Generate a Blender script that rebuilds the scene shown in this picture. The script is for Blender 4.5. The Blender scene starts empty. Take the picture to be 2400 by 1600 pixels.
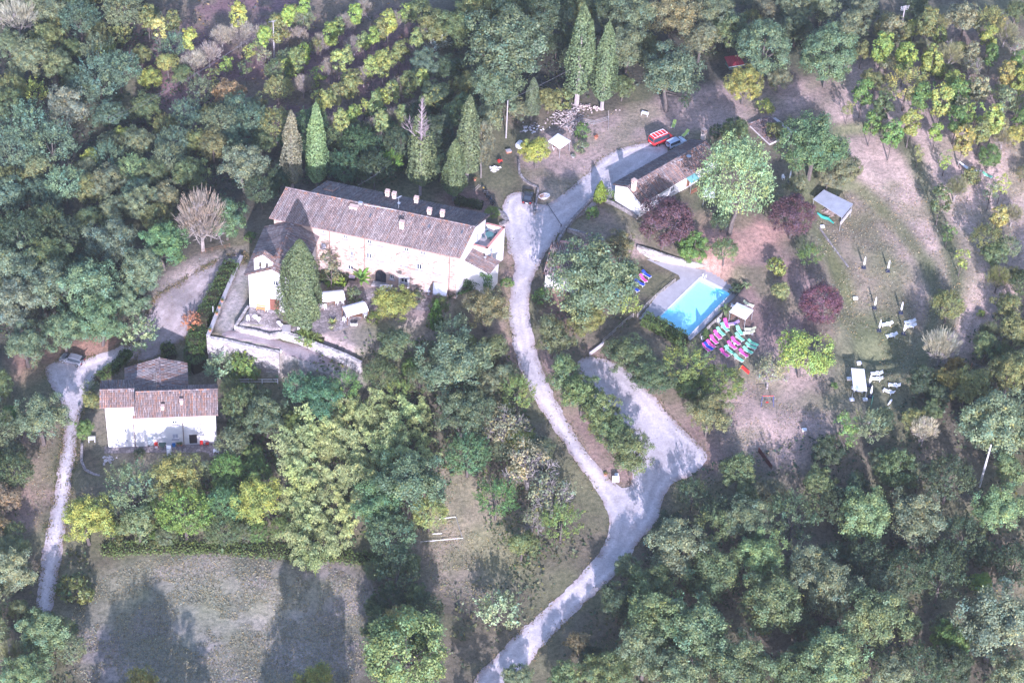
import bpy, math, random
import numpy as np
from mathutils import Vector, Matrix

SC = bpy.context.scene
COL = SC.collection
PI = math.pi
# ------------------------------------------------------------------ camera, world, sun, exposure
PITCH, ROLL, DIST = math.radians(42.0), math.radians(3.5), 385.0
FPX = 5500.0                                     # focal length in photo pixels (photo 2400 x 1600)
FWD = np.array((0, math.cos(PITCH), -math.sin(PITCH)))
UP0 = np.array((0, math.sin(PITCH), math.cos(PITCH)))
RT0 = np.array((1.0, 0, 0))
RT = math.cos(ROLL)*RT0 + math.sin(ROLL)*UP0
UP = -math.sin(ROLL)*RT0 + math.cos(ROLL)*UP0
CAM = -FWD*DIST
cam_data = bpy.data.cameras.new('camera')
cam = bpy.data.objects.new('camera', cam_data); COL.objects.link(cam)
cam_data.sensor_width = 36; cam_data.lens = 36*FPX/2400
cam_data.clip_start = 1; cam_data.clip_end = 6000
cam.matrix_world = Matrix(((RT[0], UP[0], -FWD[0], CAM[0]), (RT[1], UP[1], -FWD[1], CAM[1]),
                           (RT[2], UP[2], -FWD[2], CAM[2]), (0, 0, 0, 1)))
SC.camera = cam

SUN_EL, SUN_AZ = math.radians(21.0), math.radians(172.5)      # azimuth clockwise from +Y
world = bpy.data.worlds.new('World'); SC.world = world; world.use_nodes = True
wn = world.node_tree.nodes; wl = world.node_tree.links
for n in list(wn): wn.remove(n)
wo = wn.new('ShaderNodeOutputWorld'); wb = wn.new('ShaderNodeBackground'); ws = wn.new('ShaderNodeTexSky')
ws.sky_type = 'NISHITA'; ws.sun_disc = False; ws.sun_elevation = SUN_EL; ws.sun_rotation = SUN_AZ
ws.altitude = 400; ws.air_density = 1.0; ws.dust_density = 1.2; ws.ozone_density = 1.0
wb.inputs['Strength'].default_value = 0.15
wl.new(ws.outputs['Color'], wb.inputs['Color']); wl.new(wb.outputs[0], wo.inputs['Surface'])
sun_data = bpy.data.lights.new('sun', 'SUN'); sun_data.energy = 3.8; sun_data.angle = math.radians(0.53)
sun_data.color = (1.0, 0.91, 0.90)
sun = bpy.data.objects.new('sun', sun_data); COL.objects.link(sun)
_sd = Vector((math.sin(SUN_AZ)*math.cos(SUN_EL), math.cos(SUN_AZ)*math.cos(SUN_EL), math.sin(SUN_EL)))
sun.rotation_euler = (-_sd).to_track_quat('-Z', 'Y').to_euler()
sun.location = _sd*300
vs = SC.view_settings
vs.view_transform = 'Standard'; vs.look = 'None'; vs.gamma = 1.0; vs.exposure = 1.52; vs.use_curve_mapping = False
vs.use_white_balance = True; vs.white_balance_temperature = 5600; vs.white_balance_tint = 21      # the camera's own cool, lilac white balance
SC.render.engine = 'CYCLES'
SC.cycles.volume_bounces = 1; SC.cycles.volume_max_steps = 64; SC.cycles.max_bounces = 6; SC.cycles.transparent_max_bounces = 6
SC.cycles.caustics_reflective = False; SC.cycles.caustics_refractive = False
SC.cycles.use_denoising = True

# ------------------------------------------------------------------ survey: from the photo to the place
# windows of the photo that were measured: origin x, origin y, magnification
REG = dict(S=(0,0,1), D=(0,0,.98), A2=(600,230,3.92), A3=(560,480,4.9), A4=(860,480,5.2275), A5=(180,780,4.6125),
           A6=(1180,220,3.92), B1=(1400,580,4.704), B2=(1780,380,2.45), B3=(1600,0,2.936), B4=(1600,1000,2.614),
           B5=(800,1000,2.614), B6=(0,1000,2.614), B7=(0,500,3.137), B8=(800,0,2.936), C1=(0,0,3.92), C2=(1100,620,5.6),
           C3=(480,560,4.613), C4=(1200,800,3.92), C5=(1560,300,5.2275), C6=(640,840,3.92))
def uv(r, x, y):
    o = REG[r]; return o[0]+x/o[2], o[1]+y/o[2]
def ray(r, x, y):
    u, v = uv(r, x, y)
    d = FWD*FPX + RT*(u-1200) - UP*(v-800)
    return d/np.linalg.norm(d)
def flat(r, x, y, z=0.0):                        # point at the absolute height z
    d = ray(r, x, y); t = (z-CAM[2])/d[2]
    return CAM + d*t
def scale_at(p):                                 # photo pixels per metre at a point
    return FPX/float(np.dot(np.asarray(p)-CAM, FWD))

def sdf(poly, X, Y):                             # signed distance to a polygon, negative inside
    n = len(poly); d = np.full(X.shape, 1e18); inside = np.zeros(X.shape, bool)
    for i in range(n):
        ax, ay = poly[i][0], poly[i][1]; bx, by = poly[(i+1) % n][0], poly[(i+1) % n][1]
        ex, ey = bx-ax, by-ay; wx, wy = X-ax, Y-ay
        t = np.clip((wx*ex+wy*ey)/(ex*ex+ey*ey+1e-12), 0, 1)
        d = np.minimum(d, (wx-ex*t)**2+(wy-ey*t)**2)
        c = ((ay <= Y) & (by > Y)) | ((by <= Y) & (ay > Y))
        with np.errstate(divide='ignore', invalid='ignore'):
            xi = ax+(Y-ay)/(by-ay+1e-18)*ex
        inside ^= c & (X < xi)
    d = np.sqrt(d)
    return np.where(inside, -d, d)
def smooth_poly(pts, it=2):                      # Chaikin corner cutting
    p = [np.array(q[:2], float) for q in pts]
    for _ in range(it):
        q = []
        for i in range(len(p)):
            a, b = p[i], p[(i+1) % len(p)]
            q += [a*.75+b*.25, a*.25+b*.75]
        p = q
    return p

def vnoise(X, Y, s, seed):                       # smooth value noise
    rs = np.random.RandomState(seed); G = rs.rand(256, 256)
    x = X/s; y = Y/s; xi = np.floor(x).astype(int); yi = np.floor(y).astype(int)
    fx = x-xi; fy = y-yi; fx = fx*fx*(3-2*fx); fy = fy*fy*(3-2*fy)
    g = lambda a, b: G[a % 256, b % 256]
    return (g(xi, yi)*(1-fx)+g(xi+1, yi)*fx)*(1-fy)+(g(xi, yi+1)*(1-fx)+g(xi+1, yi+1)*fx)*fy
def fbm(X, Y, s, seed, o=3):
    r = 0; a = 1; t = 0
    for k in range(o):
        r = r+a*vnoise(X, Y, s/2**k, seed+k); t += a; a *= .55
    return r/t

# ------------------------------------------------------------------ terrain
CTRL = [(1250,450,0),(1500,350,0),(1700,250,.3),(1220,560,0),(1225,640,-.5),(1230,700,-1),(1250,850,-2.4),(1350,1050,-4),(1470,1200,-5),
  (1400,1300,-6),(1250,1450,-7),(1150,1570,-8),(1400,880,-3),(1550,1050,-4.4),(1630,720,-3),(1700,800,-3),(1520,650,-2.6),(1450,510,-.3),(1330,480,-.2),
  (1600,470,0),(1700,560,-.5),(1800,620,-1.5),(1950,560,-1),(2000,760,-2),(2060,900,-4),(2200,300,1),(2380,100,2),(1900,230,.6),
  (1800,340,0),(2000,1300,-9),(1700,1450,-9),(2380,1560,-12),(2300,900,-5),(2350,600,-2),(1800,950,-4.5),(1780,1080,-5.5),(1600,1280,-7),
  (400,1400,-9),(700,1500,-9.5),(1050,1350,-8),(300,1290,-8.6),(700,1290,-8.6),(850,1050,-6),(950,950,-4),(1100,900,-3),(1150,750,-1.3),
  (1150,1050,-5),(1250,1200,-6),(380,1050,-7),(250,1080,-7),(520,1050,-7),(360,860,-6.7),(440,900,-6.7),(580,900,-6.6),(660,900,-6),(180,950,-7),(130,1200,-8),
  (100,1400,-9.5),(150,880,-6.7),(300,800,-5.5),(420,690,-3.5),(500,640,-2.2),(560,600,-1.4),(600,560,-.8),(100,500,-7),(300,300,-6),(50,100,-7),(500,150,-4),
  (600,400,-2),(800,200,-3),(1000,100,-2),(1200,200,0),(1000,400,-.8),(900,440,0),(760,430,-1),(700,500,0),(1130,470,0),(1600,60,0),(2000,30,2),
  (480,540,-2.5),(250,650,-6),(30,800,-7.5),(20,1000,-8),(820,790,-1.2),(900,780,-.8),(700,730,0),(1000,720,0),(1080,760,-.6)]
CP = np.array([flat('S', u, v, z) for u, v, z in CTRL])
def base_height(X, Y):
    num = np.zeros(X.shape); den = np.zeros(X.shape)+1e-12
    for p in CP:
        w = 1.0/(((X-p[0])**2+(Y-p[1])**2)/81.0+0.12)**1.6
        num += w*p[2]; den += w
    return num/den
PL = {}
PL['patio'] = [flat('C3', *q, 0) for q in ((470,690),(320,945),(385,962),(700,1040),(826,1012),(1010,1085),(1180,1150),(1384,1205))] + \
              [flat('S', *q, 0) for q in ((850,846),(905,760),(1000,745),(1062,725),(1190,640),(1150,560),(1000,480),(740,470),(610,560))]
PL['lane'] = [flat('C3', *q, -1.2) for q in ((400,185),(30,1050),(800,1215),(960,1330),(1180,1440))] + [flat('S', *q, -2.2) for q in ((790,880),(868,872),(846,850),(780,820))] + \
             [flat('C3', *q, -.5) for q in ((826,1012),(320,945),(470,690),(500,250))]
PL['pool'] = [flat('S', *q, -3) for q in ((1500,602),(1655,628),(1690,645),(1744,684),(1618,799),(1493,749),(1538,690))]
PL['yard'] = [flat('A5', *q, -7) for q in ((300,1290),(300,900),(560,300),(900,180),(1230,320),(1600,760),(1600,1350))]
xs = np.concatenate((-np.geomspace(1500, 118, 14), np.arange(-112, 112.01, .6), np.geomspace(118, 1500, 14)))
ys = np.concatenate((-np.geomspace(1500, 92, 16), np.arange(-88, 124.01, .6), np.geomspace(130, 1500, 14)))
GX, GY = np.meshgrid(xs, ys)
def plateau(H, poly, z, soft):
    d = sdf(poly, GX, GY); t = np.clip(.5-d/soft, 0, 1); t = t*t*(3-2*t)
    return H*(1-t)+z*t
H = base_height(np.clip(GX, -150, 150), np.clip(GY, -130, 160))
H += (fbm(GX, GY, 14, 5)-.5)*.7
x_l, x_r = flat('C3', 30, 1050, -1)[0], flat('S', 846, 866, -2.2)[0]
lane_z = -1.0-1.5*np.clip((GX-x_l-10)/(x_r-x_l-10), 0, 1)
BANK = [[flat('B2', *q, -1.5) for q in c] for c in (((300,330),(420,150),(540,130),(660,235),(770,335),(900,480),(1000,620),(1030,760),(990,920),(880,1060),(700,1100),(520,1060),(470,760)),
   ((300,-100),(700,-150),(850,0),(950,190),(1040,370),(1115,560),(1135,760),(1060,1000),(900,1130),(600,1200),(200,900)))]
for b_, hh_ in zip(BANK, (1.3, 1.1)):
    t_ = np.clip(.5+sdf(smooth_poly(b_, 2), GX, GY)/2.4, 0, 1); H += hh_*(t_*t_*(3-2*t_)-.5)*np.clip((GX-30)/8, 0, 1)
H = plateau(H, PL['patio'], 0.0, 1.2)
H = plateau(H, PL['lane'], lane_z, .5)
H = plateau(H, PL['pool'], -3.0, .8)
H = plateau(H, PL['yard'], -7.0, 3)
def hz(x, y):
    i = int(np.searchsorted(xs, x))-1; j = int(np.searchsorted(ys, y))-1
    i = min(max(i, 0), len(xs)-2); j = min(max(j, 0), len(ys)-2)
    fx = (x-xs[i])/(xs[i+1]-xs[i]); fy = (y-ys[j])/(ys[j+1]-ys[j])
    return float((H[j, i]*(1-fx)+H[j, i+1]*fx)*(1-fy)+(H[j+1, i]*(1-fx)+H[j+1, i+1]*fx)*fy)
def at(r, x, y, dz=0.0):                         # point of the terrain (or dz above it) seen there
    d = ray(r, x, y); f = lambda t: (CAM+d*t)[2]-hz((CAM+d*t)[0], (CAM+d*t)[1])-dz
    t0 = (14+dz-CAM[2])/d[2]; t1 = t0; step = .5
    for _ in range(150):
        t1 = t0+step
        if f(t1) < 0: break
        t0 = t1
    for _ in range(16):
        m = (t0+t1)/2
        if f(m) < 0: t1 = m
        else: t0 = m
    return CAM+d*t1

# ------------------------------------------------------------------ object helpers
def V3(p): return np.asarray(p, float)
class MB:                                        # collects shapes into one mesh
    def __init__(s): s.v = []; s.f = []; s.c = []
    def poly(s, pts, c=(1,1,1)):
        k = len(s.v); s.v += [tuple(p) for p in pts]; s.c += [c]*len(pts); s.f.append(tuple(range(k, k+len(pts)))); return s
    def box(s, c, size, rz=0, col=(1,1,1), taper=1.0, rx=0, ry=0):
        x, y, z = size[0]/2, size[1]/2, size[2]/2; k = len(s.v)
        M = Matrix.Rotation(rz, 3, 'Z') @ Matrix.Rotation(ry, 3, 'Y') @ Matrix.Rotation(rx, 3, 'X')
        for a, b, d in ((-1,-1,-1),(1,-1,-1),(1,1,-1),(-1,1,-1),(-1,-1,1),(1,-1,1),(1,1,1),(-1,1,1)):
            t = taper if d > 0 else 1
            q = M @ Vector((a*x*t, b*y*t, d*z)); s.v.append((q.x+c[0], q.y+c[1], q.z+c[2])); s.c.append(col)
        for f in ((0,3,2,1),(4,5,6,7),(0,1,5,4),(1,2,6,5),(2,3,7,6),(3,0,4,7)): s.f.append(tuple(k+i for i in f))
        return s
    def prism(s, pts, z0, z1, col=(1,1,1)):      # pts: plan outline, counter-clockwise
        n = len(pts); k = len(s.v)
        area = sum(pts[i][0]*pts[(i+1) % n][1]-pts[(i+1) % n][0]*pts[i][1] for i in range(n))
        if area < 0: pts = pts[::-1]
        for z in (z0, z1):
            for p in pts: s.v.append((p[0], p[1], z)); s.c.append(col)
        s.f.append(tuple(k+i for i in range(n))[::-1]); s.f.append(tuple(k+n+i for i in range(n)))
        for i in range(n): s.f.append((k+i, k+(i+1) % n, k+n+(i+1) % n, k+n+i))
        return s
    def slab(s, pts, th, col=(1,1,1)):           # a plane polygon given thickness downwards
        n = len(pts); k = len(s.v); nn = np.cross(V3(pts[1])-V3(pts[0]), V3(pts[2])-V3(pts[0]))
        if nn[2] < 0: pts = pts[::-1]
        for p in pts: s.v.append(tuple(p)); s.c.append(col)
        for p in pts: s.v.append((p[0], p[1], p[2]-th)); s.c.append(col)
        s.f.append(tuple(k+i for i in range(n))); s.f.append(tuple(k+n+i for i in range(n))[::-1])
        for i in range(n): s.f.append((k+(i+1) % n, k+i, k+n+i, k+n+(i+1) % n))
        return s
    def tube(s, pts, r, n=6, col=(1,1,1), cap=True):
        pts = [V3(p) for p in pts]; rr = r if hasattr(r, '__len__') else [r]*len(pts); k = len(s.v)
        for i, p in enumerate(pts):
            d = pts[min(i+1, len(pts)-1)]-pts[max(i-1, 0)]; d = d/(np.linalg.norm(d)+1e-9)
            a = np.cross(d, (0,0,1) if abs(d[2]) < .9 else (1,0,0)); a /= np.linalg.norm(a); b = np.cross(d, a)
            for j in range(n):
                q = p+(a*math.cos(2*PI*j/n)+b*math.sin(2*PI*j/n))*rr[i]; s.v.append(tuple(q)); s.c.append(col)
        for i in range(len(pts)-1):
            for j in range(n):
                s.f.append((k+i*n+j, k+i*n+(j+1) % n, k+(i+1)*n+(j+1) % n, k+(i+1)*n+j))
        if cap:
            s.f.append(tuple(k+j for j in range(n))[::-1]); s.f.append(tuple(k+(len(pts)-1)*n+j for j in range(n)))
        return s
    def lathe(s, c, prof, n=10, col=(1,1,1), sx=1, sy=1):
        k = len(s.v)
        for r, z in prof:
            for j in range(n): s.v.append((c[0]+r*sx*math.cos(2*PI*j/n), c[1]+r*sy*math.sin(2*PI*j/n), c[2]+z)); s.c.append(col)
        for i in range(len(prof)-1):
            for j in range(n): s.f.append((k+i*n+j, k+i*n+(j+1) % n, k+(i+1)*n+(j+1) % n, k+(i+1)*n+j))
        s.f.append(tuple(k+j for j in range(n))[::-1]); s.f.append(tuple(k+(len(prof)-1)*n+j for j in range(n)))
        return s
    def build(s, name, mat, parent=None, smooth=False, bevel=0):
        o0 = np.array(parent.get('_o', (0,0,0))) if parent is not None else None
        v = s.v
        if parent is not None and parent.get('_w'): v = [(a[0]-o0[0], a[1]-o0[1], a[2]-o0[2]) for a in v]
        me = bpy.data.meshes.new(name); me.from_pydata(v, [], s.f)
        at_ = me.color_attributes.new('tint', 'FLOAT_COLOR', 'POINT')
        at_.data.foreach_set('color', np.array([(c[0], c[1], c[2], 1) for c in s.c], 'f').ravel())
        me.materials.append(mat)
        if smooth: me.polygons.foreach_set('use_smooth', [True]*len(me.polygons))
        me.update()
        o = bpy.data.objects.new(name, me); COL.objects.link(o)
        if parent is not None:
            o.parent = parent
            if parent.get('_w') and parent.type == 'MESH': pass
        if bevel:
            b = o.modifiers.new('bevel', 'BEVEL'); b.width = bevel; b.segments = 2; b.limit_method = 'ANGLE'
        return o

def tag(o, label=None, cat=None, group=None, kind=None):
    if label: o['label'] = label
    if cat: o['category'] = cat
    if group: o['group'] = group
    if kind: o['kind'] = kind
    return o
def thing(name, label, cat, loc, rz=0, group=None, world=False):
    o = bpy.data.objects.new(name, None); COL.objects.link(o); o.empty_display_size = .3
    o.location = tuple(float(a) for a in loc); o.rotation_euler = (0, 0, rz)
    if world: o['_w'] = 1; o['_o'] = [float(a) for a in loc]
    return tag(o, label, cat, group)
def sub(part, root):                             # lets a child of a part be built in the root's frame
    if root.get('_w'): part['_w'] = 1; part['_o'] = list(root['_o'])
    return part
def copy_tree(o, parent=None):
    c = o.copy(); COL.objects.link(c); c.parent = parent
    for ch in list(o.children): copy_tree(ch, c)
    return c
def finish():
    for o in SC.objects:
        for k in ('_w', '_o'):
            if k in o: del o[k]
# ------------------------------------------------------------------ materials
def new_mat(name):
    m = bpy.data.materials.new(name); m.use_nodes = True
    nt = m.node_tree
    for n in list(nt.nodes): nt.nodes.remove(n)
    out = nt.nodes.new('ShaderNodeOutputMaterial')
    return m, nt, out
def mixc(nt, mode, fac, a, b):
    n = nt.nodes.new('ShaderNodeMix'); n.data_type = 'RGBA'; n.blend_type = mode
    for i, val in ((0, fac), (6, a), (7, b)):
        if hasattr(val, 'is_output') or hasattr(val, 'links'): nt.links.new(val, n.inputs[i])
        else:
            n.inputs[i].default_value = val if i == 0 else (*val[:3], 1)
    return n.outputs[2]
def noise(nt, scale, detail=3, vec=None, rough=.55):
    n = nt.nodes.new('ShaderNodeTexNoise'); n.inputs['Scale'].default_value = scale; n.inputs['Detail'].default_value = detail
    n.inputs['Roughness'].default_value = rough
    if vec is None:
        g = nt.nodes.new('ShaderNodeNewGeometry'); vec = g.outputs['Position']
    nt.links.new(vec, n.inputs['Vector']); return n.outputs['Fac']
def ramp(nt, fac, stops):
    r = nt.nodes.new('ShaderNodeValToRGB'); e = r.color_ramp.elements
    while len(e) < len(stops): e.new(.5)
    for i, (p, c) in enumerate(stops):
        e[i].position = p; e[i].color = (*c[:3], 1) if hasattr(c, '__len__') else (c, c, c, 1)
    nt.links.new(fac, r.inputs[0]); return r.outputs[0]
def attr(nt, name):
    a = nt.nodes.new('ShaderNodeAttribute'); a.attribute_name = name; return a.outputs['Color']
def objcol(nt):
    return nt.nodes.new('ShaderNodeObjectInfo').outputs['Color']
def bsdf(nt, out, col, rough=.8, spec=.3, metal=0, bump=None, bstr=.3, bdist=.05, coat=0):
    b = nt.nodes.new('ShaderNodeBsdfPrincipled')
    if hasattr(col, 'links'): nt.links.new(col, b.inputs['Base Color'])
    else: b.inputs['Base Color'].default_value = (*col[:3], 1)
    b.inputs['Roughness'].default_value = rough; b.inputs['Specular IOR Level'].default_value = spec
    b.inputs['Metallic'].default_value = metal; b.inputs['Coat Weight'].default_value = coat
    if bump is not None:
        bn = nt.nodes.new('ShaderNodeBump'); bn.inputs['Strength'].default_value = bstr; bn.inputs['Distance'].default_value = bdist
        nt.links.new(bump, bn.inputs['Height']); nt.links.new(bn.outputs[0], b.inputs['Normal'])
    nt.links.new(b.outputs[0], out.inputs['Surface']); return b
MATS = {}
def M(name, col=(.5,.5,.5), var=.18, scale=1.5, rough=.8, spec=.3, metal=0, tint=True, ob=False, bstr=.25, coat=0):
    if name in MATS: return MATS[name]
    m, nt, out = new_mat(name)
    n1 = noise(nt, scale, 4); n2 = noise(nt, scale*7, 2)
    c = mixc(nt, 'MULTIPLY', 1.0, col, ramp(nt, n1, ((.25, 1-var), (.75, 1+var*.6))))
    c = mixc(nt, 'MULTIPLY', 1.0, c, ramp(nt, n2, ((.3, 1-var*.6), (.7, 1+var*.35))))
    if tint: c = mixc(nt, 'MULTIPLY', 1.0, c, attr(nt, 'tint'))
    if ob: c = mixc(nt, 'MULTIPLY', 1.0, c, objcol(nt))
    bsdf(nt, out, c, rough, spec, metal, n2 if bstr else None, bstr, .02, coat)
    MATS[name] = m; return m

# leaves: colour of the object, times the colour of the single leaf
def leaf_mat():
    m, nt, out = new_mat('leaves')
    c = mixc(nt, 'MULTIPLY', 1.0, objcol(nt), attr(nt, 'tint'))
    g = nt.nodes.new('ShaderNodeNewGeometry')
    n1 = noise(nt, .45, 3, g.outputs['Position'])
    c = mixc(nt, 'MULTIPLY', 1.0, c, ramp(nt, n1, ((.3, (.82, .89, .74)), (.7, (1.2, 1.22, .86)))))
    b = nt.nodes.new('ShaderNodeBsdfPrincipled'); nt.links.new(c, b.inputs['Base Color'])
    b.inputs['Roughness'].default_value = .55; b.inputs['Specular IOR Level'].default_value = .35
    t = nt.nodes.new('ShaderNodeBsdfTranslucent'); nt.links.new(mixc(nt, 'MULTIPLY', 1.0, c, (1.15, 1.2, .6)), t.inputs['Color'])
    mx = nt.nodes.new('ShaderNodeMixShader'); mx.inputs[0].default_value = .22
    nt.links.new(b.outputs[0], mx.inputs[1]); nt.links.new(t.outputs[0], mx.inputs[2]); nt.links.new(mx.outputs[0], out.inputs['Surface'])
    return m
LEAF = leaf_mat()
BARK = M('bark', (1,1,1), .3, 3, .9, .15, ob=True)
def ground_mat():
    m, nt, out = new_mat('ground_soil_and_grass')
    a = attr(nt, 'tint')
    n1 = noise(nt, .22, 5); n2 = noise(nt, 1.6, 4, rough=.65); n3 = noise(nt, 7, 3, rough=.7)
    c = mixc(nt, 'MULTIPLY', 1.0, a, ramp(nt, n1, ((.3, (.78, .8, .8)), (.7, (1.18, 1.14, 1.14)))))
    c = mixc(nt, 'MULTIPLY', 1.0, c, ramp(nt, n2, ((.3, (.62, .64, .6)), (.5, (1, 1, 1)), (.72, (1.4, 1.33, 1.3)))))
    c = mixc(nt, 'MULTIPLY', 1.0, c, ramp(nt, n3, ((.32, .66), (.68, 1.3))))
    h = mixc(nt, 'ADD', .5, n2, n3)
    bsdf(nt, out, c, .95, .1, 0, h, .7, .12); return m
def road_mat(name, c1, c2):
    m, nt, out = new_mat(name)
    a = attr(nt, 'tint')
    n1 = noise(nt, .5, 6, rough=.7); n2 = noise(nt, 3, 5, rough=.75)
    c = mixc(nt, 'MIX', ramp(nt, n1, ((.35, 0), (.65, 1))), c1, c2)
    c = mixc(nt, 'MULTIPLY', 1.0, c, a)
    c = mixc(nt, 'MULTIPLY', 1.0, c, ramp(nt, n2, ((.3, .74), (.7, 1.16))))
    bsdf(nt, out, c, .9, .15, 0, n2, .6, .05); return m
def stone_mat(name, c1, c2, mortar, scale, sz=1.6):
    m, nt, out = new_mat(name)
    g = nt.nodes.new('ShaderNodeNewGeometry'); mp = nt.nodes.new('ShaderNodeMapping'); mp.inputs['Scale'].default_value = (1, 1, sz)
    nt.links.new(g.outputs['Position'], mp.inputs['Vector'])
    v = nt.nodes.new('ShaderNodeTexVoronoi'); v.inputs['Scale'].default_value = scale; nt.links.new(mp.outputs[0], v.inputs['Vector'])
    e = nt.nodes.new('ShaderNodeTexVoronoi'); e.feature = 'DISTANCE_TO_EDGE'; e.inputs['Scale'].default_value = scale; nt.links.new(mp.outputs[0], e.inputs['Vector'])
    sep = nt.nodes.new('ShaderNodeSeparateColor'); nt.links.new(v.outputs['Color'], sep.inputs[0])
    c = ramp(nt, sep.outputs[0], ((.0, c1), (.55, c2), (1, tuple(min(1, x*1.25) for x in c2))))
    ed = ramp(nt, e.outputs['Distance'], ((.02, 0), (.09, 1)))
    c = mixc(nt, 'MIX', ed, mortar, c)
    n1 = noise(nt, .5, 4); c = mixc(nt, 'MULTIPLY', 1.0, c, ramp(nt, n1, ((.3, .72), (.7, 1.1))))
    bsdf(nt, out, c, .9, .15, 0, ed, .5, .04); return m
def facade_mat():
    m, nt, out = new_mat('convent_plaster_and_stone')
    g = nt.nodes.new('ShaderNodeNewGeometry'); mp = nt.nodes.new('ShaderNodeMapping'); mp.inputs['Scale'].default_value = (1, 1, 1.7)
    nt.links.new(g.outputs['Position'], mp.inputs['Vector'])
    v = nt.nodes.new('ShaderNodeTexVoronoi'); v.inputs['Scale'].default_value = 2.6; nt.links.new(mp.outputs[0], v.inputs['Vector'])
    sep = nt.nodes.new('ShaderNodeSeparateColor'); nt.links.new(v.outputs['Color'], sep.inputs[0])
    st = ramp(nt, sep.outputs[0], ((0, (.40, .27, .21)), (.3, (.60, .46, .38)), (.7, (.68, .58, .50)), (1, (.5, .42, .38))))
    pl = ramp(nt, noise(nt, .8, 4), ((.3, (.66, .47, .37)), (.7, (.76, .62, .53))))
    st = mixc(nt, 'MULTIPLY', 1.0, st, (.60,.60,.60)); pl = mixc(nt, 'MULTIPLY', 1.0, pl, (.62,.60,.60))
    mk = ramp(nt, noise(nt, .28, 5, rough=.65), ((.44, 0), (.54, 1)))
    c = mixc(nt, 'MIX', mk, pl, st)
    c = mixc(nt, 'MULTIPLY', 1.0, c, ramp(nt, noise(nt, 5, 3), ((.3, .85), (.7, 1.08))))
    bsdf(nt, out, c, .9, .15, 0, sep.outputs[0], .25, .03); return m
def tile_mat():
    m, nt, out = new_mat('roof_tiles')
    a = attr(nt, 'tint'); n1 = noise(nt, .55, 4); n2 = noise(nt, 5, 3)
    c = mixc(nt, 'MULTIPLY', 1.0, a, ramp(nt, n1, ((.3, (.8, .8, .84)), (.7, (1.18, 1.1, 1.06)))))
    c = mixc(nt, 'MULTIPLY', 1.0, c, ramp(nt, n2, ((.3, .85), (.7, 1.12))))
    bsdf(nt, out, c, .9, .15); return m
def water_mat():
    m, nt, out = new_mat('pool_water')
    t = nt.nodes.new('ShaderNodeBsdfTransparent'); t.inputs[0].default_value = (.93, .99, 1, 1)
    g = nt.nodes.new('ShaderNodeBsdfGlossy'); g.inputs['Roughness'].default_value = .04
    f = nt.nodes.new('ShaderNodeFresnel'); f.inputs[0].default_value = 1.33; gq = nt.nodes.new('ShaderNodeNewGeometry'); sw = nt.nodes.new('ShaderNodeMath'); sw.operation = 'SUBTRACT'; sw.inputs[0].default_value = 1.0; nt.links.new(gq.outputs['Backfacing'], sw.inputs[1]); fm = nt.nodes.new('ShaderNodeMath'); fm.operation = 'MULTIPLY'; nt.links.new(f.outputs[0], fm.inputs[0]); nt.links.new(sw.outputs[0], fm.inputs[1])
    n = noise(nt, 1.2, 2); b = nt.nodes.new('ShaderNodeBump'); b.inputs['Strength'].default_value = .02; nt.links.new(n, b.inputs['Height'])
    nt.links.new(b.outputs[0], g.inputs['Normal']); nt.links.new(b.outputs[0], f.inputs['Normal'])
    mx = nt.nodes.new('ShaderNodeMixShader'); nt.links.new(fm.outputs[0], mx.inputs[0]); nt.links.new(t.outputs[0], mx.inputs[1]); nt.links.new(g.outputs[0], mx.inputs[2])
    nt.links.new(mx.outputs[0], out.inputs['Surface']); return m
GROUND = ground_mat(); GRAVEL = road_mat('gravel', (.42, .37, .365), (.53, .475, .47)); TILE = tile_mat(); FACADE = facade_mat(); WATER = water_mat()
RUBBLE = stone_mat('rubble_stone', (.27, .24, .225), (.46, .42, .395), (.24, .215, .205), 1.5)
COBBLE = stone_mat('cobble_paving', (.21, .175, .17), (.32, .275, .265), (.16, .14, .135), 1.6, 1)
PLASTER = M('white_plaster', (.66, .63, .62), .07, .6, .9, .15, bstr=.1)
OLDPLASTER = M('grey_plaster', (.55, .50, .50), .2, .8, .9, .15)
COTTO = M('terracotta', (.48, .20, .13), .3, 2, .85, .2)
WHITE = M('white_plastic', (.80, .80, .82), .05, 2, .45, .4, bstr=0)
CLOTH = M('white_canvas', (.80, .79, .80), .06, 1, .85, .1, bstr=.05)
FABRIC = M('mesh_fabric', (1, 1, 1), .08, 3, .8, .15, bstr=.1)
STEEL = M('grey_metal', (.45, .46, .48), .12, 2, .45, .5, .6, bstr=0)
PAINT = M('car_paint', (1, 1, 1), .03, 2, .25, .5, ob=True, bstr=0, coat=.6)
DARK = M('dark_trim', (.03, .03, .035), .15, 3, .5, .4, bstr=0)
RUBBER = M('rubber', (.025, .025, .025), .2, 3, .85, .2, bstr=0)
GLASS = M('dark_glass', (.035, .045, .06), .1, 2, .12, .6, bstr=0)
WOOD = M('brown_wood', (.20, .10, .06), .3, 4, .75, .25)
PALEWOOD = M('weathered_wood', (.36, .32, .29), .3, 4, .85, .2)
CONC = M('concrete', (.36, .335, .335), .2, 1.2, .9, .2)
LEADPIPE = M('copper_pipe', (.20, .12, .10), .2, 3, .6, .4)
LIGHTRED = M('tail_light', (.45, .02, .02), .05, 3, .3, .5, bstr=0)

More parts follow.
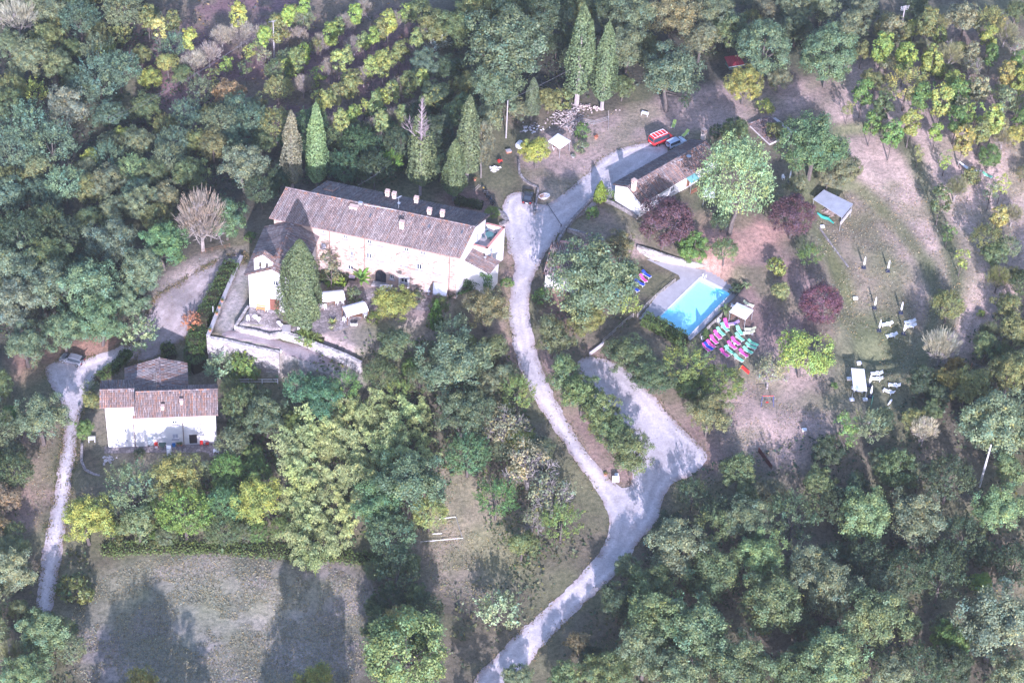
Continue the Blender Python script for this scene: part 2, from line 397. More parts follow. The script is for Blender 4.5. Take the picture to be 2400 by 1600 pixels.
# ------------------------------------------------------------------ plants: prototypes are one metre wide
def mesh_from(name, V, F, T, mat):
    me = bpy.data.meshes.new(name); n = len(V); k = F.shape[1]; m = len(F)
    me.vertices.add(n); me.vertices.foreach_set('co', V.astype('f').ravel())
    me.loops.add(m*k); me.loops.foreach_set('vertex_index', F.astype('i').ravel())
    me.polygons.add(m); me.polygons.foreach_set('loop_start', np.arange(0, m*k, k, dtype='i')); me.polygons.foreach_set('loop_total', np.full(m, k, 'i'))
    a = me.color_attributes.new('tint', 'FLOAT_COLOR', 'POINT')
    a.data.foreach_set('color', np.concatenate((T, np.ones((n, 1))), 1).astype('f').ravel())
    me.update(calc_edges=True); me.materials.append(mat); return me
def unit(a): return a/(np.linalg.norm(a, axis=-1, keepdims=True)+1e-9)
def leaves(C, N, S, T, rs, el=1.7):
    """four-sided leaves: centres, facing, length, colour"""
    n = len(C); N = unit(N); a = unit(np.cross(N, rs.normal(size=(n, 3)))); b = np.cross(N, a)
    S = np.asarray(S).reshape(-1, 1)*np.ones((n, 1)); w = S/el
    P = np.stack((C-a*S*.5, C+b*w*.5-a*S*.05, C+a*S*.5, C-b*w*.5-a*S*.05), 1).reshape(-1, 3)
    return P, np.arange(n*4).reshape(-1, 4), np.repeat(T, 4, 0)
def crown_twigs(seed):
    rs = np.random.RandomState(seed); D = dirs(rs, 330, -.1); C, N = [], []
    for d in D:
        q = d*np.array((.5, .5, .52))*rs.uniform(.35, 1.0); C.append(q+rs.normal(size=(9, 3))*.035); N.append(np.cross(np.tile(d+(0, 0, .4), (9, 1))+rs.normal(size=(9, 3))*.35, rs.normal(size=(9, 3))))
    C = np.concatenate(C); N = np.concatenate(N); C[:, 2] += .66; n = len(C)
    G = unit(C-np.array((0, 0, .1))+rs.normal(size=(n, 3))*.12); b = unit(np.cross(G, rs.normal(size=(n, 3)))); S = rs.uniform(.08, .16, (n, 1)); w = .0042
    V = np.stack((C-G*S*.5-b*w, C-G*S*.5+b*w, C+G*S*.5+b*w*.4, C+G*S*.5-b*w*.4), 1).reshape(-1, 3)
    return mesh_from('twigs', V, np.arange(n*4).reshape(-1, 4), np.repeat(tints(rs, n, 330, .15, .05), 4, 0), LEAF)
def leafmesh(name, C, N, S, T, rs, el=1.7):
    return mesh_from(name, *leaves(C, N, S, T, rs, el), LEAF)
def tints(rs, n, sub, spread=.22, hue=.12):
    k = 1+spread*rs.normal(size=(sub, 1)); h = hue*rs.normal(size=(sub, 1))
    c = np.concatenate((k*(1+h), k, k*(1-h*1.2)), 1)
    c = np.repeat(c, n//sub+1, 0)[:n]*(1+.09*rs.normal(size=(n, 1)))
    return np.clip(c, .35, 2.0)
def dirs(rs, n, zmin=-.35):
    d = []
    while len(d) < n:
        q = rs.normal(size=3); q /= np.linalg.norm(q)
        if q[2] > zmin: d.append(q)
    return np.array(d)
def crown_dome(seed, axes=(.5,.5,.48), zc=.66, lobes=46, subs=18, per=14, lr=(.075,.19), leaf=.034, zmin=-.65, rough=.3, flat=1.0):
    rs = np.random.RandomState(seed); C = []; N = []
    D = dirs(rs, lobes, zmin); ax = np.array(axes)
    for d in D:
        r = rs.uniform(*lr); c = d*(ax-r*.75)*rs.uniform(1-rough*2.2, 1+rough*.3)
        sd = dirs(rs, subs, -.55); sd = unit(sd+d*.55)
        for q in sd:
            p = c+q*r*rs.uniform(.65, 1.06)*np.array((1, 1, flat))
            k = p+rs.normal(size=(per, 3))*.024
            C.append(k); N.append(q*.95+np.array((0, 0, .25))+rs.normal(size=(per, 3))*.33)
    C = np.concatenate(C); N = np.concatenate(N); C[:, 2] += zc
    n = len(C); return leafmesh('crown', C, N, leaf*rs.uniform(.7, 1.35, n), tints(rs, n, lobes*subs), rs)
def crown_feather(seed, axes=(.5,.5,.42), zc=.7, shoots=190, per=38, leaf=.036, up=.75, ln=(.12,.24)):
    rs = np.random.RandomState(seed); C = []; N = []; ax = np.array(axes)
    D = dirs(rs, shoots, -.35)
    for d in D:
        base = d*ax*rs.uniform(.62, .9); g = unit(d+np.array((0, 0, up))+rs.normal(size=3)*.25); L = rs.uniform(*ln)
        t = rs.rand(per, 1)**.8; rad = (.052*(1.15-t))*np.ones((1, 3))
        C.append(base+g*L*t+rs.normal(size=(per, 3))*rad); N.append(rs.normal(size=(per, 3))*.6+g*.25+d*.5+np.array((0, 0, .3)))
    C = np.concatenate(C); N = np.concatenate(N); C[:, 2] += zc; n = len(C)
    return leafmesh('crown', C, N, leaf*rs.uniform(.7, 1.4, n), tints(rs, n, shoots, .2, .1), rs, 2.0)
def crown_cypress(seed, h=4.2, n=9500, z0=.5, dead=0.0, fork=False, blunt=.66, leaf=.07):
    rs = np.random.RandomState(seed)
    z = rs.rand(n)**1.0; th = rs.rand(n)*2*PI
    zz = z0+z*(h-z0)
    prof = np.minimum(1, (z/.12))**.5*np.clip(1-z**(1.5/blunt), 0, 1)**(.9*blunt+.15)*1.05
    fl = .84+.30*np.sin(th*5+np.sin(zz*1.4+seed)*2+seed)*np.sin(zz*2.1+th*2)+rs.normal(size=n)*.05
    r = .5*prof*fl*np.where(rs.rand(n) < .8, 1, rs.uniform(.4, 1, n))
    C = np.stack((r*np.cos(th), r*np.sin(th), zz), 1)
    if fork:
        k = rs.rand(n) < .42; zk = z[k]; C[k] = np.stack((.30+.5*r[k]*np.cos(th[k])*.75, -.05+r[k]*np.sin(th[k])*.6, z0+.9+zk*(h*.86-z0-.9)), 1)
    if dead: C = C[~((zz > h*dead) & (np.cos(th-2.2) > -.2) | (zz > h*(dead+.18)))]
    n = len(C); N = np.stack((C[:, 0], C[:, 1], np.full(n, .12)), 1)+rs.normal(size=(n, 3))*.22
    return leafmesh('crown', C, N, leaf*rs.uniform(.7, 1.4, n), tints(rs, n, n//14, .22, .06), rs, 1.5)
def limbs(seed, top, spread, nb=6, r0=.03, zfork=.3, n=6):
    rs = np.random.RandomState(seed); mb = MB()
    lean = rs.normal(size=2)*.03
    mb.tube([(0,0,-.08),(lean[0]*.4, lean[1]*.4, zfork*.6),(lean[0], lean[1], zfork),(lean[0]*1.5, lean[1]*1.5, top*.82)], [r0*1.25, r0, r0*.85, r0*.3], n)
    for i in range(nb):
        a = 2*PI*(i+rs.rand()*.6)/nb; z = zfork+rs.uniform(-.02, .3)*(top-zfork); q = spread*rs.uniform(.5, .95)
        e = (math.cos(a)*q, math.sin(a)*q, min(top*.9, z+rs.uniform(.12, .38)*(top-zfork)))
        mb.tube([(lean[0]*z, lean[1]*z, z), (e[0]*.5, e[1]*.5, z+(e[2]-z)*.4), e], [r0*.5, r0*.36, r0*.12], 5)
    return mb
def bare_tree(seed, top=1.3, zf=.35, spread=.5, gens=4, up=.55, r0=.028, kids=4):
    rs = np.random.RandomState(seed); mb = MB()
    def grow(p, d, L, r, g):
        e = p+d*L; m = p+d*L*.5+rs.normal(size=3)*L*.05
        mb.tube([p, m, e], [r, r*.8, r*.55], 4 if g > 2 else 3, cap=False)
        if g == 0: return
        for k in range(kids if g > 1 else 5):
            t = rs.uniform(.35, 1); q = unit(d*.75+rs.normal(size=3)*.55+np.array((0, 0, up*.5)))
            grow(p+d*L*t, q, L*rs.uniform(.5, .72), max(r*.5, .0055), g-1)
    mb.tube([(0,0,-.06),(0,0,zf)], [r0*1.3, r0], 6, cap=False)
    for k in range(5):
        a = 2*PI*(k+rs.rand()*.5)/5; d = unit(np.array((math.cos(a)*.75, math.sin(a)*.75, up*1.6)))
        grow(np.array((0,0,zf*rs.uniform(.75, 1))), d, spread*.6*rs.uniform(.8, 1.15), r0*.6, gens-1)
    grow(np.array((0,0,zf)), np.array((0,0,1.0)), (top-zf)*.45, r0*.7, gens-1)
    return mb
def crown_bamboo(seed, culms=7):
    rs = np.random.RandomState(seed); C = []; N = []; mb = MB()
    for i in range(culms):
        a = rs.rand()*2*PI; b = np.array((rs.normal()*.16, rs.normal()*.16, 0)); hgt = rs.uniform(.9, 1.35); o = np.array((math.cos(a), math.sin(a)*.8-.35, 0))*rs.uniform(.3, .62)
        f = lambda t: b+np.outer(t, (0, 0, 1))*hgt*(1-.28*t[:, None]**3)+np.outer(t**2.2, o)
        tt = np.linspace(0, 1, 6); P = f(tt); mb.tube(P, [.012, .011, .010, .008, .006, .003], 4)
        hd = unit(o*[1,1,0]); sd = np.array((-hd[1], hd[0], 0))
        for t in np.sort(rs.uniform(.2, 1, 26)):
            q0 = f(np.array([t]))[0]; L = (.05+.125*math.sin(PI*min(1, (t-.2)/.8*.92+.04)))*rs.uniform(.45, 1.25)
            for sg in (-1, 1):
                u = rs.rand(9, 1); br = unit(sd*sg+hd*.6+np.array((0, 0, .1))+rs.normal(size=3)*.38)
                C.append(q0+br*L*u-np.array((0, 0, .11))*u**2+rs.normal(size=(9, 3))*.014); N.append(rs.normal(size=(9, 3))*.55+np.array((0, -.3, .75)))
    C = np.concatenate(C); N = np.concatenate(N); n = len(C)
    return leafmesh('crown', C, N, .043*rs.uniform(.6, 1.5, n), tints(rs, n, n//9, .22, .07), rs, 2.8), mb
def leafy_box(seed, pts, width, h, dens=55, leaf=.28, jag=.18):       # hedge along a line of ground points, world metres
    rs = np.random.RandomState(seed); C = []; N = []
    for (p, q) in zip(pts[:-1], pts[1:]):
        p, q = V3(p), V3(q); L = np.linalg.norm((q-p)[:2]); e = (q-p)/L; s = np.array((-e[1], e[0], 0))
        n = int(dens*L*(width+2*h)); u = rs.rand(n); k = rs.rand(n)*(width+2*h)
        side = np.where(k < h, -1, np.where(k > h+width, 1, 0)); off = np.where(side == 0, k-h-width/2, side*width/2); zz = np.where(side == 0, h, np.where(side < 0, k, k-h-width))
        bump = (np.sin(u*L*2.3+seed)+np.sin(u*L*5.1+off*3))*.08
        c = p+np.outer(u, q-p)+np.outer(off, s)*(1+bump[:, None]); c[:, 2] += zz*(1+bump)
        nn = np.outer(side, s); nn[:, 2] += (side == 0)+.25
        C.append(c+rs.normal(size=(n, 3))*jag*.5); N.append(nn+rs.normal(size=(n, 3))*.45)
    C = np.concatenate(C); N = np.concatenate(N); n = len(C)
    return C, N, leaf*rs.uniform(.6, 1.3, n), tints(rs, n, max(1, n//12), .2, .08), rs

PROTO = {}
def proto(kind, crowns, trunks, H, hc, cat, name):
    PROTO[kind] = dict(crowns=crowns, trunks=trunks, H=H, hc=hc, cat=cat, name=name)
def tmesh(mb, name='trunk', norm=False):
    if norm:
        q = np.array(mb.v); s = 1.0/max(np.ptp(q[:, 0]), np.ptp(q[:, 1])); h = q[:, 2].max(); mb.v = [(a*s, b*s, c*1.2/h) for a, b, c in mb.v]
    o = mb.build(name, BARK); me = o.data; bpy.data.objects.remove(o); return me
proto('oak', [crown_dome(s) for s in (1, 2, 3, 4)]+[crown_dome(9, lobes=60, lr=(.07,.13), rough=.26), crown_dome(10, (.5,.46,.5), lobes=34, lr=(.11,.2), rough=.28)], [tmesh(limbs(s, 1.1, .42)) for s in (1, 2)], 1.14, .66, 'tree', 'broadleaf_tree')
proto('bigoak', [crown_dome(s, lobes=72, subs=18, per=13, lr=(.06,.16), leaf=.028, rough=.34) for s in (101, 102, 103)], [tmesh(limbs(s, 1.1, .42, 9)) for s in (101, 102)], 1.14, .66, 'tree', 'broadleaf_tree')
proto('fluffy', [crown_feather(26, (.5,.5,.55), .68, 300, 40, .027, .9, (.08,.2))], [tmesh(limbs(26, 1.1, .4))], 1.2, .7, 'tree', 'round_tree')
proto('dense', [crown_dome(s, (.5,.5,.5), .66, 64, 22, 11, (.08,.14), .03, -.7, .1) for s in (11, 12)], [tmesh(limbs(5, 1.1, .4))], 1.16, .66, 'tree', 'round_tree')
proto('feather', [crown_feather(s) for s in (21, 22, 23)]+[crown_feather(24, (.5,.5,.5), .75, 90, 44, .04, 1.1, (.2,.36))], [tmesh(limbs(21, 1.05, .4))], 1.2, .72, 'tree', 'feathery_tree')
proto('ovoid', [crown_dome(s, (.5,.5,.85), 1.5, 34, 16, 8, (.14,.22), .07, -.9, .18) for s in (31, 32, 33)], [tmesh(limbs(s, 2.2, .3, 9, .03, .6)) for s in (31, 32)], 2.35, 1.5, 'tree', 'young_tree')
proto('poplar', [crown_dome(s, (.45,.45,.8), 2.6, 26, 14, 8, (.14,.22), .07, -.9, .2) for s in (36, 37)], [tmesh(bare_tree(s, 2.8, .9, .7, 3, .35, .03, 5)) for s in (36, 37)], 3.4, 2.6, 'tree', 'thin_tree')
proto('sparse', [crown_dome(s, (.5,.5,.7), 1.25, 20, 10, 6, (.12,.2), .06, -.9, .3) for s in (41, 42)], [tmesh(limbs(s, 1.7, .36, 9, .025, .45)) for s in (41, 42)], 1.9, 1.25, 'tree', 'sapling')
_bare = [bare_tree(s, 1.35, .3, .62, 4) for s in (51, 52, 53)]
proto('bare', [crown_twigs(s) for s in (57, 58, 59)], [tmesh(b, norm=True) for b in _bare], 1.2, .75, 'bare tree', 'bare_tree')
proto('twiggy', [crown_dome(55, (.5,.5,.4), .62, 40, 8, 4, (.1,.18), .04, -.4, .25), crown_dome(56, (.5,.5,.4), .62, 40, 8, 4, (.1,.18), .04, -.4, .25)], [tmesh(bare_tree(s, 1.1, .2, .6, 4, .5)) for s in (55, 56)], 1.05, .62, 'tree', 'half_bare_tree')
proto('cypress', [crown_cypress(61), crown_cypress(62)], [tmesh(limbs(61, 4, .1, 3, .07, 1.2))], 4.2, 2.2, 'cypress', 'cypress_tree')
proto('cypress_fork', [crown_cypress(64, 3.9, 8500, .5, fork=True)], [tmesh(limbs(62, 3.4, .1, 3, .08, 1.0))], 3.9, 2.0, 'cypress', 'cypress_tree')
_dead = bare_tree(66, 4.2, 1.6, .22, 4, 1.6, .05, 4); _dead.tube([(0,0,1.5),(.02,.02,4.7)], [.05,.01], 5)
for _k in range(60):
    _a = _k*2.4; _z = 2.5+_k*.035; _l = .34*(1-(_k/75)); _dead.tube([(0,0,_z),(math.cos(_a)*_l, math.sin(_a)*_l, _z+.25)], [.014,.004], 3)
proto('cypress_dead', [crown_cypress(65, 4.4, 6500, .6, dead=.68)], [tmesh(_dead)], 4.4, 2.2, 'cypress', 'cypress_tree')
proto('cypress_wide', [crown_cypress(68, 2.75, 22000, .12, blunt=.6, leaf=.045)], [tmesh(limbs(63, 2.4, .2, 4, .06, .4))], 2.75, 1.35, 'cypress', 'cypress_tree')
proto('cone', [crown_cypress(69, 1.5, 2600, .02, blunt=.9, leaf=.09)], [tmesh(limbs(64, 1.3, .1, 3, .05, .2))], 1.5, .7, 'shrub', 'conical_shrub')
_bb = [crown_bamboo(s) for s in (71, 72, 73)]
proto('bamboo', [b[0] for b in _bb], [tmesh(b[1], 'culms') for b in _bb], 1.3, .9, 'bamboo', 'bamboo_clump')
proto('plum', [crown_dome(s, (.5,.5,.46), .62, 50, 24, 9, (.1,.16), .03, -.6, .12) for s in (81, 82)], [tmesh(limbs(81, 1, .4, 7, .03, .22))], 1.1, .62, 'tree', 'plum_tree')
proto('shrub', [crown_dome(s, (.5,.5,.4), .36, 16, 14, 8, (.14,.22), .06, -.5, .15) for s in (91, 92)], [tmesh(limbs(91, .6, .35, 7, .02, .1))], .8, .38, 'shrub', 'shrub')
proto('spray', [crown_feather(s, (.42,.42,.36), .36, 70, 26, .055, 1.0, (.22,.38)) for s in (95, 96)], [tmesh(limbs(95, .7, .3, 8, .02, .08))], .95, .45, 'shrub', 'upright_shrub')
proto('pine', [crown_dome(98, (.5,.5,.4), .55, 15, 44, 10, (.17,.22), .035, -.3, .05)], [tmesh(limbs(98, .8, .3, 6, .03, .2))], 1.0, .55, 'tree', 'lobed_tree')
NPL = [0]
def plant(kind, loc, width, color, label, group=None, stretch=1.0, bark=(.12,.10,.09), rz=None, pick=None, lean=0):
    P = PROTO[kind]; NPL[0] += 1; rr = random.Random(NPL[0]*77+5)
    root = thing(P['name'], label, P['cat'], loc, rr.uniform(0, 6.28) if rz is None else rz, group)
    root.scale = (width, width, width*stretch)
    k = rr.randrange(len(P['crowns'])) if pick is None else pick
    t = bpy.data.objects.new('culms' if kind == 'bamboo' else 'trunk', P['trunks'][k % len(P['trunks'])]); COL.objects.link(t); t.parent = root; t.color = (*bark, 1)
    if P['crowns'][k]:
        c = bpy.data.objects.new('crown', P['crowns'][k]); COL.objects.link(c); c.parent = root; c.color = (*color, 1)
    return root
PLANTED = []
def plant_at(kind, r, x, y, w, color, label, group=None, stretch=1.0, **kw):
    """crown centre and crown width as seen; the plant stands on the ground below it"""
    P = PROTO[kind]; wm = w/REG[r][2]/14.0
    if kind == 'oak' and wm > 7.6: P = PROTO['bigoak']; kind = 'bigoak'
    for _ in range(3):
        p = at(r, x, y, P['hc']*wm*stretch); wm = w/REG[r][2]/scale_at(p)
    p = np.array((p[0], p[1], hz(p[0], p[1])))
    PLANTED.append((p[0], p[1], wm*.5))
    return plant(kind, p, wm, color, label, group, stretch, **kw)
# ------------------------------------------------------------------ ground sheet, coloured by what grows or lies there
def gcolor():
    c = np.zeros(GX.shape+(3,)); c[:] = (.115, .10, .07)
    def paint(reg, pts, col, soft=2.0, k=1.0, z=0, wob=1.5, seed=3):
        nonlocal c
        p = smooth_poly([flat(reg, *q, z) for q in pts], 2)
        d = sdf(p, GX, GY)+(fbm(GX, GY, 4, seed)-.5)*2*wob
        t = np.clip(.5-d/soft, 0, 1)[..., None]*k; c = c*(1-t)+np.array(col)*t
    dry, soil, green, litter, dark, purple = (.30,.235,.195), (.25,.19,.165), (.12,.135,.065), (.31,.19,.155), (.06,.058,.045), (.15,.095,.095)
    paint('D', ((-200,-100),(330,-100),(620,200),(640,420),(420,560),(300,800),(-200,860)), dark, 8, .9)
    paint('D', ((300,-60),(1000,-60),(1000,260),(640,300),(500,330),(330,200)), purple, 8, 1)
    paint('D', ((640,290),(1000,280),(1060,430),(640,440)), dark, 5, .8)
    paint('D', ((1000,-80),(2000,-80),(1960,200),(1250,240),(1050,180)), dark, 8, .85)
    paint('D', ((1180,330),(1300,280),(1440,250),(1680,190),(1900,200),(1880,270),(1700,300),(1500,330),(1390,400),(1290,480),(1220,440)), (.29,.22,.19), 3)
    paint('D', ((1850,190),(2000,150),(2400,200),(2400,700),(2280,760),(2150,800),(2050,640),(1960,440)), (.33,.25,.21), 5)
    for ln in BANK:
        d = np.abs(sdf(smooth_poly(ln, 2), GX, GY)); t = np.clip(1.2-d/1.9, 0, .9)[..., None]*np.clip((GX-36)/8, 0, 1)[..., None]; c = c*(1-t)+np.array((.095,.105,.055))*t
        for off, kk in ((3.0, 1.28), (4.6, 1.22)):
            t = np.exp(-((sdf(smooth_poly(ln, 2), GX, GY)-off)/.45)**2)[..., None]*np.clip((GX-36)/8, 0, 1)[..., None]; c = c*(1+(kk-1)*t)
    paint('D', ((2050,80),(2400,100),(2400,330),(2250,330),(2080,230)), (.20,.15,.12), 6, .9)
    paint('D', ((1860,460),(1960,430),(2090,560),(2110,700),(2090,820),(1960,850),(1900,700),(1880,560)), (.20,.165,.12), 5)
    paint('D', ((1930,690),(2040,680),(2120,760),(2060,850),(1940,850)), green, 6, .85)
    paint('D', ((1872,525),(1905,515),(1990,670),(1940,690)), (.13,.135,.06), 2, .9, wob=.5)
    paint('D', ((2010,470),(2080,560),(2110,700),(2090,800),(2050,700),(2030,580),(1960,470)), (.11,.115,.065), 3, .6)
    paint('D', ((1600,480),(1700,500),(1830,520),(1790,560),(1650,640),(1590,560)), litter, 4, .9)
    paint('D', ((1680,600),(1850,570),(1920,660),(1900,760),(1700,800)), (.20,.135,.12), 5, .9)
    paint('D', ((1330,480),(1400,470),(1480,540),(1480,580),(1320,545)), (.22,.17,.15), 2)
    paint('D', ((1690,850),(1900,830),(1900,1050),(1750,1070),(1620,1000)), (.29,.22,.19), 5, .9, -4.5)
    paint('D', ((1880,840),(2080,840),(2060,960),(1900,980)), (.15,.14,.09), 5, .8, -4)
    paint('D', ((1560,800),(1740,780),(1760,840),(1640,860)), (.17,.13,.11), 3, .9, -3)
    paint('D', ((1320,800),(1450,850),(1560,930),(1680,1030),(1690,1070),(1540,1080),(1420,900)), (.24,.165,.14), 4, .9, -4)
    paint('D', ((1230,820),(1290,830),(1440,1020),(1480,1090),(1440,1130),(1370,1090),(1260,940)), (.235,.165,.14), 2, .9, -4)
    paint('D', ((200,1260),(880,1280),(850,1620),(130,1620)), (.225,.195,.17), 4, 1, -9)
    paint('D', ((250,1330),(520,1300),(600,1420),(560,1500),(300,1420)), (.165,.17,.11), 9, .7, -9, 3)
    paint('D', ((600,1330),(780,1330),(760,1568),(640,1568)), (.22,.20,.165), 6, .6, -9, 2)
    paint('D', ((950,1090),(1100,1090),(1230,1180),(1200,1330),(1060,1400),(980,1330)), (.25,.205,.15), 4, .9, -7)
    paint('D', ((1060,1200),(1230,1200),(1240,1340),(1100,1360)), (.15,.15,.075), 5, .7, -7)
    paint('D', ((360,620),(560,580),(560,600),(420,740),(300,800),(290,760)), (.34,.28,.255), 3, .9, -3)
    paint('D', ((20,790),(140,790),(280,770),(290,810),(140,850),(20,900)), (.27,.165,.12), 3, .9, -7)
    paint('D', ((30,930),(130,960),(110,1200),(20,1250)), (.26,.18,.145), 3, .9, -7.5)
    paint('D', ((1150,590),(1190,580),(1180,760),(1200,900),(1150,820),(1140,700)), (.31,.21,.165), 2, .9, -1)
    paint('D', ((1260,640),(1330,660),(1310,760),(1240,760)), (.20,.125,.10), 2, .9, -1)
    paint('D', ((640,640),(1010,640),(1040,760),(920,790),(830,810),(650,770)), (.27,.215,.195), 2, 1)
    paint('D', ((840,715),(940,740),(930,780),(850,770)), (.14,.14,.065), 3, .8)
    paint('D', ((500,600),(590,600),(560,730),(640,790),(830,830),(830,850),(470,775)), (.27,.24,.22), 2, 1)
    paint('D', ((185,900),(260,880),(520,890),(530,1060),(200,1080)), (.17,.15,.11), 2, .9, -7)
    paint('D', ((1000,440),(1130,430),(1140,500),(1040,480)), (.19,.125,.105), 2, .9)
    paint('D', ((60,75),(200,50),(240,30),(250,60),(120,110),(50,110)), (.22,.16,.15), 2, .8, -5)
    n = fbm(GX, GY, 5, 31, 4)
    c *= (.72+.56*n)[..., None]
    g = np.clip((fbm(GX, GY, 7, 47, 3)-.48)*5, 0, 1)[..., None]*.45
    return (c*(1-g)+np.array((.12,.13,.06))*g)*1.22
NXX, NYY = len(xs), len(ys)
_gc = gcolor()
def sheet(name, X, Y, Z, keep, T, mat, lab=None):
    ny, nx = X.shape; idx = -np.ones(X.shape, int); ii, jj = np.meshgrid(np.arange(nx-1), np.arange(ny-1)); k = keep[jj, ii].ravel(); ii = ii.ravel()[k]; jj = jj.ravel()[k]
    F = np.stack((jj*nx+ii, jj*nx+ii+1, (jj+1)*nx+ii+1, (jj+1)*nx+ii), 1); used = np.unique(F); mp = np.zeros(nx*ny, int); mp[used] = np.arange(len(used))
    V = np.stack((X.ravel(), Y.ravel(), Z.ravel()), 1)[used]
    me = mesh_from(name, V, mp[F], T.reshape(-1, 3)[used], mat); me.polygons.foreach_set('use_smooth', [True]*len(me.polygons))
    o = bpy.data.objects.new(name, me); COL.objects.link(o); o['kind'] = 'structure'; return o
# the pool basin is cut out of the ground
POOL = [flat('B1', *q, -3) for q in ((1130,340),(1470,510),(1005,975),(655,800))]
_dp = sdf(POOL, GX, GY)
_cell = np.zeros(GX.shape, bool); _cell[:-1, :-1] = ~((_dp[:-1, :-1] < .12) | (_dp[1:, :-1] < .12) | (_dp[:-1, 1:] < .12) | (_dp[1:, 1:] < .12))
HG = np.where(_dp < 1.0, np.minimum(H, -3.06), H)
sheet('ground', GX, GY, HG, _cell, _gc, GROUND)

def draped(name, reg, polys, mat, up, wob=.5, seed=1, res=.4, holes=(), tint=None, smooth=2, edge=(.72,.62,.58)):
    """a paved or gravelled surface lying on the terrain, its rim following the outline"""
    P = [smooth_poly([flat(reg, *q[:2], q[2]) for q in pl], smooth) for pl in polys]
    a = np.concatenate(P); x0, y0 = a.min(0)[:2]-2; x1, y1 = a.max(0)[:2]+2
    X, Y = np.meshgrid(np.arange(x0, x1, res), np.arange(y0, y1, res))
    def field(X, Y):
        d = np.min([sdf(p, X, Y) for p in P], 0)
        for h in holes: d = np.maximum(d, -sdf(smooth_poly([flat(reg, *q[:2], q[2]) for q in h], 2), X, Y))
        return d+(fbm(X, Y, 1.6, seed)-.5)*2*wob+(fbm(X, Y, .7, seed+3, 2)-.5)*wob*1.3
    d = field(X, Y); e = .05
    gx = (field(X+e, Y)-field(X-e, Y))/(2*e); gy = (field(X, Y+e)-field(X, Y-e))/(2*e); g = np.maximum(np.hypot(gx, gy), .5)
    cell = np.zeros(X.shape, bool); ins = d < 0
    cell[:-1, :-1] = (ins[:-1, :-1].astype(int)+ins[1:, :-1]+ins[:-1, 1:]+ins[1:, 1:]) >= 1
    out = d > 0; k = np.where(out, d/g, 0); k = np.minimum(k, res*1.5)
    X = X-gx/g*k; Y = Y-gy/g*k
    Z = np.array([hz(p, q) for p, q in zip(X.ravel(), Y.ravel())]).reshape(X.shape)+up
    T = np.ones(X.shape+(3,)); w = np.clip((d+.9)/.9, 0, 1)*np.clip(fbm(X, Y, 1.5, seed+9)*1.8-.35, 0, 1)
    T = T*(1-w[..., None])+np.array(edge)*w[..., None]
    if tint is not None: T = tint(X, Y, d, T)
    return sheet(name, X, Y, Z, cell, T, mat)
Z0 = lambda pts, z=0: [(x, y, z) for x, y in pts]
def tracks(X, Y, d, T):                          # two lighter wheel tracks run along the rim of the lane
    for c in (-1.25, -2.8):
        T = T*(1+.30*np.exp(-((d-c)/.35)**2)*np.clip(fbm(X, Y, 3, 77)*2-.4, 0, 1))[..., None]
    return T*(.76+.36*fbm(X, Y, 5, 21, 4))[..., None]
draped('road', 'D', [[(1165,445,0),(1210,440,0),(1225,470,0),(1262,470,0),(1330,415,0),(1385,355,0),(1480,325,0),(1560,345,0),(1425,440,0),(1330,490,0),(1270,545,0),(1245,600,-.4),(1222,640,-.6),(1212,700,-1),(1222,760,-1.6),(1240,830,-2.3),(1262,890,-2.8),(1300,960,-3.5),(1345,1040,-4.2),
   (1400,1095,-4.6),(1430,1122,-5),(1455,1115,-5),(1452,1080,-4.8),(1420,1030,-4.5),(1390,985,-4.2),(1358,925,-3.7),(1328,860,-3),(1322,828,-2.9),(1360,815,-2.9),(1420,838,-3.2),(1475,888,-3.7),(1535,950,-4.2),(1590,1005,-4.6),(1630,1045,-5.0),(1610,1085,-5.1),(1540,1110,-5.2),(1520,1150,-5.4),(1515,1190,-5.6),(1470,1240,-6),
   (1425,1320,-6.4),(1340,1390,-6.8),(1240,1490,-7.5),(1180,1580,-8),(1120,1620,-8.2),(1060,1600,-8.2),(1130,1510,-7.8),(1250,1400,-7),(1350,1310,-6.4),(1396,1240,-6),(1400,1190,-5.6),(1375,1130,-5),(1320,1060,-4.4),(1265,970,-3.6),(1215,900,-2.8),(1188,830,-2.3),(1172,760,-1.6),(1168,700,-1),(1178,640,-.6),(1185,590,-.3),(1165,575,0),(1160,520,0),(1150,480,0)]],
   GRAVEL, .07, .26, 2, .32, tint=tracks)
draped('driveway', 'D', [[(96,845,-6.7),(140,822,-6.7),(200,828,-6.6),(262,806,-6),(305,778,-5.2),(318,800,-5.4),(290,825,-5.8),(225,862,-6.6),(205,900,-6.9),(184,950,-7),(172,1050,-7.4),(158,1150,-7.8),(146,1250,-8.4),(130,1340,-9),(118,1420,-9.4),(76,1410,-9.4),(92,1310,-9),(112,1200,-8),(130,1100,-7.6),(146,1000,-7.2),(150,940,-7),(120,890,-6.8)]],
   GRAVEL, .07, .26, 4, .32, tint=tracks)
draped('dirt_track', 'D', [[(290,785,-5.5),(335,725,-4.6),(365,680,-4),(430,640,-3),(552,574,-1.3),(568,592,-1.2),(500,660,-2.2),(445,730,-3.2),(420,770,-4),(330,815,-5.2),(300,815,-5.5)]], road_mat('rutted_earth', (.25,.205,.195), (.36,.31,.30)), .06, .5, 12, .4, tint=tracks, edge=(.75,.68,.62))
draped('courtyard_path', 'D', [[(735,715,0),(850,655,0),(980,680,0),(1010,700,0),(985,720,0),(860,690,0),(830,740,0),(760,765,0),(690,770,0),(650,760,0)]], COBBLE, .05, .3, 6)
draped('patio_paving', 'C3', [Z0([(490,738),(800,780),(850,860),(826,1008),(700,1036),(385,956),(322,942)])], COBBLE, .05, .05, 8, smooth=0)
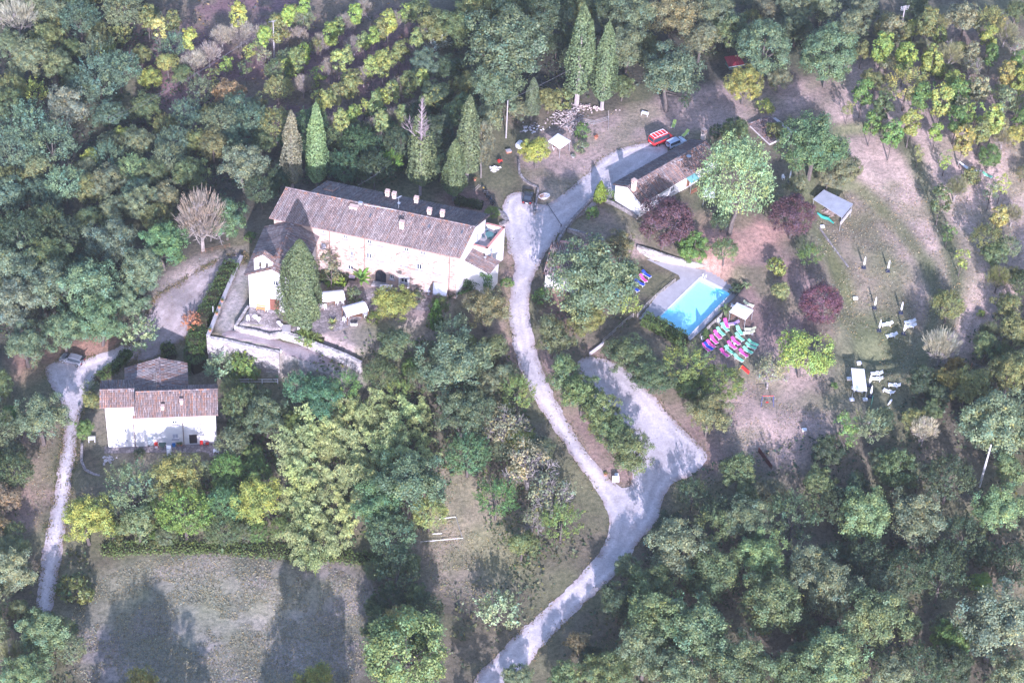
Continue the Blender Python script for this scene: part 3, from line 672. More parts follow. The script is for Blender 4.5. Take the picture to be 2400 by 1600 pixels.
draped('lane', 'C3', [[(330,985,-1.2),(470,1000,-1.2),(800,1110,-1.4),(1100,1200,-2),(1380,1290,-2.4),(1330,1400,-2.5),(960,1320,-2),(800,1205,-1.5),(100,1060,-1.2)]], road_mat('packed_earth', (.28,.23,.23), (.36,.30,.30)), .05, .25, 9)
draped('farmyard_paving', 'A5', [Z0([(300,1225),(345,1242),(640,1225),(1520,1195),(1600,1195),(1600,1345),(1440,1345),(1430,1290),(300,1300)], -7)], COBBLE, .05, .05, 10, smooth=0)
# ------------------------------------------------------------------ pool: deck, basin, water, ladder
_deck = [flat('S', *q, -3) for q in ((1498,600),(1655,631),(1690,646),(1743,684),(1618,798),(1494,748),(1540,690),(1600,650))]
DECK = M('deck_stone', (.38,.36,.375), .14, .8, .8, .25)
def inset(P, d):
    c = np.mean(P, 0); return [p+(p-c)/np.linalg.norm((p-c)[:2])*d for p in P]
def deck():
    mb = MB(); res = .5; a = np.array([p[:2] for p in _deck]); x0, y0 = a.min(0); x1, y1 = a.max(0); rim = inset(POOL, .35)
    X, Y = np.meshgrid(np.arange(x0-1, x1+1, res), np.arange(y0-1, y1+1, res)); d = np.maximum(sdf(_deck, X, Y), -sdf(rim, X, Y)); e = .02
    f = lambda X, Y: np.maximum(sdf(_deck, X, Y), -sdf(rim, X, Y))
    gx = (f(X+e, Y)-f(X-e, Y))/(2*e); gy = (f(X, Y+e)-f(X, Y-e))/(2*e); g = np.maximum(np.hypot(gx, gy), .5); k = np.where(d > 0, np.minimum(d/g, 1), 0)
    ins = d < 0; cell = np.zeros(X.shape, bool); cell[:-1, :-1] = (ins[:-1, :-1].astype(int)+ins[1:, :-1]+ins[:-1, 1:]+ins[1:, 1:]) >= 1
    return sheet('pool_deck', X-gx/g*k, Y-gy/g*k, np.full(X.shape, -2.93), cell, np.ones(X.shape+(3,)), DECK)
deck()
pool = thing('swimming_pool', 'rectangular blue swimming pool with white rim and ladder in the paved deck', 'swimming pool', POOL[3]*[1,1,0]+np.array((0,0,-4.5)), world=True)
mb = MB()
inn = POOL
for i in range(4):
    a, b = inn[i], inn[(i+1) % 4]; mb.poly([(b[0],b[1],-3.0),(a[0],a[1],-3.0),(a[0],a[1],-3.75),(b[0],b[1],-3.75)])
mb.poly([(p[0],p[1],-3.75) for p in inn][::-1])
mb.build('basin', M('pool_liner', (.37,.76,.88), .05, .6, .6, .3, bstr=0), pool)
mb = MB(); o_ = inset(POOL, .42)
for i in range(4):
    j = (i+1) % 4; mb.slab([(inn[i][0],inn[i][1],-2.87),(inn[j][0],inn[j][1],-2.87),(o_[j][0],o_[j][1],-2.87),(o_[i][0],o_[i][1],-2.87)], .15)
mb.build('rim', M('rim_stone', (.62,.60,.60), .1, 1, .7, .3), pool)
w = MB(); w.poly([(p[0],p[1],-3.06) for p in inn] if np.cross((inn[1]-inn[0])[:2], (inn[2]-inn[1])[:2]) > 0 else [(p[0],p[1],-3.06) for p in inn][::-1]); wt = w.build('water', WATER, pool)
mb = MB(); l0 = flat('B1', 1155,338,-2.9); l1 = flat('B1', 1183,350,-2.9); nn = unit(V3(POOL[2])-V3(POOL[1]))
for l in (l0, l1): mb.tube([l-nn*.45+(0,0,0), l-nn*.42+(0,0,.75), l-nn*.05+(0,0,.85), l+nn*.12+(0,0,.4), l+nn*.14-(0,0,.9)], .035, 6)
for k in range(3): mb.tube([l0+nn*.14-(0,0,.15+.28*k), l1+nn*.14-(0,0,.15+.28*k)], .03, 5)
mb.build('ladder', WHITE, pool)

# ------------------------------------------------------------------ building helpers
RT_ = np.random.RandomState(5)
TILECOL = np.array([(.27,.205,.20),(.30,.24,.235),(.22,.165,.165),(.34,.29,.29),(.30,.20,.175),(.38,.20,.14),(.15,.12,.125),(.40,.35,.35)])
def tile_cols(n, w): return TILECOL[RT_.choice(len(TILECOL), n, p=np.array(w)/sum(w))]*(1+.14*RT_.normal(size=(n, 1)))*np.array((.68,.73,.72))
GREYMIX, REDMIX, SLATE = (6,5,3,3,2,.25,1.3,1.2), (4,3,2,1.5,5,2.2,.5,.5), (5,4,4,3,1,.3,1.6,1.2)
def roof_tiles(root, part, A, B, C, D, mix=GREYMIX, pitch=.26, row=.44, clip=None, edge=True):
    A, B, C, D = map(V3, (A, B, C, D)); nc = max(2, int(np.linalg.norm(B-A)/pitch)); nr = max(2, int(np.linalg.norm(D-A)/row))
    S, T = np.meshgrid((np.arange(nc)+.5)/nc, np.arange(nr)/nr); S = S.ravel(); T = T.ravel(); n = len(S)
    bl = lambda s, t: (A*(1-s[:, None])+B*s[:, None])*(1-t[:, None])+(D*(1-s[:, None])+C*s[:, None])*t[:, None]
    e = unit(B-A); nn = np.cross(B-A, D-A); nn = nn/np.linalg.norm(nn); nn = nn if nn[2] > 0 else -nn
    p0 = bl(S, T-.02)+nn*.055+nn*RT_.uniform(0, .025, (n, 1)); p1 = bl(S, np.minimum(T+1.12/nr, 1.0))+nn*.02
    js = RT_.normal(size=(n, 1))*.015
    w = np.linalg.norm(B-A)/nc*.37; V = np.zeros((n, 8, 3))
    for k, (x, z) in enumerate(((-1,0),(-.55,.85),(.55,.85),(1,0))):
        V[:, k] = p0+e*(x*w+js)+nn*z*w*.95; V[:, 4+k] = p1+e*(x*w*.85+js)+nn*z*w*.8
    F = np.array([(0,1,5,4),(1,2,6,5),(2,3,7,6),(0,3,2,1)]); F = (np.arange(n)[:, None, None]*8+F).reshape(-1, 4)
    col = tile_cols(n, mix); cc_ = tile_cols(nc, mix)[np.tile(np.arange(nc), nr)]; col = .55*col+.45*cc_
    if edge:
        m = (S < .8/nc) | (S > 1-.8/nc) | (T > 1-1.2/nr); col[m] = tile_cols(int(m.sum()), REDMIX)
    me = mesh_from('roof_tiles', V.reshape(-1, 3)-np.array(root['_o']), F, np.repeat(col, 8, 0), TILE)
    o = bpy.data.objects.new('roof_tiles', me); COL.objects.link(o); o.parent = part; o['kind'] = 'stuff'; return o
ROOFBASE = M('roof_base', (.10,.075,.07), .2, 2, .9, .1)
def roof_plane(root, A, B, C, D, mix=GREYMIX, th=.16, name='roof', pitch=.26, **kw):
    A, B, C, D = map(V3, (A, B, C, D)); mb = MB(); mb.slab([A, B, C, D], th)
    p = sub(mb.build(name, ROOFBASE, root), root); roof_tiles(root, p, A, B, C, D, mix, pitch, **kw); return p
def ridge_tiles(root, part, a, b, mix=REDMIX):
    a, b = V3(a), V3(b); n = max(2, int(np.linalg.norm(b-a)/.42)); mb = MB(); cs = tile_cols(n, mix)
    for i in range(n):
        p = a+(b-a)*(i/n); q = a+(b-a)*((i+1.1)/n); mb.tube([p+(0,0,.04), q+(0,0,.02)], [.15, .125], 6, tuple(cs[i]))
    o = mb.build('ridge_tiles', TILE, part if not root.get('_w') else root); 
    if root.get('_w'): o.parent = part
    o['kind'] = 'stuff'; return o
def wall(mb, p0, p1, z0, z1, ops=(), depth=.3, side=1):
    """outer face with openings (s0, s1, z0, z1[, arch]) and their reveals; the outside is on the right of p0 -> p1"""
    p0, p1 = V3(p0)[:2], V3(p1)[:2]; L = np.linalg.norm(p1-p0); e = (p1-p0)/L; n = np.array((e[1], -e[0]))*side
    P = lambda s, z, d=0: (p0[0]+e[0]*s-n[0]*d, p0[1]+e[1]*s-n[1]*d, z)
    S = sorted({0, L, *[o[0] for o in ops], *[o[1] for o in ops]}); Z = sorted({z0, z1, *[o[2] for o in ops], *[o[3] for o in ops]})
    for i in range(len(S)-1):
        for j in range(len(Z)-1):
            sm, zm = (S[i]+S[i+1])/2, (Z[j]+Z[j+1])/2
            if any(o[0] < sm < o[1] and o[2] < zm < o[3] for o in ops): continue
            mb.poly([P(S[i], Z[j]), P(S[i+1], Z[j]), P(S[i+1], Z[j+1]), P(S[i], Z[j+1])])
    for o in ops:
        a, b, c, d = o[:4]
        mb.poly([P(a,c),P(b,c),P(b,c,depth),P(a,c,depth)]); mb.poly([P(a,d,depth),P(b,d,depth),P(b,d),P(a,d)])
        mb.poly([P(a,c),P(a,c,depth),P(a,d,depth),P(a,d)]); mb.poly([P(b,c,depth),P(b,c),P(b,d),P(b,d,depth)])
        if len(o) > 4 and o[4]:                  # round head: fill the two corners
            r = (b-a)/2; m = (a+b)/2; arc = [(m+r*math.cos(t), d-r*.9+r*.9*math.sin(t)) for t in np.linspace(0, PI, 13)]
            mb.poly([P(b, d)]+[P(*q) for q in arc[6::-1]][::-1][::-1]); mb.poly([P(a, d)]+[P(*q) for q in arc[6:]])
def on_wall(r, x, y, p0, p1):
    p0, p1 = V3(p0), V3(p1); e = (p1-p0)[:2]; L = np.linalg.norm(e); e = e/L; n = np.array((e[1], -e[0], 0)); d = ray(r, x, y)
    q = CAM+d*(np.dot(p0-CAM, n)/np.dot(d, n)); return float(np.dot(q[:2]-p0[:2], e)), float(q[2])
WINWHITE = M('white_window_paint', (.72,.71,.72), .05, 3, .5, .3, bstr=0)
SHUT = M('pale_shutter', (.40,.40,.46), .08, 3, .6, .3, bstr=0)
SILL = M('sill_stone', (.36,.34,.36), .12, 3, .8, .2)
def window(root, p0, p1, s, z, w, h, style='panes', depth=.14, sill=True, label=None, frame=None):
    """style: panes (dark glass), shut (closed pale shutters), half (one leaf ajar)"""
    p0, p1 = V3(p0), V3(p1); e = unit((p1-p0)*[1,1,0]); n = np.array((e[1], -e[0], 0)); rz = math.atan2(e[1], e[0]); b = p0*[1,1,0]+e*s
    fm = frame or WINWHITE; f = MB(); c = b-n*depth
    for q in (-w/2+.05, w/2-.05): f.box(c+e*q+(0,0,z+h/2), (.1,.08,h), rz)
    for q in (.05, h-.05): f.box(c+(0,0,z+q), (w-.2,.08,.1), rz)
    f.box(c+(0,0,z+h/2), (.10,.09,h-.2), rz)
    if h > 1.3: f.box(c+(0,0,z+h*.55), (w-.2,.07,.06), rz)
    fr = sub(f.build('window', fm, root), root)
    if label: fr['label'] = label
    for k, q in enumerate((-1, 1)):
        g = MB(); ww = (w-.3)/2; ctr = c+e*q*(w/4-.0)+(0,0,z+h/2)
        if style == 'shut' or (style == 'half' and k == 0):
            g.box(ctr+n*.05, (ww+.1,.04,h-.12), rz); o = g.build('shutter', SHUT, root)
        else:
            g.box(ctr-n*.02, (ww,.03,h-.2), rz); o = g.build('pane', GLASS, root)
        o.parent = fr; 
    if sill:
        g = MB(); g.box(b+n*.08+(0,0,z-.07), (w+.35,.3,.12), rz); o = g.build('sill', SILL, root); o.parent = fr
    return fr
def chimney(root, p, w=.8, d=.6, h=1.2, cap='tiles', name='chimney', rz=0, dark=True):
    w, d = w*.85, d*.85
    mb = MB(); p = V3(p); mb.box(p+(0,0,h/2-.4), (w, d, h+.8), rz); o = sub(mb.build(name, M('chimney_plaster', (.66,.54,.46), .15, 2, .9, .1), root), root)
    m2 = MB(); m2.box(p+(0,0,h+.08), (w+.2, d+.2, .16), rz)
    if cap == 'tiles':
        for k in (-1, 1): m2.box(p+np.array((math.cos(rz), math.sin(rz), 0))*k*w*.42+(0,0,h+.28), (.14, d, .3), rz)
        m2.box(p+(0,0,h+.5), (w+.16, d+.16, .12), rz)
    c = m2.build('cap', M('chimney_tile', (.52,.38,.31), .2, 2, .9, .1), root); c.parent = o
    if dark:
        m3 = MB(); q = np.array((math.sin(rz), -math.cos(rz), 0)); m3.box(p+q*(d/2+.012)+(0,0,h-.3), (w*.5,.02,.14), rz); v = m3.build('vent', DARK, root); v.parent = o
    return o
def pipe(root, a, b, r=.06, name='downpipe', mat=None):
    mb = MB(); mb.tube([a, b], r, 6); return mb.build(name, mat or LEADPIPE, root)

# ------------------------------------------------------------------ the convent
pL = flat('A3', 1600, 890, 0); pR = flat('A4', 985, 1130, 0); fe = unit(pR-pL); fn = np.array((fe[1], -fe[0], 0)); frz = math.atan2(fe[1], fe[0])
F0 = pL-fe*18.3; F1 = pL+fe*13.6                 # the two ends of the front wall
dp = np.array((2.0, 5.8, 0)); dp2 = np.array((2.1, 5.6, 0))
conv = thing('convent', 'long pinkish stone convent with a big weathered tiled roof and many chimneys', 'building', F0*[1,1,0], world=True)
EZ, RZ_ = 9.55, 11.1
E0, E1 = F0-fe*.7+fn*.38+(0,0,EZ-.12), F1+fe*.55+fn*.38+(0,0,EZ-.12)
r0, r1 = F0-fe*.7+dp+(0,0,RZ_), F1+fe*.55+dp+(0,0,RZ_)
bk = F0+fe*3.5+dp; b0 = bk+dp2*1.08+(0,0,8.9); b1 = F1+fe*.55+dp+dp2*1.08+(0,0,8.9)
roofF = roof_plane(conv, E0, E1, r1, r0, GREYMIX)
ridge_tiles(conv, roofF, r0, r1)
roofB = roof_plane(conv, b1, b0, bk+(0,0,RZ_-.02), r1-(0,0,.02), SLATE)
ops = []
WN = [('A3',975,300,'panes',.75,.75),('A3',1225,355,'panes',.8,.85),('A3',1498,402,'panes',.85,.85),('A3',1920,488,'panes',.85,.85),('A4',685,562,'panes',.85,.85),('A3',1630,435,'shut',.85,.7),
      ('A3',972,470,'shut',.85,1.05),('A3',1283,562,'half',.85,1.1),('A3',1492,590,'panes',.9,1.15),('A3',1637,617,'shut',.9,1.15),('A3',1898,672,'shut',.9,1.2),('A4',640,762,'panes',.95,1.2),('A4',865,812,'shut',.9,1.15),
      ('A3',1280,722,'panes',1.0,.95),('A3',1757,832,'panes',.75,.9),('A4',455,912,'panes',1.2,1.6)]
for r, x, y, st, w_, h_ in WN:
    s, z = on_wall(r, x, y, F0, F1); z = min(z-h_/2, EZ-.8-h_); ops.append((s-w_/2, s+w_/2, z, z+h_, r == 'A3' and x == 1280))
s, z = on_wall('A3', 1628, 880, F0, F1); DW, DH = 1.9, 2.75; ops.append((s-DW/2, s+DW/2, .02, DH, True)); door_s = s
s9, _ = on_wall('A4', 740, 970, F0, F1); ops.append((s9-.4, s9+.4, .5, 1.7))
s8, _ = on_wall('A4', 895, 1060, F0, F1)
mb = MB(); wall(mb, F0, F1, -1.2, EZ, ops, .32)
mb.build('front_wall', FACADE, conv)
for o, wn_ in zip(ops, WN): window(conv, F0, F1, (o[0]+o[1])/2, o[2], o[1]-o[0], o[3]-o[2], wn_[3])
window(conv, F0, F1, s9, .5, .8, 1.2, 'shut', label='low window with pale blue shutters')
mb = MB(); g = MB()
c = F0+fe*door_s-fn*.25
mb.box(c-fe*.9+(0,0,1.2), (.14,.1,2.4), frz); mb.box(c+fe*.9+(0,0,1.2), (.14,.1,2.4), frz); mb.box(c+(0,0,1.2), (.12,.1,2.4), frz); mb.box(c+(0,0,2.2), (1.7,.1,.1), frz)
dr = sub(mb.build('door', M('dark_wood', (.06,.05,.06), .2, 3, .6, .3), conv), conv)
for k in (-1, 1):
    g = MB(); g.box(c+fe*k*.46-fn*.02+(0,0,1.35), (.72,.03,2.6), frz); o = g.build('pane', GLASS, conv); o.parent = dr
mb = MB()                                        # rough stone arch round the door, each stone proud of the wall
arch = []
for k, t in enumerate(np.linspace(0, PI, 14)):
    p = F0+fe*(door_s+1.35*math.cos(t))+fn*.03+(0,0,1.85+1.35*math.sin(t)); mb.box(p, (.30,.12,.28), frz, col=(.9+.2*random.random(),)*3, ry=-t)
mb.build('door_arch', M('arch_stone', (.52,.42,.36), .2, 2, .9, .1), conv)['kind'] = 'stuff'
mb = MB(); mb.box(F0+fe*door_s+fn*.6+(0,0,.08), (2.6,1.2,.16), frz); mb.build('door_step', CONC, conv)
mb = MB(); q = F0+fe*(on_wall('A4',455,912,F0,F1)[0])+fn*.02                       # white surround of the low window
for k in (-1, 1): mb.box(q+fe*k*.78+(0,0,1.2), (.32,.06,2.3), frz)
mb.box(q+(0,0,2.42), (1.9,.06,.35), frz); mb.build('window_surround', PLASTER, conv)
for x0, y0, rg in ((1042,330,'A3'),(1442,400,'A3'),(1017,630,'A4')):
    s, z = on_wall(rg, x0, y0, F0, F1); p = F0+fe*s+fn*.08; pipe(conv, p+(0,0,-.2), p+(0,0,EZ-.2))
mb = MB(); mb.tube([E0+fn*.06-(0,0,.06), E1+fn*.06-(0,0,.06)], .09, 6); mb.build('gutter', LEADPIPE, conv)
for rg, x, y in (('A3',1140,430),('A3',1415,490),('A3',1830,560),('A4',385,595),('A4',840,700),('A4',1055,750),('A3',1390,690)):
    s, z = on_wall(rg, x, y, F0, F1); mb = MB(); mb.tube([F0+fe*(s-.35)+fn*.05+(0,0,z-.25), F0+fe*(s+.35)+fn*.05+(0,0,z+.25)], .04, 4); mb.build('wall_tie', M('iron', (.10,.07,.06), .2, 3, .7, .3), conv)
mb = MB()                                        # gable and back walls
G0, G1, G2 = F1, F1+dp, F1+dp+dp2
mb.poly([G0+(0,0,-.5), G1+(0,0,-.5), G2+(0,0,-.5), G2+(0,0,8.9), G1+(0,0,RZ_-.15), G0+(0,0,EZ-.05)])
K0, K1 = F0, F0+dp
mb.poly([K1+(0,0,-3), K0+(0,0,-3), K0+(0,0,EZ-.05), K1+(0,0,RZ_-.15)])
mb.poly([bk+(0,0,-3), K1+(0,0,-3), K1+(0,0,RZ_-.2), bk+(0,0,RZ_-.2)])
mb.poly([G2+(0,0,-3), bk+dp2+(0,0,-3), bk+dp2+(0,0,8.8), G2+(0,0,8.8)])
mb.poly([bk+dp2+(0,0,-3), bk+(0,0,-3), bk+(0,0,RZ_-.2), bk+dp2+(0,0,8.8)])
mb.build('side_walls', PLASTER, conv)
def roof_pt(r, x, y, plane):                     # point on a roof plane
    a, b, c = map(V3, plane); n = np.cross(b-a, c-a); d = ray(r, x, y); return CAM+d*(np.dot(a-CAM, n)/np.dot(d, n))
PF, PB = (E0, E1, r1), (b1, b0, r1)
for x, y in ((1208,905),(1270,925),(1473,965),(1593,1072),(1712,1092)): chimney(conv, roof_pt('A2', x, y, PB), .72, .62, .85, rz=frz)
chimney(conv, roof_pt('A2', 1340, 1195, PF), .8, .7, 1.0, rz=frz)
o = chimney(conv, roof_pt('A2', 897, 1010, PF), 1.5, .9, .35, 'flat', rz=frz)
p = roof_pt('A2', 690, 838, PB); up_ = unit(V3(r1)-V3(b1)); hx = unit(fe+(0,0,0))
mb = MB(); q = [p+hx*a*.85+unit(bk+(0,0,RZ_)-b0)*b*1.15+(0,0,.22) for a, b in ((-1,-1),(1,-1),(1,1),(-1,1))]; mb.slab(q, .12, (1,1,1)); hatch = sub(mb.build('roof_patch', ROOFBASE, conv), conv)
roof_tiles(conv, hatch, q[1], q[0], q[3], q[2], (3,3,1,4,5,4,.3,3), .26, .44, edge=False)
def antenna(root, p, h=2.2, name='antenna', dish=False):
    p = V3(p); mb = MB(); mb.tube([p-(0,0,.3), p+(0,0,h)], .035, 5)
    for k in range(6): mb.tube([p+(-.5+.1*k-.03,.1*k-.2,h-.15+.02*k), p+(.25+.1*k*.5,.1*k+.25,h-.1)], .02, 3)
    if dish: mb.lathe(p+(.05,-.1,h*.4), [(.02,0),(.22,.05),(.30,.14)], 8)
    return mb.build(name, STEEL, root)
antenna(conv, roof_pt('A2', 1310, 1000, PF), 2.0, dish=True)
mb = MB(); p = roof_pt('A2', 960, 975, PF); mb.box(p+(0,0,.2), (.7,.5,.5), frz); mb.build('roof_vent', STEEL, conv)
for x, y in ((1050,1085),(1893,1235),(1590,1180)):
    mb = MB(); p = roof_pt('A2', x, y, PF); mb.box(p+(0,0,.1), (.25,.7,.18), frz, rx=.2); mb.build('roof_vent', M('slate_vent', (.10,.11,.13), .1, 2, .6, .3), conv)
mb = MB(); mb.tube([roof_pt('A2', 990, 990, PF)+(0,0,.25), roof_pt('A2', 1265, 1035, PF)+(0,0,.25)], .03, 4); mb.build('roof_cable', WHITE, conv)
# roof terrace at the right end
TZ = 6.6
ta, tb, tc, td = [flat('A4', x, y, TZ) for x, y in ((1470,222),(1690,275),(1475,538),(1290,490))]
mb = MB(); mb.prism([ta[:2], tb[:2], tc[:2], td[:2]], -.5, TZ-.95); mb.build('terrace_block', PLASTER, conv)
mb = MB(); cop = MB()
for a, b in ((ta, tb), (tb, tc), (tc, td)):
    d = unit(b-a); rz = math.atan2(d[1], d[0]); L = np.linalg.norm(b-a); m = (a+b)/2; inn_ = np.array((d[1], -d[0], 0))*.15
    mb.box((m[0]+inn_[0], m[1]+inn_[1], TZ-.5), (L-.02, .29, .95), rz); cop.box((m[0]+inn_[0], m[1]+inn_[1], TZ+.02), (L+.1, .42, .09), rz)
mb.build('parapet', PLASTER, conv); cop.build('coping', M('coping_brick', (.48,.24,.20), .2, 2, .8, .2), conv)
mb = MB(); q = [ta*.94+tb*.06, tb*.94+td*.06, tc*.94+ta*.06, td]; mb.slab([(p[0], p[1], TZ-.93) for p in q], .02); mb.build('terrace_floor', M('terrace_tiles', (.36,.33,.34), .1, 2, .8, .2), conv)
mb = MB(); s_ = G1*.6+G2*.4; d_ = unit(G2-G1); mb.box((s_[0]+d_[1]*.05, s_[1]-d_[0]*.05, TZ-.95+1.05), (.9,.1,2.1), math.atan2(d_[1], d_[0])); mb.build('terrace_door', SHUT, conv)
# lean-to on the right of the gable
la, lb, lc, ld = flat('A4',1255,510,6.1), flat('A4',1632,690,4.3), flat('A4',1500,843,4.3), flat('A4',1152,652,6.1)
lean = roof_plane(conv, lc, lb, la, ld, REDMIX, name='lean_to_roof')
mb = MB(); k = [p*[1,1,0] for p in (la, lb, lc, ld)]; cen = sum(k)/4; k = [p+(cen-p)*.07 for p in k]
for i, j in ((3,2),(2,1),(1,0)):
    zz = lambda n: (5.9, 4.1, 4.1, 5.9)[n]; mb.poly([k[i]+(0,0,-1), k[j]+(0,0,-1), k[j]+(0,0,zz(j)), k[i]+(0,0,zz(i))])
mb.build('lean_to_walls', PLASTER, conv)
for x, y, rg in ((1530,640,'A4'),(1445,700,'A4')):
    p = roof_pt(rg, x, y, (la, lb, lc)); mb = MB(); mb.tube([p-(0,0,.2), p+(0,0,.9)], .13, 8); fl = sub(mb.build('flue', M('flue_metal', (.22,.17,.16), .2, 3, .6, .4), conv), conv)
    m2 = MB(); m2.lathe(p+(0,0,.9), [(.14,0),(.24,.1),(.24,.2),(.05,.34)], 8); o = m2.build('cowl', STEEL, conv); o.parent = fl
# ------------------------------------------------------------------ the church
C0 = flat('A3', 125, 1170, 0); ce = unit(fe*.2+unit(flat('A3', 460, 1220, 0)-C0)*.8); cn = np.array((ce[1], -ce[0], 0)); crz = math.atan2(ce[1], ce[0]); cd = -cn
CW, CL, CE, CR = 8.2, 12.3, 7.35, 9.5
ch = thing('church', 'small church with white front, bell gable and grey tiled roof beside the convent', 'church', C0, world=True)
P_ = lambda s, d, z: C0+ce*s+cd*d+(0,0,z)
rl = roof_plane(ch, P_(-.55,CL,CE-.12), P_(-.55,-.55,CE-.12), P_(CW/2,-.55,CR), P_(CW/2,CL,CR), SLATE)
rr_ = roof_plane(ch, P_(CW+.55,-.55,CE-.12), P_(CW+.55,CL,CE-.12), P_(CW/2,CL,CR-.01), P_(CW/2,-.55,CR-.01), (5,4,4,3,2,1,2,2))
ridge_tiles(ch, rl, P_(CW/2,-.5,CR+.02), P_(CW/2,CL*.55,CR+.02))
so = on_wall('A3', 417, 905, C0, C0+ce*CW); sd_ = on_wall('A3', 410, 1150, C0, C0+ce*CW)
cops = [(so[0]-.45, so[0]+.45, so[1]-.5, so[1]+.55), (sd_[0]-.85, sd_[0]+.85, .02, 2.55)]
mb = MB(); wall(mb, C0, C0+ce*CW, -.6, CE-.1, cops, .3); mb.poly([P_(0,0,CE-.1), P_(CW,0,CE-.1), P_(CW/2,0,CR-.15)])
mb.poly([P_(0,CL,-1), P_(0,0,-1), P_(0,0,CE-.1), P_(0,CL,CE-.1)]); mb.poly([P_(CW,0,-1), P_(CW,CL,-1), P_(CW,CL,CE-.1), P_(CW,0,CE-.1)])
mb.build('walls', PLASTER, ch)
window(ch, C0, C0+ce*CW, so[0], so[1]-.5, .9, 1.05)
for k in (-1, 1):
    mb = MB(); c = C0+ce*(sd_[0]+k*.425)-cn*.15; mb.box(c+(0,0,1.27), (.82,.08,2.5), crz); d_ = sub(mb.build('door', M('door_wood', (.20,.085,.06), .15, 3, .6, .3), ch), ch)
    for z in (.7, 1.8):
        m2 = MB(); m2.box(c+cn*.05+(0,0,z), (.56,.03,.8), crz); o = m2.build('panel', M('door_panel', (.17,.07,.05), .15, 3, .6, .3), ch); o.parent = d_
mb = MB(); mb.box(C0+ce*sd_[0]+cn*.25+(0,0,.06), (2.0,.5,.12), crz); mb.build('step', CONC, ch)
b_s0 = on_wall('C3', 533, 340, C0, C0+ce*CW)[0]; b_s1 = on_wall('C3', 733, 325, C0, C0+ce*CW)[0]; BW = b_s1-b_s0; bz0 = CE+.1
bb = [(b_s0+BW*.24, b_s0+BW*.40, bz0+1.1, bz0+2.55, True), (b_s0+BW*.60, b_s0+BW*.76, bz0+1.1, bz0+2.55, True)]
mb = MB(); q0, q1 = C0+ce*b_s0-cn*.12, C0+ce*b_s1-cn*.12
wall(mb, q0, q1, bz0-.6, bz0+3.2, [(o[0]-b_s0, o[1]-b_s0, *o[2:]) for o in bb], .75)
mb.poly([q0+(0,0,bz0+3.2), q1+(0,0,bz0+3.2), (q0+q1)/2+(0,0,bz0+4.3)])
w2 = MB(); wall(w2, q1-cn*.75, q0-cn*.75, bz0-.6, bz0+3.2, [(BW-o[1]+b_s0, BW-o[0]+b_s0, *o[2:]) for o in bb], .02); mb.v, mb.f, mb.c = mb.v+w2.v, mb.f+[tuple(i+len(mb.v) for i in f) for f in w2.f], mb.c+w2.c
for a, b in ((q0-cn*.75, q0), (q1, q1-cn*.75)): mb.poly([a+(0,0,bz0-.6), b+(0,0,bz0-.6), b+(0,0,bz0+3.2), a+(0,0,bz0+3.2)])
mb.poly([q1-cn*.75+(0,0,bz0+3.2), q0-cn*.75+(0,0,bz0+3.2), (q0+q1)/2-cn*.75+(0,0,bz0+4.3)])
bg = sub(mb.build('bell_gable', PLASTER, ch), ch)
mm = (q0+q1)/2
for a in (q0-ce*.25, q1+ce*.25):
    sl = [a+cn*.2+(0,0,bz0+3.12), a-cn*.95+(0,0,bz0+3.12), mm-cn*.95+(0,0,bz0+4.42), mm+cn*.2+(0,0,bz0+4.42)]
    m2 = MB(); m2.slab(sl, .12); o = sub(m2.build('gable_roof', ROOFBASE, ch), ch); roof_tiles(ch, o, sl[0], sl[1], sl[2], sl[3], REDMIX, .26, .44)
mb = MB(); mb.box(mm+cn*.02+(0,0,bz0+3.05), (BW+.06,.08,.14), crz); o = mb.build('cornice', SILL, ch); o.parent = bg
for o in bb:
    m2 = MB(); c = C0+ce*((o[0]+o[1])/2)-cn*.5; m2.lathe(c+(0,0,o[2]+.35), [(.24,0),(.20,.1),(.16,.4),(.06,.52)], 8); k = m2.build('bell', M('bronze', (.10,.085,.06), .2, 3, .5, .5, .6), ch); k.parent = bg
# red tiled patch of roof behind the bell gable
# ------------------------------------------------------------------ white farmhouse at the lower left
fz = -7.0
h0 = flat('A5', 345, 1240, fz); h1 = flat('A5', 1515, 1195, fz); he = unit(h1-h0); hn = np.array((he[1], -he[0], 0)); hd = -hn; hrz = math.atan2(he[1], he[0])
fh = thing('farmhouse', 'white two-part farmhouse with reddish tiled roofs and a shed behind', 'house', h0, world=True)
HL = float(np.linalg.norm(h1-h0)); s_m = on_wall('A5', 640, 1100, h0, h1)[0]
Q = lambda s, d, z: h0+he*s+hd*d+(0,0,z-fz+0)
Q = lambda s, d, z: np.array((*(h0+he*s+hd*d)[:2], fz+z))
lE, lR, lD = 9.3, 10.1, 2.6; rE, rR, rD = 6.85, 8.1, 4.0
lf = roof_plane(fh, Q(-.8,-.35,lE-.12), Q(s_m+.1,-.35,lE-.12), Q(s_m+.1,lD,lR), Q(-.8,lD,lR), (4,2,2,1,4,4,.6,.6))
lb_ = roof_plane(fh, Q(s_m+.1,lD*2+.5,lE-.12), Q(-.8,lD*2+.5,lE-.12), Q(-.8,lD,lR-.01), Q(s_m+.1,lD,lR-.01), SLATE)
ridge_tiles(fh, lf, Q(-.8,lD,lR+.03), Q(s_m+.1,lD,lR+.03))
rf = roof_plane(fh, Q(s_m-.35,-.38,rE-.12), Q(HL+.45,-.38,rE-.12), Q(HL+.45,rD,rR), Q(s_m+.15,rD,rR), (4,2.5,2,1.5,4,3.5,.7,.8))
rK = rD+2.5
rb = roof_plane(fh, Q(HL+.45,rK,rE-.12), Q(s_m+.15,rK,rE-.12), Q(s_m+.15,rD,rR-.01), Q(HL+.45,rD,rR-.01), SLATE)
ridge_tiles(fh, rf, Q(s_m+.2,rD,rR+.03), Q(HL+.45,rD,rR+.03))
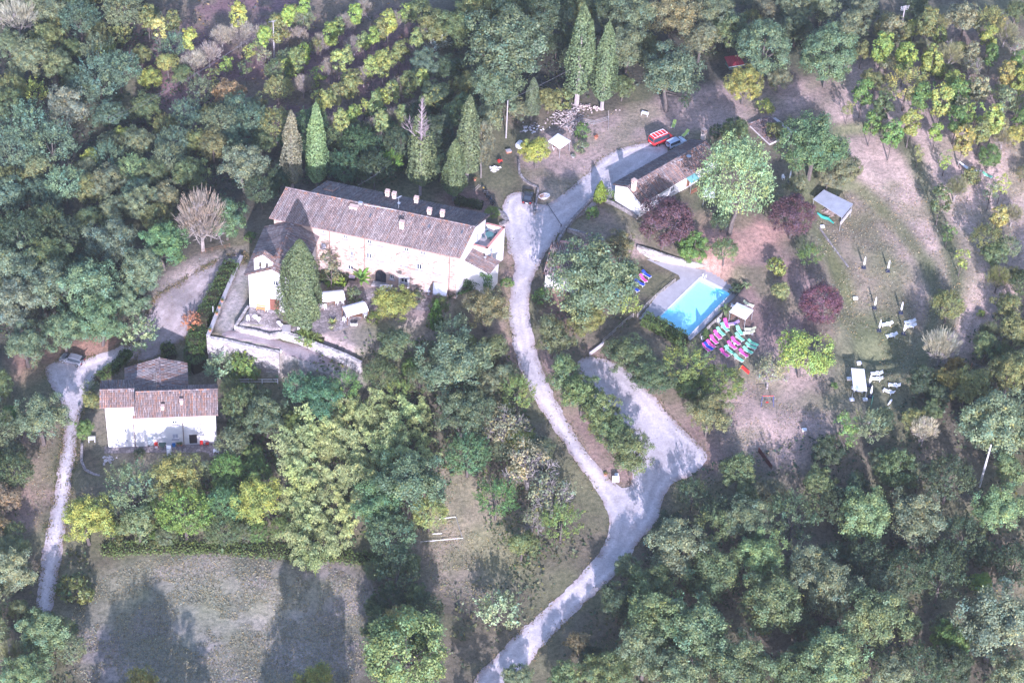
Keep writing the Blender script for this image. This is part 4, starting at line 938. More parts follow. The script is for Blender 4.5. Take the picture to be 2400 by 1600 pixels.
hw = [('A5',887,975,.85,.75,'shut'),('A5',1058,968,.85,.75,'panes'),('A5',1340,960,.8,.75,'shut'),('A5',1065,1118,.85,1.0,'shut')]
o1, o2 = [], []
for r, x, y, w_, h_, st in hw:
    s, z = on_wall(r, x, y, h0, h1); o2.append((s-w_/2, s+w_/2, z-h_/2, z+h_/2))
for x, y, w_, h_ in ((517,1060,.65,.6),(527,1168,.8,.7)):
    s, z = on_wall('A5', x, y, h0, h1); o1.append((s-w_/2, s+w_/2, z-h_/2, z+h_/2))
sg, _ = on_wall('A5', 793, 1150, h0, h1); o2.append((sg-.5, sg+.5, fz+.05, fz+2.1)); sb, _ = on_wall('A5', 1258, 1150, h0, h1); o2.append((sb-.62, sb+.62, fz+.05, fz+2.2))
mb = MB(); wall(mb, h0, h0+he*s_m, fz-.8, fz+lE-.1, o1, .3); wall(mb, h0+he*s_m, h1, fz-.8, fz+rE-.1, [(a-s_m, b-s_m, c, d) for a, b, c, d in o2], .3)
mb.poly([Q(0,lD*2,-1), Q(0,0,-1), Q(0,0,lE-.1), Q(0,lD,lR-.15), Q(0,lD*2,lE-.1)]); mb.poly([Q(s_m,0,0), Q(s_m,lD*2,0), Q(s_m,lD*2,lE-.1), Q(s_m,lD,lR-.15), Q(s_m,0,lE-.1)])
mb.poly([Q(HL,0,-1), Q(HL,rK-.15,-1), Q(HL,rK-.15,rE-.1), Q(HL,rD,rR-.15), Q(HL,0,rE-.1)]); mb.poly([Q(HL,rK-.2,-1), Q(0,rK-.2,-1), Q(0,rK-.2,rE-.1), Q(HL,rK-.2,rE-.1)])
mb.build('walls', PLASTER, fh)
for (a, b, c, d), k in zip(o2, hw): window(fh, h0, h1, (a+b)/2, c, b-a, d-c, k[5])
for (a, b, c, d), st in zip(o1, ('panes', 'shut')): window(fh, h0, h1, (a+b)/2, c, b-a, d-c, st, sill=False)
mb = MB(); mb.box(h0+he*sg-hn*.1+(0,0,1.07), (.96,.06,2.05), hrz); mb.build('door', M('grey_green_door', (.26,.30,.33), .1, 3, .6, .3), fh)
mb = MB(); mb.box(h0+he*sb-hn*.25+(0,0,1.12), (1.2,.06,2.15), hrz); mb.build('door', M('dark_door', (.05,.04,.04), .2, 3, .6, .3), fh)['label'] = 'dark open door with vine over it'
for x, zt in ((630,lE),(1158,rE)):
    s, _ = on_wall('A5', x, 1180, h0, h1); pipe(fh, Q(s,-.08,0), Q(s,-.08,zt-1.9 if x < 900 else zt-.2))
for a, b, z in ((Q(-.8,-.42,lE-.18), Q(s_m+.1,-.42,lE-.18), 0), (Q(s_m-.35,-.45,rE-.18), Q(HL+.45,-.45,rE-.18), 0)):
    mb = MB(); mb.tube([a, b], .08, 6); mb.build('gutter', LEADPIPE, fh)
RPF = (Q(s_m-.35,-.38,rE-.12), Q(HL+.45,-.38,rE-.12), Q(HL+.45,rD,rR))
for x, y in ((930,825),(1132,765)):
    chimney(fh, roof_pt('A5', x, y, RPF), .5, .5, .7, 'flat', dark=False, rz=hrz)
# shed behind the farmhouse
sa, sb2, sr0, sr1 = flat('A5', 525, 378, fz+5.5), flat('A5', 1187, 322, fz+5.5), flat('A5', 893, 268, fz+7.0), flat('A5', 905, 640, fz+7.0)
vv = (sr1-sr0)
s1 = roof_plane(fh, sa, sa+vv*.9, sr1-vv*.05, sr0, (2,3,1,5,3,2,.3,4), name='shed_roof', pitch=.34, row=.55); s2 = roof_plane(fh, sb2+vv*.9, sb2, sr0-(0,0,.01), sr1-vv*.05-(0,0,.01), (2,3,1,5,3,2,.3,4), name='shed_roof', pitch=.34, row=.55)
ridge_tiles(fh, s1, sr0, sr1, GREYMIX)
mb = MB(); k = [V3(p)*[1,1,0] for p in (sa, sr0, sb2)]; cz = (k[0]+k[2])/2+vv*.4*[1,1,0]; k = [p+(cz-p)*.06 for p in k]; vz = vv*[1,1,0]*.85
mb.poly([k[2]+(0,0,fz-.5), k[0]+(0,0,fz-.5), k[0]+(0,0,fz+5.4), k[1]+(0,0,fz+6.8), k[2]+(0,0,fz+5.4)])
for i in (0, 2): mb.poly([k[i]+(0,0,fz-.5), k[i]+vz+(0,0,fz-.5), k[i]+vz+(0,0,fz+5.4), k[i]+(0,0,fz+5.4)])
mb.build('shed_walls', OLDPLASTER, fh)
mb = MB(); pp = roof_pt('A5', 850, 440, (sa, sr0, sr1)); q2 = roof_pt('A5', 850, 590, (sa, sr0, sr1))
for o_ in (-.2, .2): mb.tube([pp+he*o_+(0,0,.2), q2+he*o_+(0,0,.2)], .035, 4)
for t in np.linspace(.05, .95, 7): mb.tube([pp*(1-t)+q2*t-he*.2+(0,0,.2), pp*(1-t)+q2*t+he*.2+(0,0,.2)], .025, 4)
tag(mb.build('ladder', PALEWOOD), 'wooden ladder lying on the striped shed roof', 'ladder')
# ------------------------------------------------------------------ white house on the right
w0, w1 = flat('A6', 1018, 965, 0), flat('A6', 1245, 1118, 0); we = unit(w1-w0); wn_ = np.array((we[1], -we[0], 0)); wd = -wn_; wrz = math.atan2(we[1], we[0]); WW = float(np.linalg.norm(w1-w0)); WL = 20.0
wh = thing('white_house', 'long low white house with brown tiled roof beside the dark purple trees', 'house', w0, world=True)
Qw = lambda s, d, z: np.array((*(w0+we*s+wd*d)[:2], z))
wE, wR = 3.25, 4.75
wl1 = roof_plane(wh, Qw(-.45,WL,wE-.1), Qw(-.45,-.3,wE-.1), Qw(WW/2,-.3,wR), Qw(WW/2,WL,wR), SLATE)
wr1 = roof_plane(wh, Qw(WW+.5,-.3,wE-.1), Qw(WW+.5,WL,wE-.1), Qw(WW/2,WL,wR-.01), Qw(WW/2,-.3,wR-.01), (4,2,3,1.5,4,2.2,1,.8))
ridge_tiles(wh, wl1, Qw(WW/2,-.3,wR+.03), Qw(WW/2,WL,wR+.03))
sA, sB = on_wall('A6', 1560, 840, w1, Qw(WW,WL,0)); wops = [(sA-.45, sA+.45, .9, 2.1), (sA+3.6, sA+4.6, .05, 2.2)]
mb = MB(); mb.poly([Qw(0,0,-1.2), Qw(WW,0,-1.2), Qw(WW,0,wE-.05), Qw(WW/2,0,wR-.15), Qw(0,0,wE-.05)]); wall(mb, w1, Qw(WW,WL,0), -1.2, wE-.05, wops, .25)
mb.poly([Qw(0,WL,-1.2), Qw(0,0,-1.2), Qw(0,0,wE-.05), Qw(0,WL,wE-.05)]); mb.poly([Qw(WW,WL,-1.2), Qw(0,WL,-1.2), Qw(0,WL,wE-.05), Qw(WW/2,WL,wR-.15), Qw(WW,WL,wE-.05)])
mb.build('walls', PLASTER, wh)
window(wh, w1, Qw(WW,WL,0), sA, .9, .9, 1.2)
mb = MB(); c = w1+wd*(sA+4.1)-we*.12; mb.box(c+(0,0,1.12), (.95,.06,2.1), math.atan2(wd[1], wd[0])); mb.build('door', WOOD, wh)
PL1, PR1 = (Qw(-.45,0,wE-.1), Qw(-.45,WL,wE-.1), Qw(WW/2,0,wR)), (Qw(WW+.5,0,wE-.1), Qw(WW+.5,WL,wE-.1), Qw(WW/2,0,wR))
chimney(wh, roof_pt('A6', 1197, 852, PL1), .8, .7, 1.0, rz=wrz); chimney(wh, roof_pt('A6', 1838, 385, PL1), .9, .7, .9, rz=wrz)
antenna(wh, roof_pt('A6', 1620, 680, PR1), 1.7)
mb = MB(); p = roof_pt('A6', 1700, 600, PR1); mb.tube([p-(0,0,.2), p+(0,0,.5)], .04, 5); mb.lathe(p+(0,-.05,.5), [(.05,0),(.32,.08),(.45,.22)], 10); mb.build('satellite_dish', STEEL, wh)
mb = MB(); a = flat('A6', 1672, 765, 2.9); b = flat('A6', 1752, 722, 2.9); c_ = b+we*1.5-(0,0,.5); d_ = a+we*1.5-(0,0,.5); mb.slab([a, b, c_, d_], .05)
mb.build('awning', M('green_awning', (.16,.36,.34), .1, 2, .8, .2), wh)
for q in (c_, d_):
    m2 = MB(); m2.tube([q, q*[1,1,0]], .04, 5); m2.build('awning_post', STEEL, wh)
mb = MB(); x0, y0 = c_*[1,1,0]+we*.2, d_*[1,1,0]+we*.2
for t in np.linspace(0, 1, 9): mb.box(x0*(1-t)+y0*t+(0,0,.5), (.07,.04,.9), math.atan2(wd[1], wd[0]))
for z in (.25, .9): mb.tube([x0+(0,0,z), y0+(0,0,z)], .04, 4)
mb.build('veranda_rail', M('red_brown_wood', (.26,.10,.06), .2, 3, .7, .2), wh)
# ------------------------------------------------------------------ small outbuilding by the road bend, and other roofs
oz = -.9
oA = flat('C2', 988, 300, oz)
ob = thing('outbuilding', 'small white outbuilding with dark tiled roof half hidden behind the large grey-green tree', 'outbuilding', oA, world=True)
ex, ey = unit(np.array((1,-.12,0))), unit(np.array((.18,1,0)))
Qo = lambda s, d, z: np.array((*(oA+ex*s+ey*d)[:2], oz+z))
OE = vert_h = 3.3
ro = roof_plane(ob, Qo(-.4,-.4,OE), Qo(6,-.4,OE), Qo(6,6.2,OE+1.7), Qo(-.4,6.2,OE+1.7), SLATE, pitch=.3)
mb = MB(); mb.poly([Qo(0,0,-1),Qo(5.6,0,-1),Qo(5.6,0,OE),Qo(0,0,OE)]); mb.poly([Qo(0,6,-1),Qo(0,0,-1),Qo(0,0,OE-.05),Qo(0,6,OE+1.5)]); mb.poly([Qo(5.6,0,-1),Qo(5.6,6,-1),Qo(5.6,6,OE+1.5),Qo(5.6,0,OE-.05)]); mb.poly([Qo(5.6,6,-1),Qo(0,6,-1),Qo(0,6,OE+1.5),Qo(5.6,6,OE+1.5)])
mb.build('walls', PLASTER, ob)
mb = MB(); mb.box(Qo(3.6,6.6,OE+1.7), (5.2,.5,.18), math.atan2(ex[1], ex[0])); mb.build('coping', M('coping_brick'), ob)
fa = [flat('B3', x, y, 1.9) for x, y in ((600,985),(455,850),(640,800),(780,905))]
ah = thing('annex_house', 'small house with dull purple tiled roof between the two round trees', 'house', np.mean(fa, 0)*[1,1,0], world=True)
top_ = [(fa[1]+fa[2])/2+(0,0,1.0), (fa[0]+fa[3])/2+(0,0,1.0)]
q1_ = roof_plane(ah, fa[0], fa[1], top_[0]*.5+fa[2]*.5, top_[1]*.5+fa[3]*.5, (5,3,5,1,4,2,2,.3), pitch=.3)
mb = MB(); k = [p*[1,1,0] for p in fa]; cc = sum(k)/4; k = [p+(cc-p)*.06 for p in k]; mb.prism([p[:2] for p in k], -.5, 1.78); mb.build('walls', OLDPLASTER, ah)
# red-roofed hut
p0 = flat('B3', 300, 500, 0)
hut = thing('garden_hut', 'small green garden hut with a red metal roof under the trees', 'hut', p0, .35)
mb = MB(); mb.box((1.4,0,1.05), (2.6,2.2,2.2)); mb.build('walls', M('green_paint', (.16,.24,.22), .1, 2, .7, .3), hut)
mb = MB(); mb.slab([(-.2,-1.3,2.2),(3.0,-1.3,2.2),(3.0,1.3,2.75),(-.2,1.3,2.75)], .06)
for k in range(9): mb.box((.0+k*.36,0,2.5), (.05,2.55,.05), rx=.208)
rfh = mb.build('roof', M('red_metal_roof', (.30,.04,.05), .1, 2, .6, .4), hut)
mb = MB(); mb.box((1.4,-1.32,2.16), (3.3,.05,.14)); mb.build('fascia', WHITE, hut)
mb = MB(); mb.box((.9,-1.12,.95), (.8,.05,1.8)); mb.build('door', M('green_door', (.10,.16,.15), .1, 2, .7, .3), hut)
# ------------------------------------------------------------------ walls, kerbs and fences
MOSSY = stone_mat('mossy_stone', (.17,.15,.14), (.30,.27,.26), (.15,.13,.13), 2.2)
def wall_run(name, label, tops, drop, th=.45, mat=RUBBLE, coping=None, cat='wall', cop_mat=None):
    """tops: world points of the wall's crest; drop: metres down to its foot (below the ground)"""
    T = [V3(t) for t in tops]; o = thing(name, label, cat, T[0]-(0,0,drop), world=True); mb = MB(); cp = MB(); L, R = [], []
    for i, t in enumerate(T):
        d = unit((T[min(i+1, len(T)-1)]-T[max(i-1, 0)])*[1,1,0]); s = np.array((-d[1], d[0], 0))*th/2; L.append(t+s); R.append(t-s)
    dz = drop if hasattr(drop, '__len__') else [drop]*len(T)
    for i in range(len(T)-1):
        a, b, c, d = L[i], L[i+1], R[i+1], R[i]; z = lambda p, k: (p[0], p[1], p[2]-dz[k])
        mb.poly([d, c, b, a][::-1][::-1]); mb.poly([z(d,i), z(c,i+1), c, d]); mb.poly([b, z(b,i+1), z(a,i), a][::-1][::-1])
        if coping: cp.slab([a+(a-d)*.12+(0,0,.09), b+(b-c)*.12+(0,0,.09), c+(c-b)*.12+(0,0,.09), d+(d-a)*.12+(0,0,.09)], .1)
    for i in (0, len(T)-1):
        q = [L[i], R[i], R[i]-(0,0,dz[i]), L[i]-(0,0,dz[i])]; mb.poly(q if i == 0 else q[::-1])
    mb.build('masonry', mat, o)
    if coping: cp.build('coping', cop_mat or CONC, o)
    return o
fl = lambda r, *q: [flat(r, x, y, z) for x, y, z in q]
wall_run('parapet_wall', 'long straight pale parapet wall left of the church terrace', fl('C3', (398,180,-.4),(300,400,-.4),(160,730,-.5),(34,1045,-.6)), 3.5, .5, coping=True)
wall_run('retaining_wall', 'tall pale rubble retaining wall below the church terrace', fl('C3', (28,1055,-.7),(230,1090,-.75),(480,1150,-.8),(660,1188,-.85),(806,1218,-.9)), 6.6, .55)
wall_run('wing_wall', 'short sloping rubble wing wall at the end of the tall retaining wall', fl('C3', (812,1192,-1.0),(865,1205,-1.4),(910,1290,-2.4),(955,1345,-3.4)), 5.5, .5)
wall_run('terrace_wall', 'curving rubble wall between the courtyard and the lower lane', fl('C3', (826,1000,.25),(1010,1045,.15),(1180,1115,.1),(1384,1190,.05))+fl('S', (815,832,0),(847,848,-.1)), 3.2, .55)
wall_run('patio_edge', 'low stone edge round the church patio', fl('C3', (470,720,.04),(330,935,.04),(390,955,.04),(560,990,.04),(700,1030,.04),(820,1004,.06)), 1.6, .4, mat=RUBBLE)
wall_run('pool_wall', 'pale rubble wall at the back of the pool deck', fl('B1', (440,-20,-.9),(600,30,-1.0),(800,95,-1.3),(1000,150,-1.7),(1200,190,-2.2)), 2.6, .4)
wall_run('garden_wall', 'low weathered wall along the road below the white house', fl('A6', (955,860,.45),(800,965,.45),(700,1075,.45),(600,1180,.4),(545,1260,.3),(500,1340,.1)), 1.6, .45, mat=MOSSY)
wall_run('garden_wall', 'short mossy wall across the little garden above the outbuilding', fl('A6', (590,1232,.35),(700,1262,.35),(920,1335,.3)), 1.4, .4, mat=MOSSY)
wall_run('house_plinth_wall', 'low pale wall running out from the gable of the white house', fl('A6', (935,960,.35),(1020,1000,.3),(1120,1055,.25),(1235,1122,.2)), 1.2, .3, mat=MOSSY)
wall_run('bank_wall', 'curved dry stone rim round the yellow tree by the dark car', fl('A6', (140,600,.35),(148,720,.4),(190,785,.4),(250,825,.4),(322,855,.4)), 1.2, .4, mat=MOSSY)
wall_run('kerb_wall', 'straight dark low wall beside the parked dark car', fl('A6', (322,858,.75),(305,960,.75),(285,1085,.6)), 1.6, .35, mat=MOSSY)
wall_run('yard_wall', 'curved low stone wall below the farmhouse corner', fl('A5', (55,1190,-6.6),(50,1380,-6.7),(90,1470,-6.9),(190,1525,-7.1),(340,1555,-7.3)), 1.9, .4, mat=MOSSY)
wall_run('path_wall', 'short bright white wall at the top of the parking loop', [at('C2', x, y, .6) for x, y in ((1580,1155),(1720,1050),(1760,1010))], 1.4, .22, mat=OLDPLASTER)
wall_run('rock_edge', 'rough stone edge of the flower bed beside the convent roof terrace', [at('A4', x, y, .5) for x, y in ((1600,60),(1690,140),(1720,190),(1640,230))], 1.3, .8, mat=MOSSY)
wall_run('kerb', 'pale kerb along the green bank above the lawn', [at('B2', x, y, .1) for x, y in ((345,375),(420,480),(510,600))], .5, .3, mat=MOSSY)

def rail_fence(label, pts, h=1.0, mat=PALEWOOD, rails=2, r=.045, name='fence', cross=False):
    P = [V3(p) for p in pts]; o = thing(name, label, 'fence', P[0], world=True)
    for p in P:
        mb = MB(); mb.tube([p-(0,0,.3), p+(0,0,h)], r*1.2, 6); mb.build('post', mat, o)
    for a, b in zip(P[:-1], P[1:]):
        for k in range(rails):
            z = h*(k+1)/rails-.06; mb = MB(); mb.tube([a+(0,0,z), b+(0,0,z)], r, 5); mb.build('rail', mat, o)
        if cross:
            for q in ((0, h), (h, 0)):
                mb = MB(); mb.tube([a+(0,0,q[0]*.9+.05), b+(0,0,q[1]*.9+.05)], r*.8, 5); mb.build('brace', mat, o)
    return o
rail_fence('white painted rail fence below the tall retaining wall', [at('C3', x, 1562) for x in (345, 475, 620, 790)], 1.0, WHITE)
rail_fence('weathered wooden rail fence on the left side of the pool deck', [at('B1', x, y) for x, y in ((440,770),(545,650),(640,560),(740,475),(855,385))], .9, PALEWOOD, cross=True)
rail_fence('wooden rail fence between the pool deck and the coloured sun loungers', [at('B1', x, y) for x, y in ((1130,1000),(1230,895),(1300,830),(1370,765))], .9, PALEWOOD, cross=True)
rail_fence('wire fence on thin posts around the woodpile plot', [at('A6', x, y) for x, y in ((560,330),(690,265),(830,290),(965,250),(960,340))], 1.1, STEEL, 3, .022)
rail_fence('wooden handrail on the path down to the parking loop', [at('C2', x, y) for x, y in ((1750,1030),(1880,920),(2010,800),(2150,690))], .9, PALEWOOD)
rail_fence('old post and wire fence under the bare tree left of the church', [at('B7', x, y) for x, y in ((1480,300),(1512,290),(1560,280),(1655,262),(1690,250))], .9, WOOD, 2, .022)
mb = MB(); a, b = at('A6', 400, 1005, .5), at('A6', 530, 1203, .5); bar = thing('road_barrier', 'thin dark barrier pole across the upper road', 'barrier', a-(0,0,.5), world=True)
mb.tube([a, b], .06, 6); mb.build('pole', DARK, bar)
for p in (a, b):
    mb = MB(); mb.tube([p-(0,0,.6), p+(0,0,.15)], .09, 6); mb.build('post', DARK, bar)

# ------------------------------------------------------------------ vehicles
def vehicle(name, label, cat, p, rz, L, W, prof, color, wheel_r=.31, rack=False, tailgate=False):
    """prof: stations from the tail (x, underside, shoulder, roof, roof half-width share, cabin flag)"""
    o = thing(name, label, cat, p, rz); body = MB(); glass = MB(); n = len(prof); hw = W/2; rings = []
    for x, zb, zs, zr, k, cab in prof:
        t = 1-.10*(abs(x)/(L/2))**4
        rings.append([(x, hw*t*.90, zb), (x, hw*t, zb+.16), (x, hw*t*.985, zs), (x, hw*t*k, zr-.05), (x, hw*t*k*.86, zr)])
    for sgn in (1, -1):
        for i in range(n-1):
            for j in range(4):
                q = [rings[i][j], rings[i+1][j], rings[i+1][j+1], rings[i][j+1]]; q = [(a, b*sgn, c) for a, b, c in q]; q = q if sgn < 0 else q[::-1]
                if j == 2 and prof[i][5] and prof[i+1][5]: glass.poly(q)
                else: body.poly(q)
    for i in range(n-1):
        a, b = rings[i][4], rings[i+1][4]; q = [(a[0],-a[1],a[2]), (b[0],-b[1],b[2]), (b[0],b[1],b[2]), (a[0],a[1],a[2])]
        (glass if prof[i][5] != prof[i+1][5] and abs(prof[i][3]-prof[i+1][3]) > .2 else body).poly(q)
        c, d = rings[i][0], rings[i+1][0]; body.poly([(c[0],c[1],c[2]), (d[0],d[1],d[2]), (d[0],-d[1],d[2]), (c[0],-c[1],c[2])])
    for i in (0, n-1):
        q = [(a, b, c) for a, b, c in rings[i]]+[(a, -b, c) for a, b, c in rings[i][::-1]]; body.poly(q if i else q[::-1])
    bo = body.build('body', PAINT, o); bo.color = (*color, 1)
    x0, x1 = prof[0], prof[-1]
    if x0[3]-x0[2] > .25: glass.poly([(x0[0]-.02, hw*.74, x0[2]+.05), (x0[0]-.02, -hw*.74, x0[2]+.05), (x0[0]-.02+.01, -hw*x0[4]*.82, x0[3]-.12), (x0[0]-.01, hw*x0[4]*.82, x0[3]-.12)])
    glass.build('windows', GLASS, o)
    for sx in (-.30, .31):
        for sy in (-1, 1):
            mb = MB(); c = (L*sx, sy*(hw-.10), wheel_r); mb.tube([(c[0], c[1]-.11, c[2]), (c[0], c[1]+.11, c[2])], wheel_r, 14); w = mb.build('wheel', RUBBER, o)
            m2 = MB(); m2.tube([(c[0], c[1]-.115*sy, c[2]), (c[0], c[1]+.125*sy, c[2])], wheel_r*.6, 10); r = m2.build('rim', STEEL, o); r.parent = w
    for sy in (-1, 1):
        mb = MB(); mb.box((x0[0]-.01, sy*hw*.72, x0[2]-.10), (.06,.26,.16)); mb.build('tail_light', LIGHTRED, o)
        mb = MB(); mb.box((x1[0]+.0, sy*hw*.62, x1[2]-.08), (.08,.32,.14)); mb.build('headlight', GLASS, o)
        mb = MB(); mb.box((L*.16, sy*(hw+.08), x1[2]+.12), (.12,.16,.12)); mb.build('mirror', PAINT, o).color = (*color, 1)
    mb = MB(); mb.box((x0[0]-.03, 0, .48), (.10, W*.84, .16)); mb.build('bumper', DARK, o)
    mb = MB(); mb.box((x1[0]+.02, 0, .45), (.10, W*.80, .16)); mb.build('bumper', DARK, o)
    mb = MB(); mb.box((x0[0]-.09, 0, .62), (.02,.5,.11)); mb.build('number_plate', WHITE, o)
    if rack:
        zt = max(q[3] for q in prof)+.14; rk = MB()
        for sy in (-1, 1): rk.tube([(-L*.44, sy*hw*.70, zt), (L*.16, sy*hw*.70, zt)], .035, 5)
        for k in range(5): rk.tube([(-L*.44+k*L*.15, -hw*.70, zt), (-L*.44+k*L*.15, hw*.70, zt)], .045, 5)
        for k in (0, 2, 4):
            for sy in (-1, 1): rk.tube([(-L*.44+k*L*.15, sy*hw*.70, zt), (-L*.44+k*L*.15, sy*hw*.70, zt-.18)], .03, 5)
        rk.build('roof_rack', WHITE, o)
    if tailgate:
        mb = MB(); mb.slab([(-L/2+.3,-hw*.7,1.42),(-L/2-.45,-hw*.66,1.85),(-L/2-.45,hw*.66,1.85),(-L/2+.3,hw*.7,1.42)], .06); mb.build('tailgate', DARK, o)['label'] = 'raised dark tailgate'
    return o
def head(r, a, b, dz=0):
    p, q = at(r, *a, dz), at(r, *b, dz); return math.atan2(q[1]-p[1], q[0]-p[0])
vanp = [(-2.35,.30,1.05,1.92,.88,1),(-2.2,.28,1.08,1.98,.88,1),(-.2,.28,1.08,2.0,.88,1),(.9,.28,1.08,1.97,.87,1),(1.25,.28,1.05,1.88,.84,1),(1.75,.28,1.0,1.06,.86,0),(2.2,.30,.88,.92,.84,0),(2.38,.34,.75,.78,.8,0)]
hatchp = [(-1.95,.32,.85,1.12,.80,0),(-1.85,.28,.93,1.38,.80,1),(-1.4,.26,.95,1.47,.78,1),(-.2,.25,.94,1.50,.78,1),(.35,.25,.93,1.42,.77,1),(1.0,.25,.90,.97,.84,0),(1.65,.28,.80,.84,.82,0),(1.95,.34,.65,.68,.78,0)]
sedanp = [(-2.05,.34,.80,.86,.82,0),(-1.6,.28,.90,.96,.84,0),(-.95,.26,.92,1.34,.78,1),(-.5,.25,.92,1.41,.76,1),(.25,.25,.91,1.36,.76,1),(.95,.25,.88,.94,.84,0),(1.6,.28,.78,.82,.82,0),(2.0,.34,.62,.66,.78,0)]
pv = at('A6', 1445, 440); vehicle('van', 'red van with white roof rack bars parked by the white house', 'van', pv, head('A6', (1345,460), (1545,380)), 4.75, 1.9, vanp, (.62,.035,.035), .33, rack=True)
vehicle('car', 'silver-blue hatchback parked between the red van and the white house', 'car', at('A6', 1582, 470), head('A6', (1345,460), (1545,380)), 3.9, 1.68, hatchp, (.48,.56,.68))
vehicle('car', 'black car with red tail lights parked by the low dark wall', 'car', at('A6', 226, 962), head('A6', (216,1000), (238,890)), 4.1, 1.72, sedanp, (.022,.022,.026))
vehicle('car', 'silver-grey car with raised tailgate on the gravel turning place at the left', 'car', at('B7', 530, 1092), head('B7', (600,1105), (465,1070)), 4.1, 1.72, hatchp, (.16,.17,.20), tailgate=True)
def motorbike(label, p, rz, col):
    o = thing('motorbike', label, 'motorbike', p, rz, 'motorbikes parked beside the convent')
    for x in (-.68, .70):
        mb = MB(); mb.tube([(x,-.07,.31),(x,.07,.31)], .31, 14); w = mb.build('wheel', RUBBER, o); m2 = MB(); m2.tube([(x,-.075,.31),(x,.075,.31)], .19, 10); r = m2.build('rim', STEEL, o); r.parent = w
    mb = MB(); mb.lathe((.12,0,.62), [(.12,0),(.24,.1),(.22,.24),(.08,.32)], 10, sx=1.5, sy=.75); mb.build('tank', PAINT, o).color = (*col, 1)
    mb = MB(); mb.box((-.42,0,.80), (.75,.28,.12), taper=.85); mb.build('seat', DARK, o)
    mb = MB(); mb.box((.05,0,.42), (.5,.34,.34), taper=.8); mb.build('engine', STEEL, o)
    mb = MB(); mb.tube([(.70,-.09,.31),(.45,-.09,.98)], .03, 5); mb.tube([(.70,.09,.31),(.45,.09,.98)], .03, 5); mb.build('fork', STEEL, o)
    mb = MB(); mb.tube([(.30,-.38,1.05),(.45,-.1,1.0),(.45,.1,1.0),(.30,.38,1.05)], .025, 5); mb.build('handlebar', DARK, o)
    for sy in (-1, 1):
        mb = MB(); mb.box((-.75,sy*.28,.62), (.42,.2,.36)); mb.build('pannier', DARK, o)
    mb = MB(); mb.tube([(0,.1,.3),(-.12,.42,0)], .02, 5); mb.build('side_stand', STEEL, o)
    return o
motorbike('dark motorbike with yellow tank nearest the top of the motorbike row', at('A2', 2090, 860), 1.9, (.35,.24,.05))
motorbike('black motorbike in the middle of the motorbike row', at('A2', 2125, 905), 1.9, (.03,.03,.04))
motorbike('blue-black motorbike parked closest to the convent terrace', at('A2', 2160, 960), 1.95, (.03,.05,.10))

# ------------------------------------------------------------------ loungers, parasols, tables, chairs
PINK, GREEN, BLUE, LIME = (.68,.09,.33), (.22,.60,.36), (.03,.07,.45), (.50,.62,.16)
FAB = {k: M('mesh_fabric_'+k, c, .06, 3, .8, .15, bstr=.1) for k, c in (('pink', PINK), ('green', GREEN), ('blue', BLUE), ('lime', LIME), ('lilac', (.45,.30,.62)), ('cream', (.66,.64,.40)))}
def make_lounger(key):
    o = thing('sun_lounger', '', 'sun lounger', (0,0,0))
    f = MB()
    for sy in (-1, 1): f.tube([(-.95,sy*.31,.33),(.55,sy*.31,.33)], .028, 5)
    for x in (-.95, -.2, .55): f.tube([(x,-.31,.33),(x,.31,.33)], .025, 5)
    f.build('frame', WHITE, o)
    for x in (-.75, .45):
        for sy in (-1, 1): m = MB(); m.tube([(x,sy*.29,.33),(x+(.06 if x > 0 else -.06),sy*.31,-.02)], .028, 5); m.build('leg', WHITE, o)
    m = MB(); m.slab([(-.95,-.30,.37),(.20,-.30,.36),(.20,.30,.36),(-.95,.30,.37)], .03); m.build('seat', FAB[key], o)
    m = MB(); m.slab([(.22,-.30,.37),(.62,-.30,.62),(.62,.30,.62),(.22,.30,.37)], .03); m.slab([(.63,-.30,.625),(.97,-.28,.78),(.97,.28,.78),(.63,.30,.625)], .03); m.build('backrest', FAB[key], o)
    m = MB()
    for sy in (-1, 1): m.tube([(.60,sy*.27,.59),(.72,sy*.27,.02)], .022, 4)
    m.build('back_prop', WHITE, o)
    return o
LP, used = {}, set()
def lounger(key, reg, hd_, ft, label, dz=.45):
    p, q = at(reg, *hd_, .55), at(reg, *ft, .35); c = (p+q)/2
    if key not in LP: LP[key] = make_lounger(key)
    o = LP[key] if key not in used else copy_tree(LP[key]); used.add(key)
    o.location = (c[0], c[1], hz(c[0], c[1])+.03); o.rotation_euler = (0, 0, math.atan2(p[1]-q[1], p[0]-q[0])); o['label'] = label; o['group'] = 'coloured sun loungers'
    return o
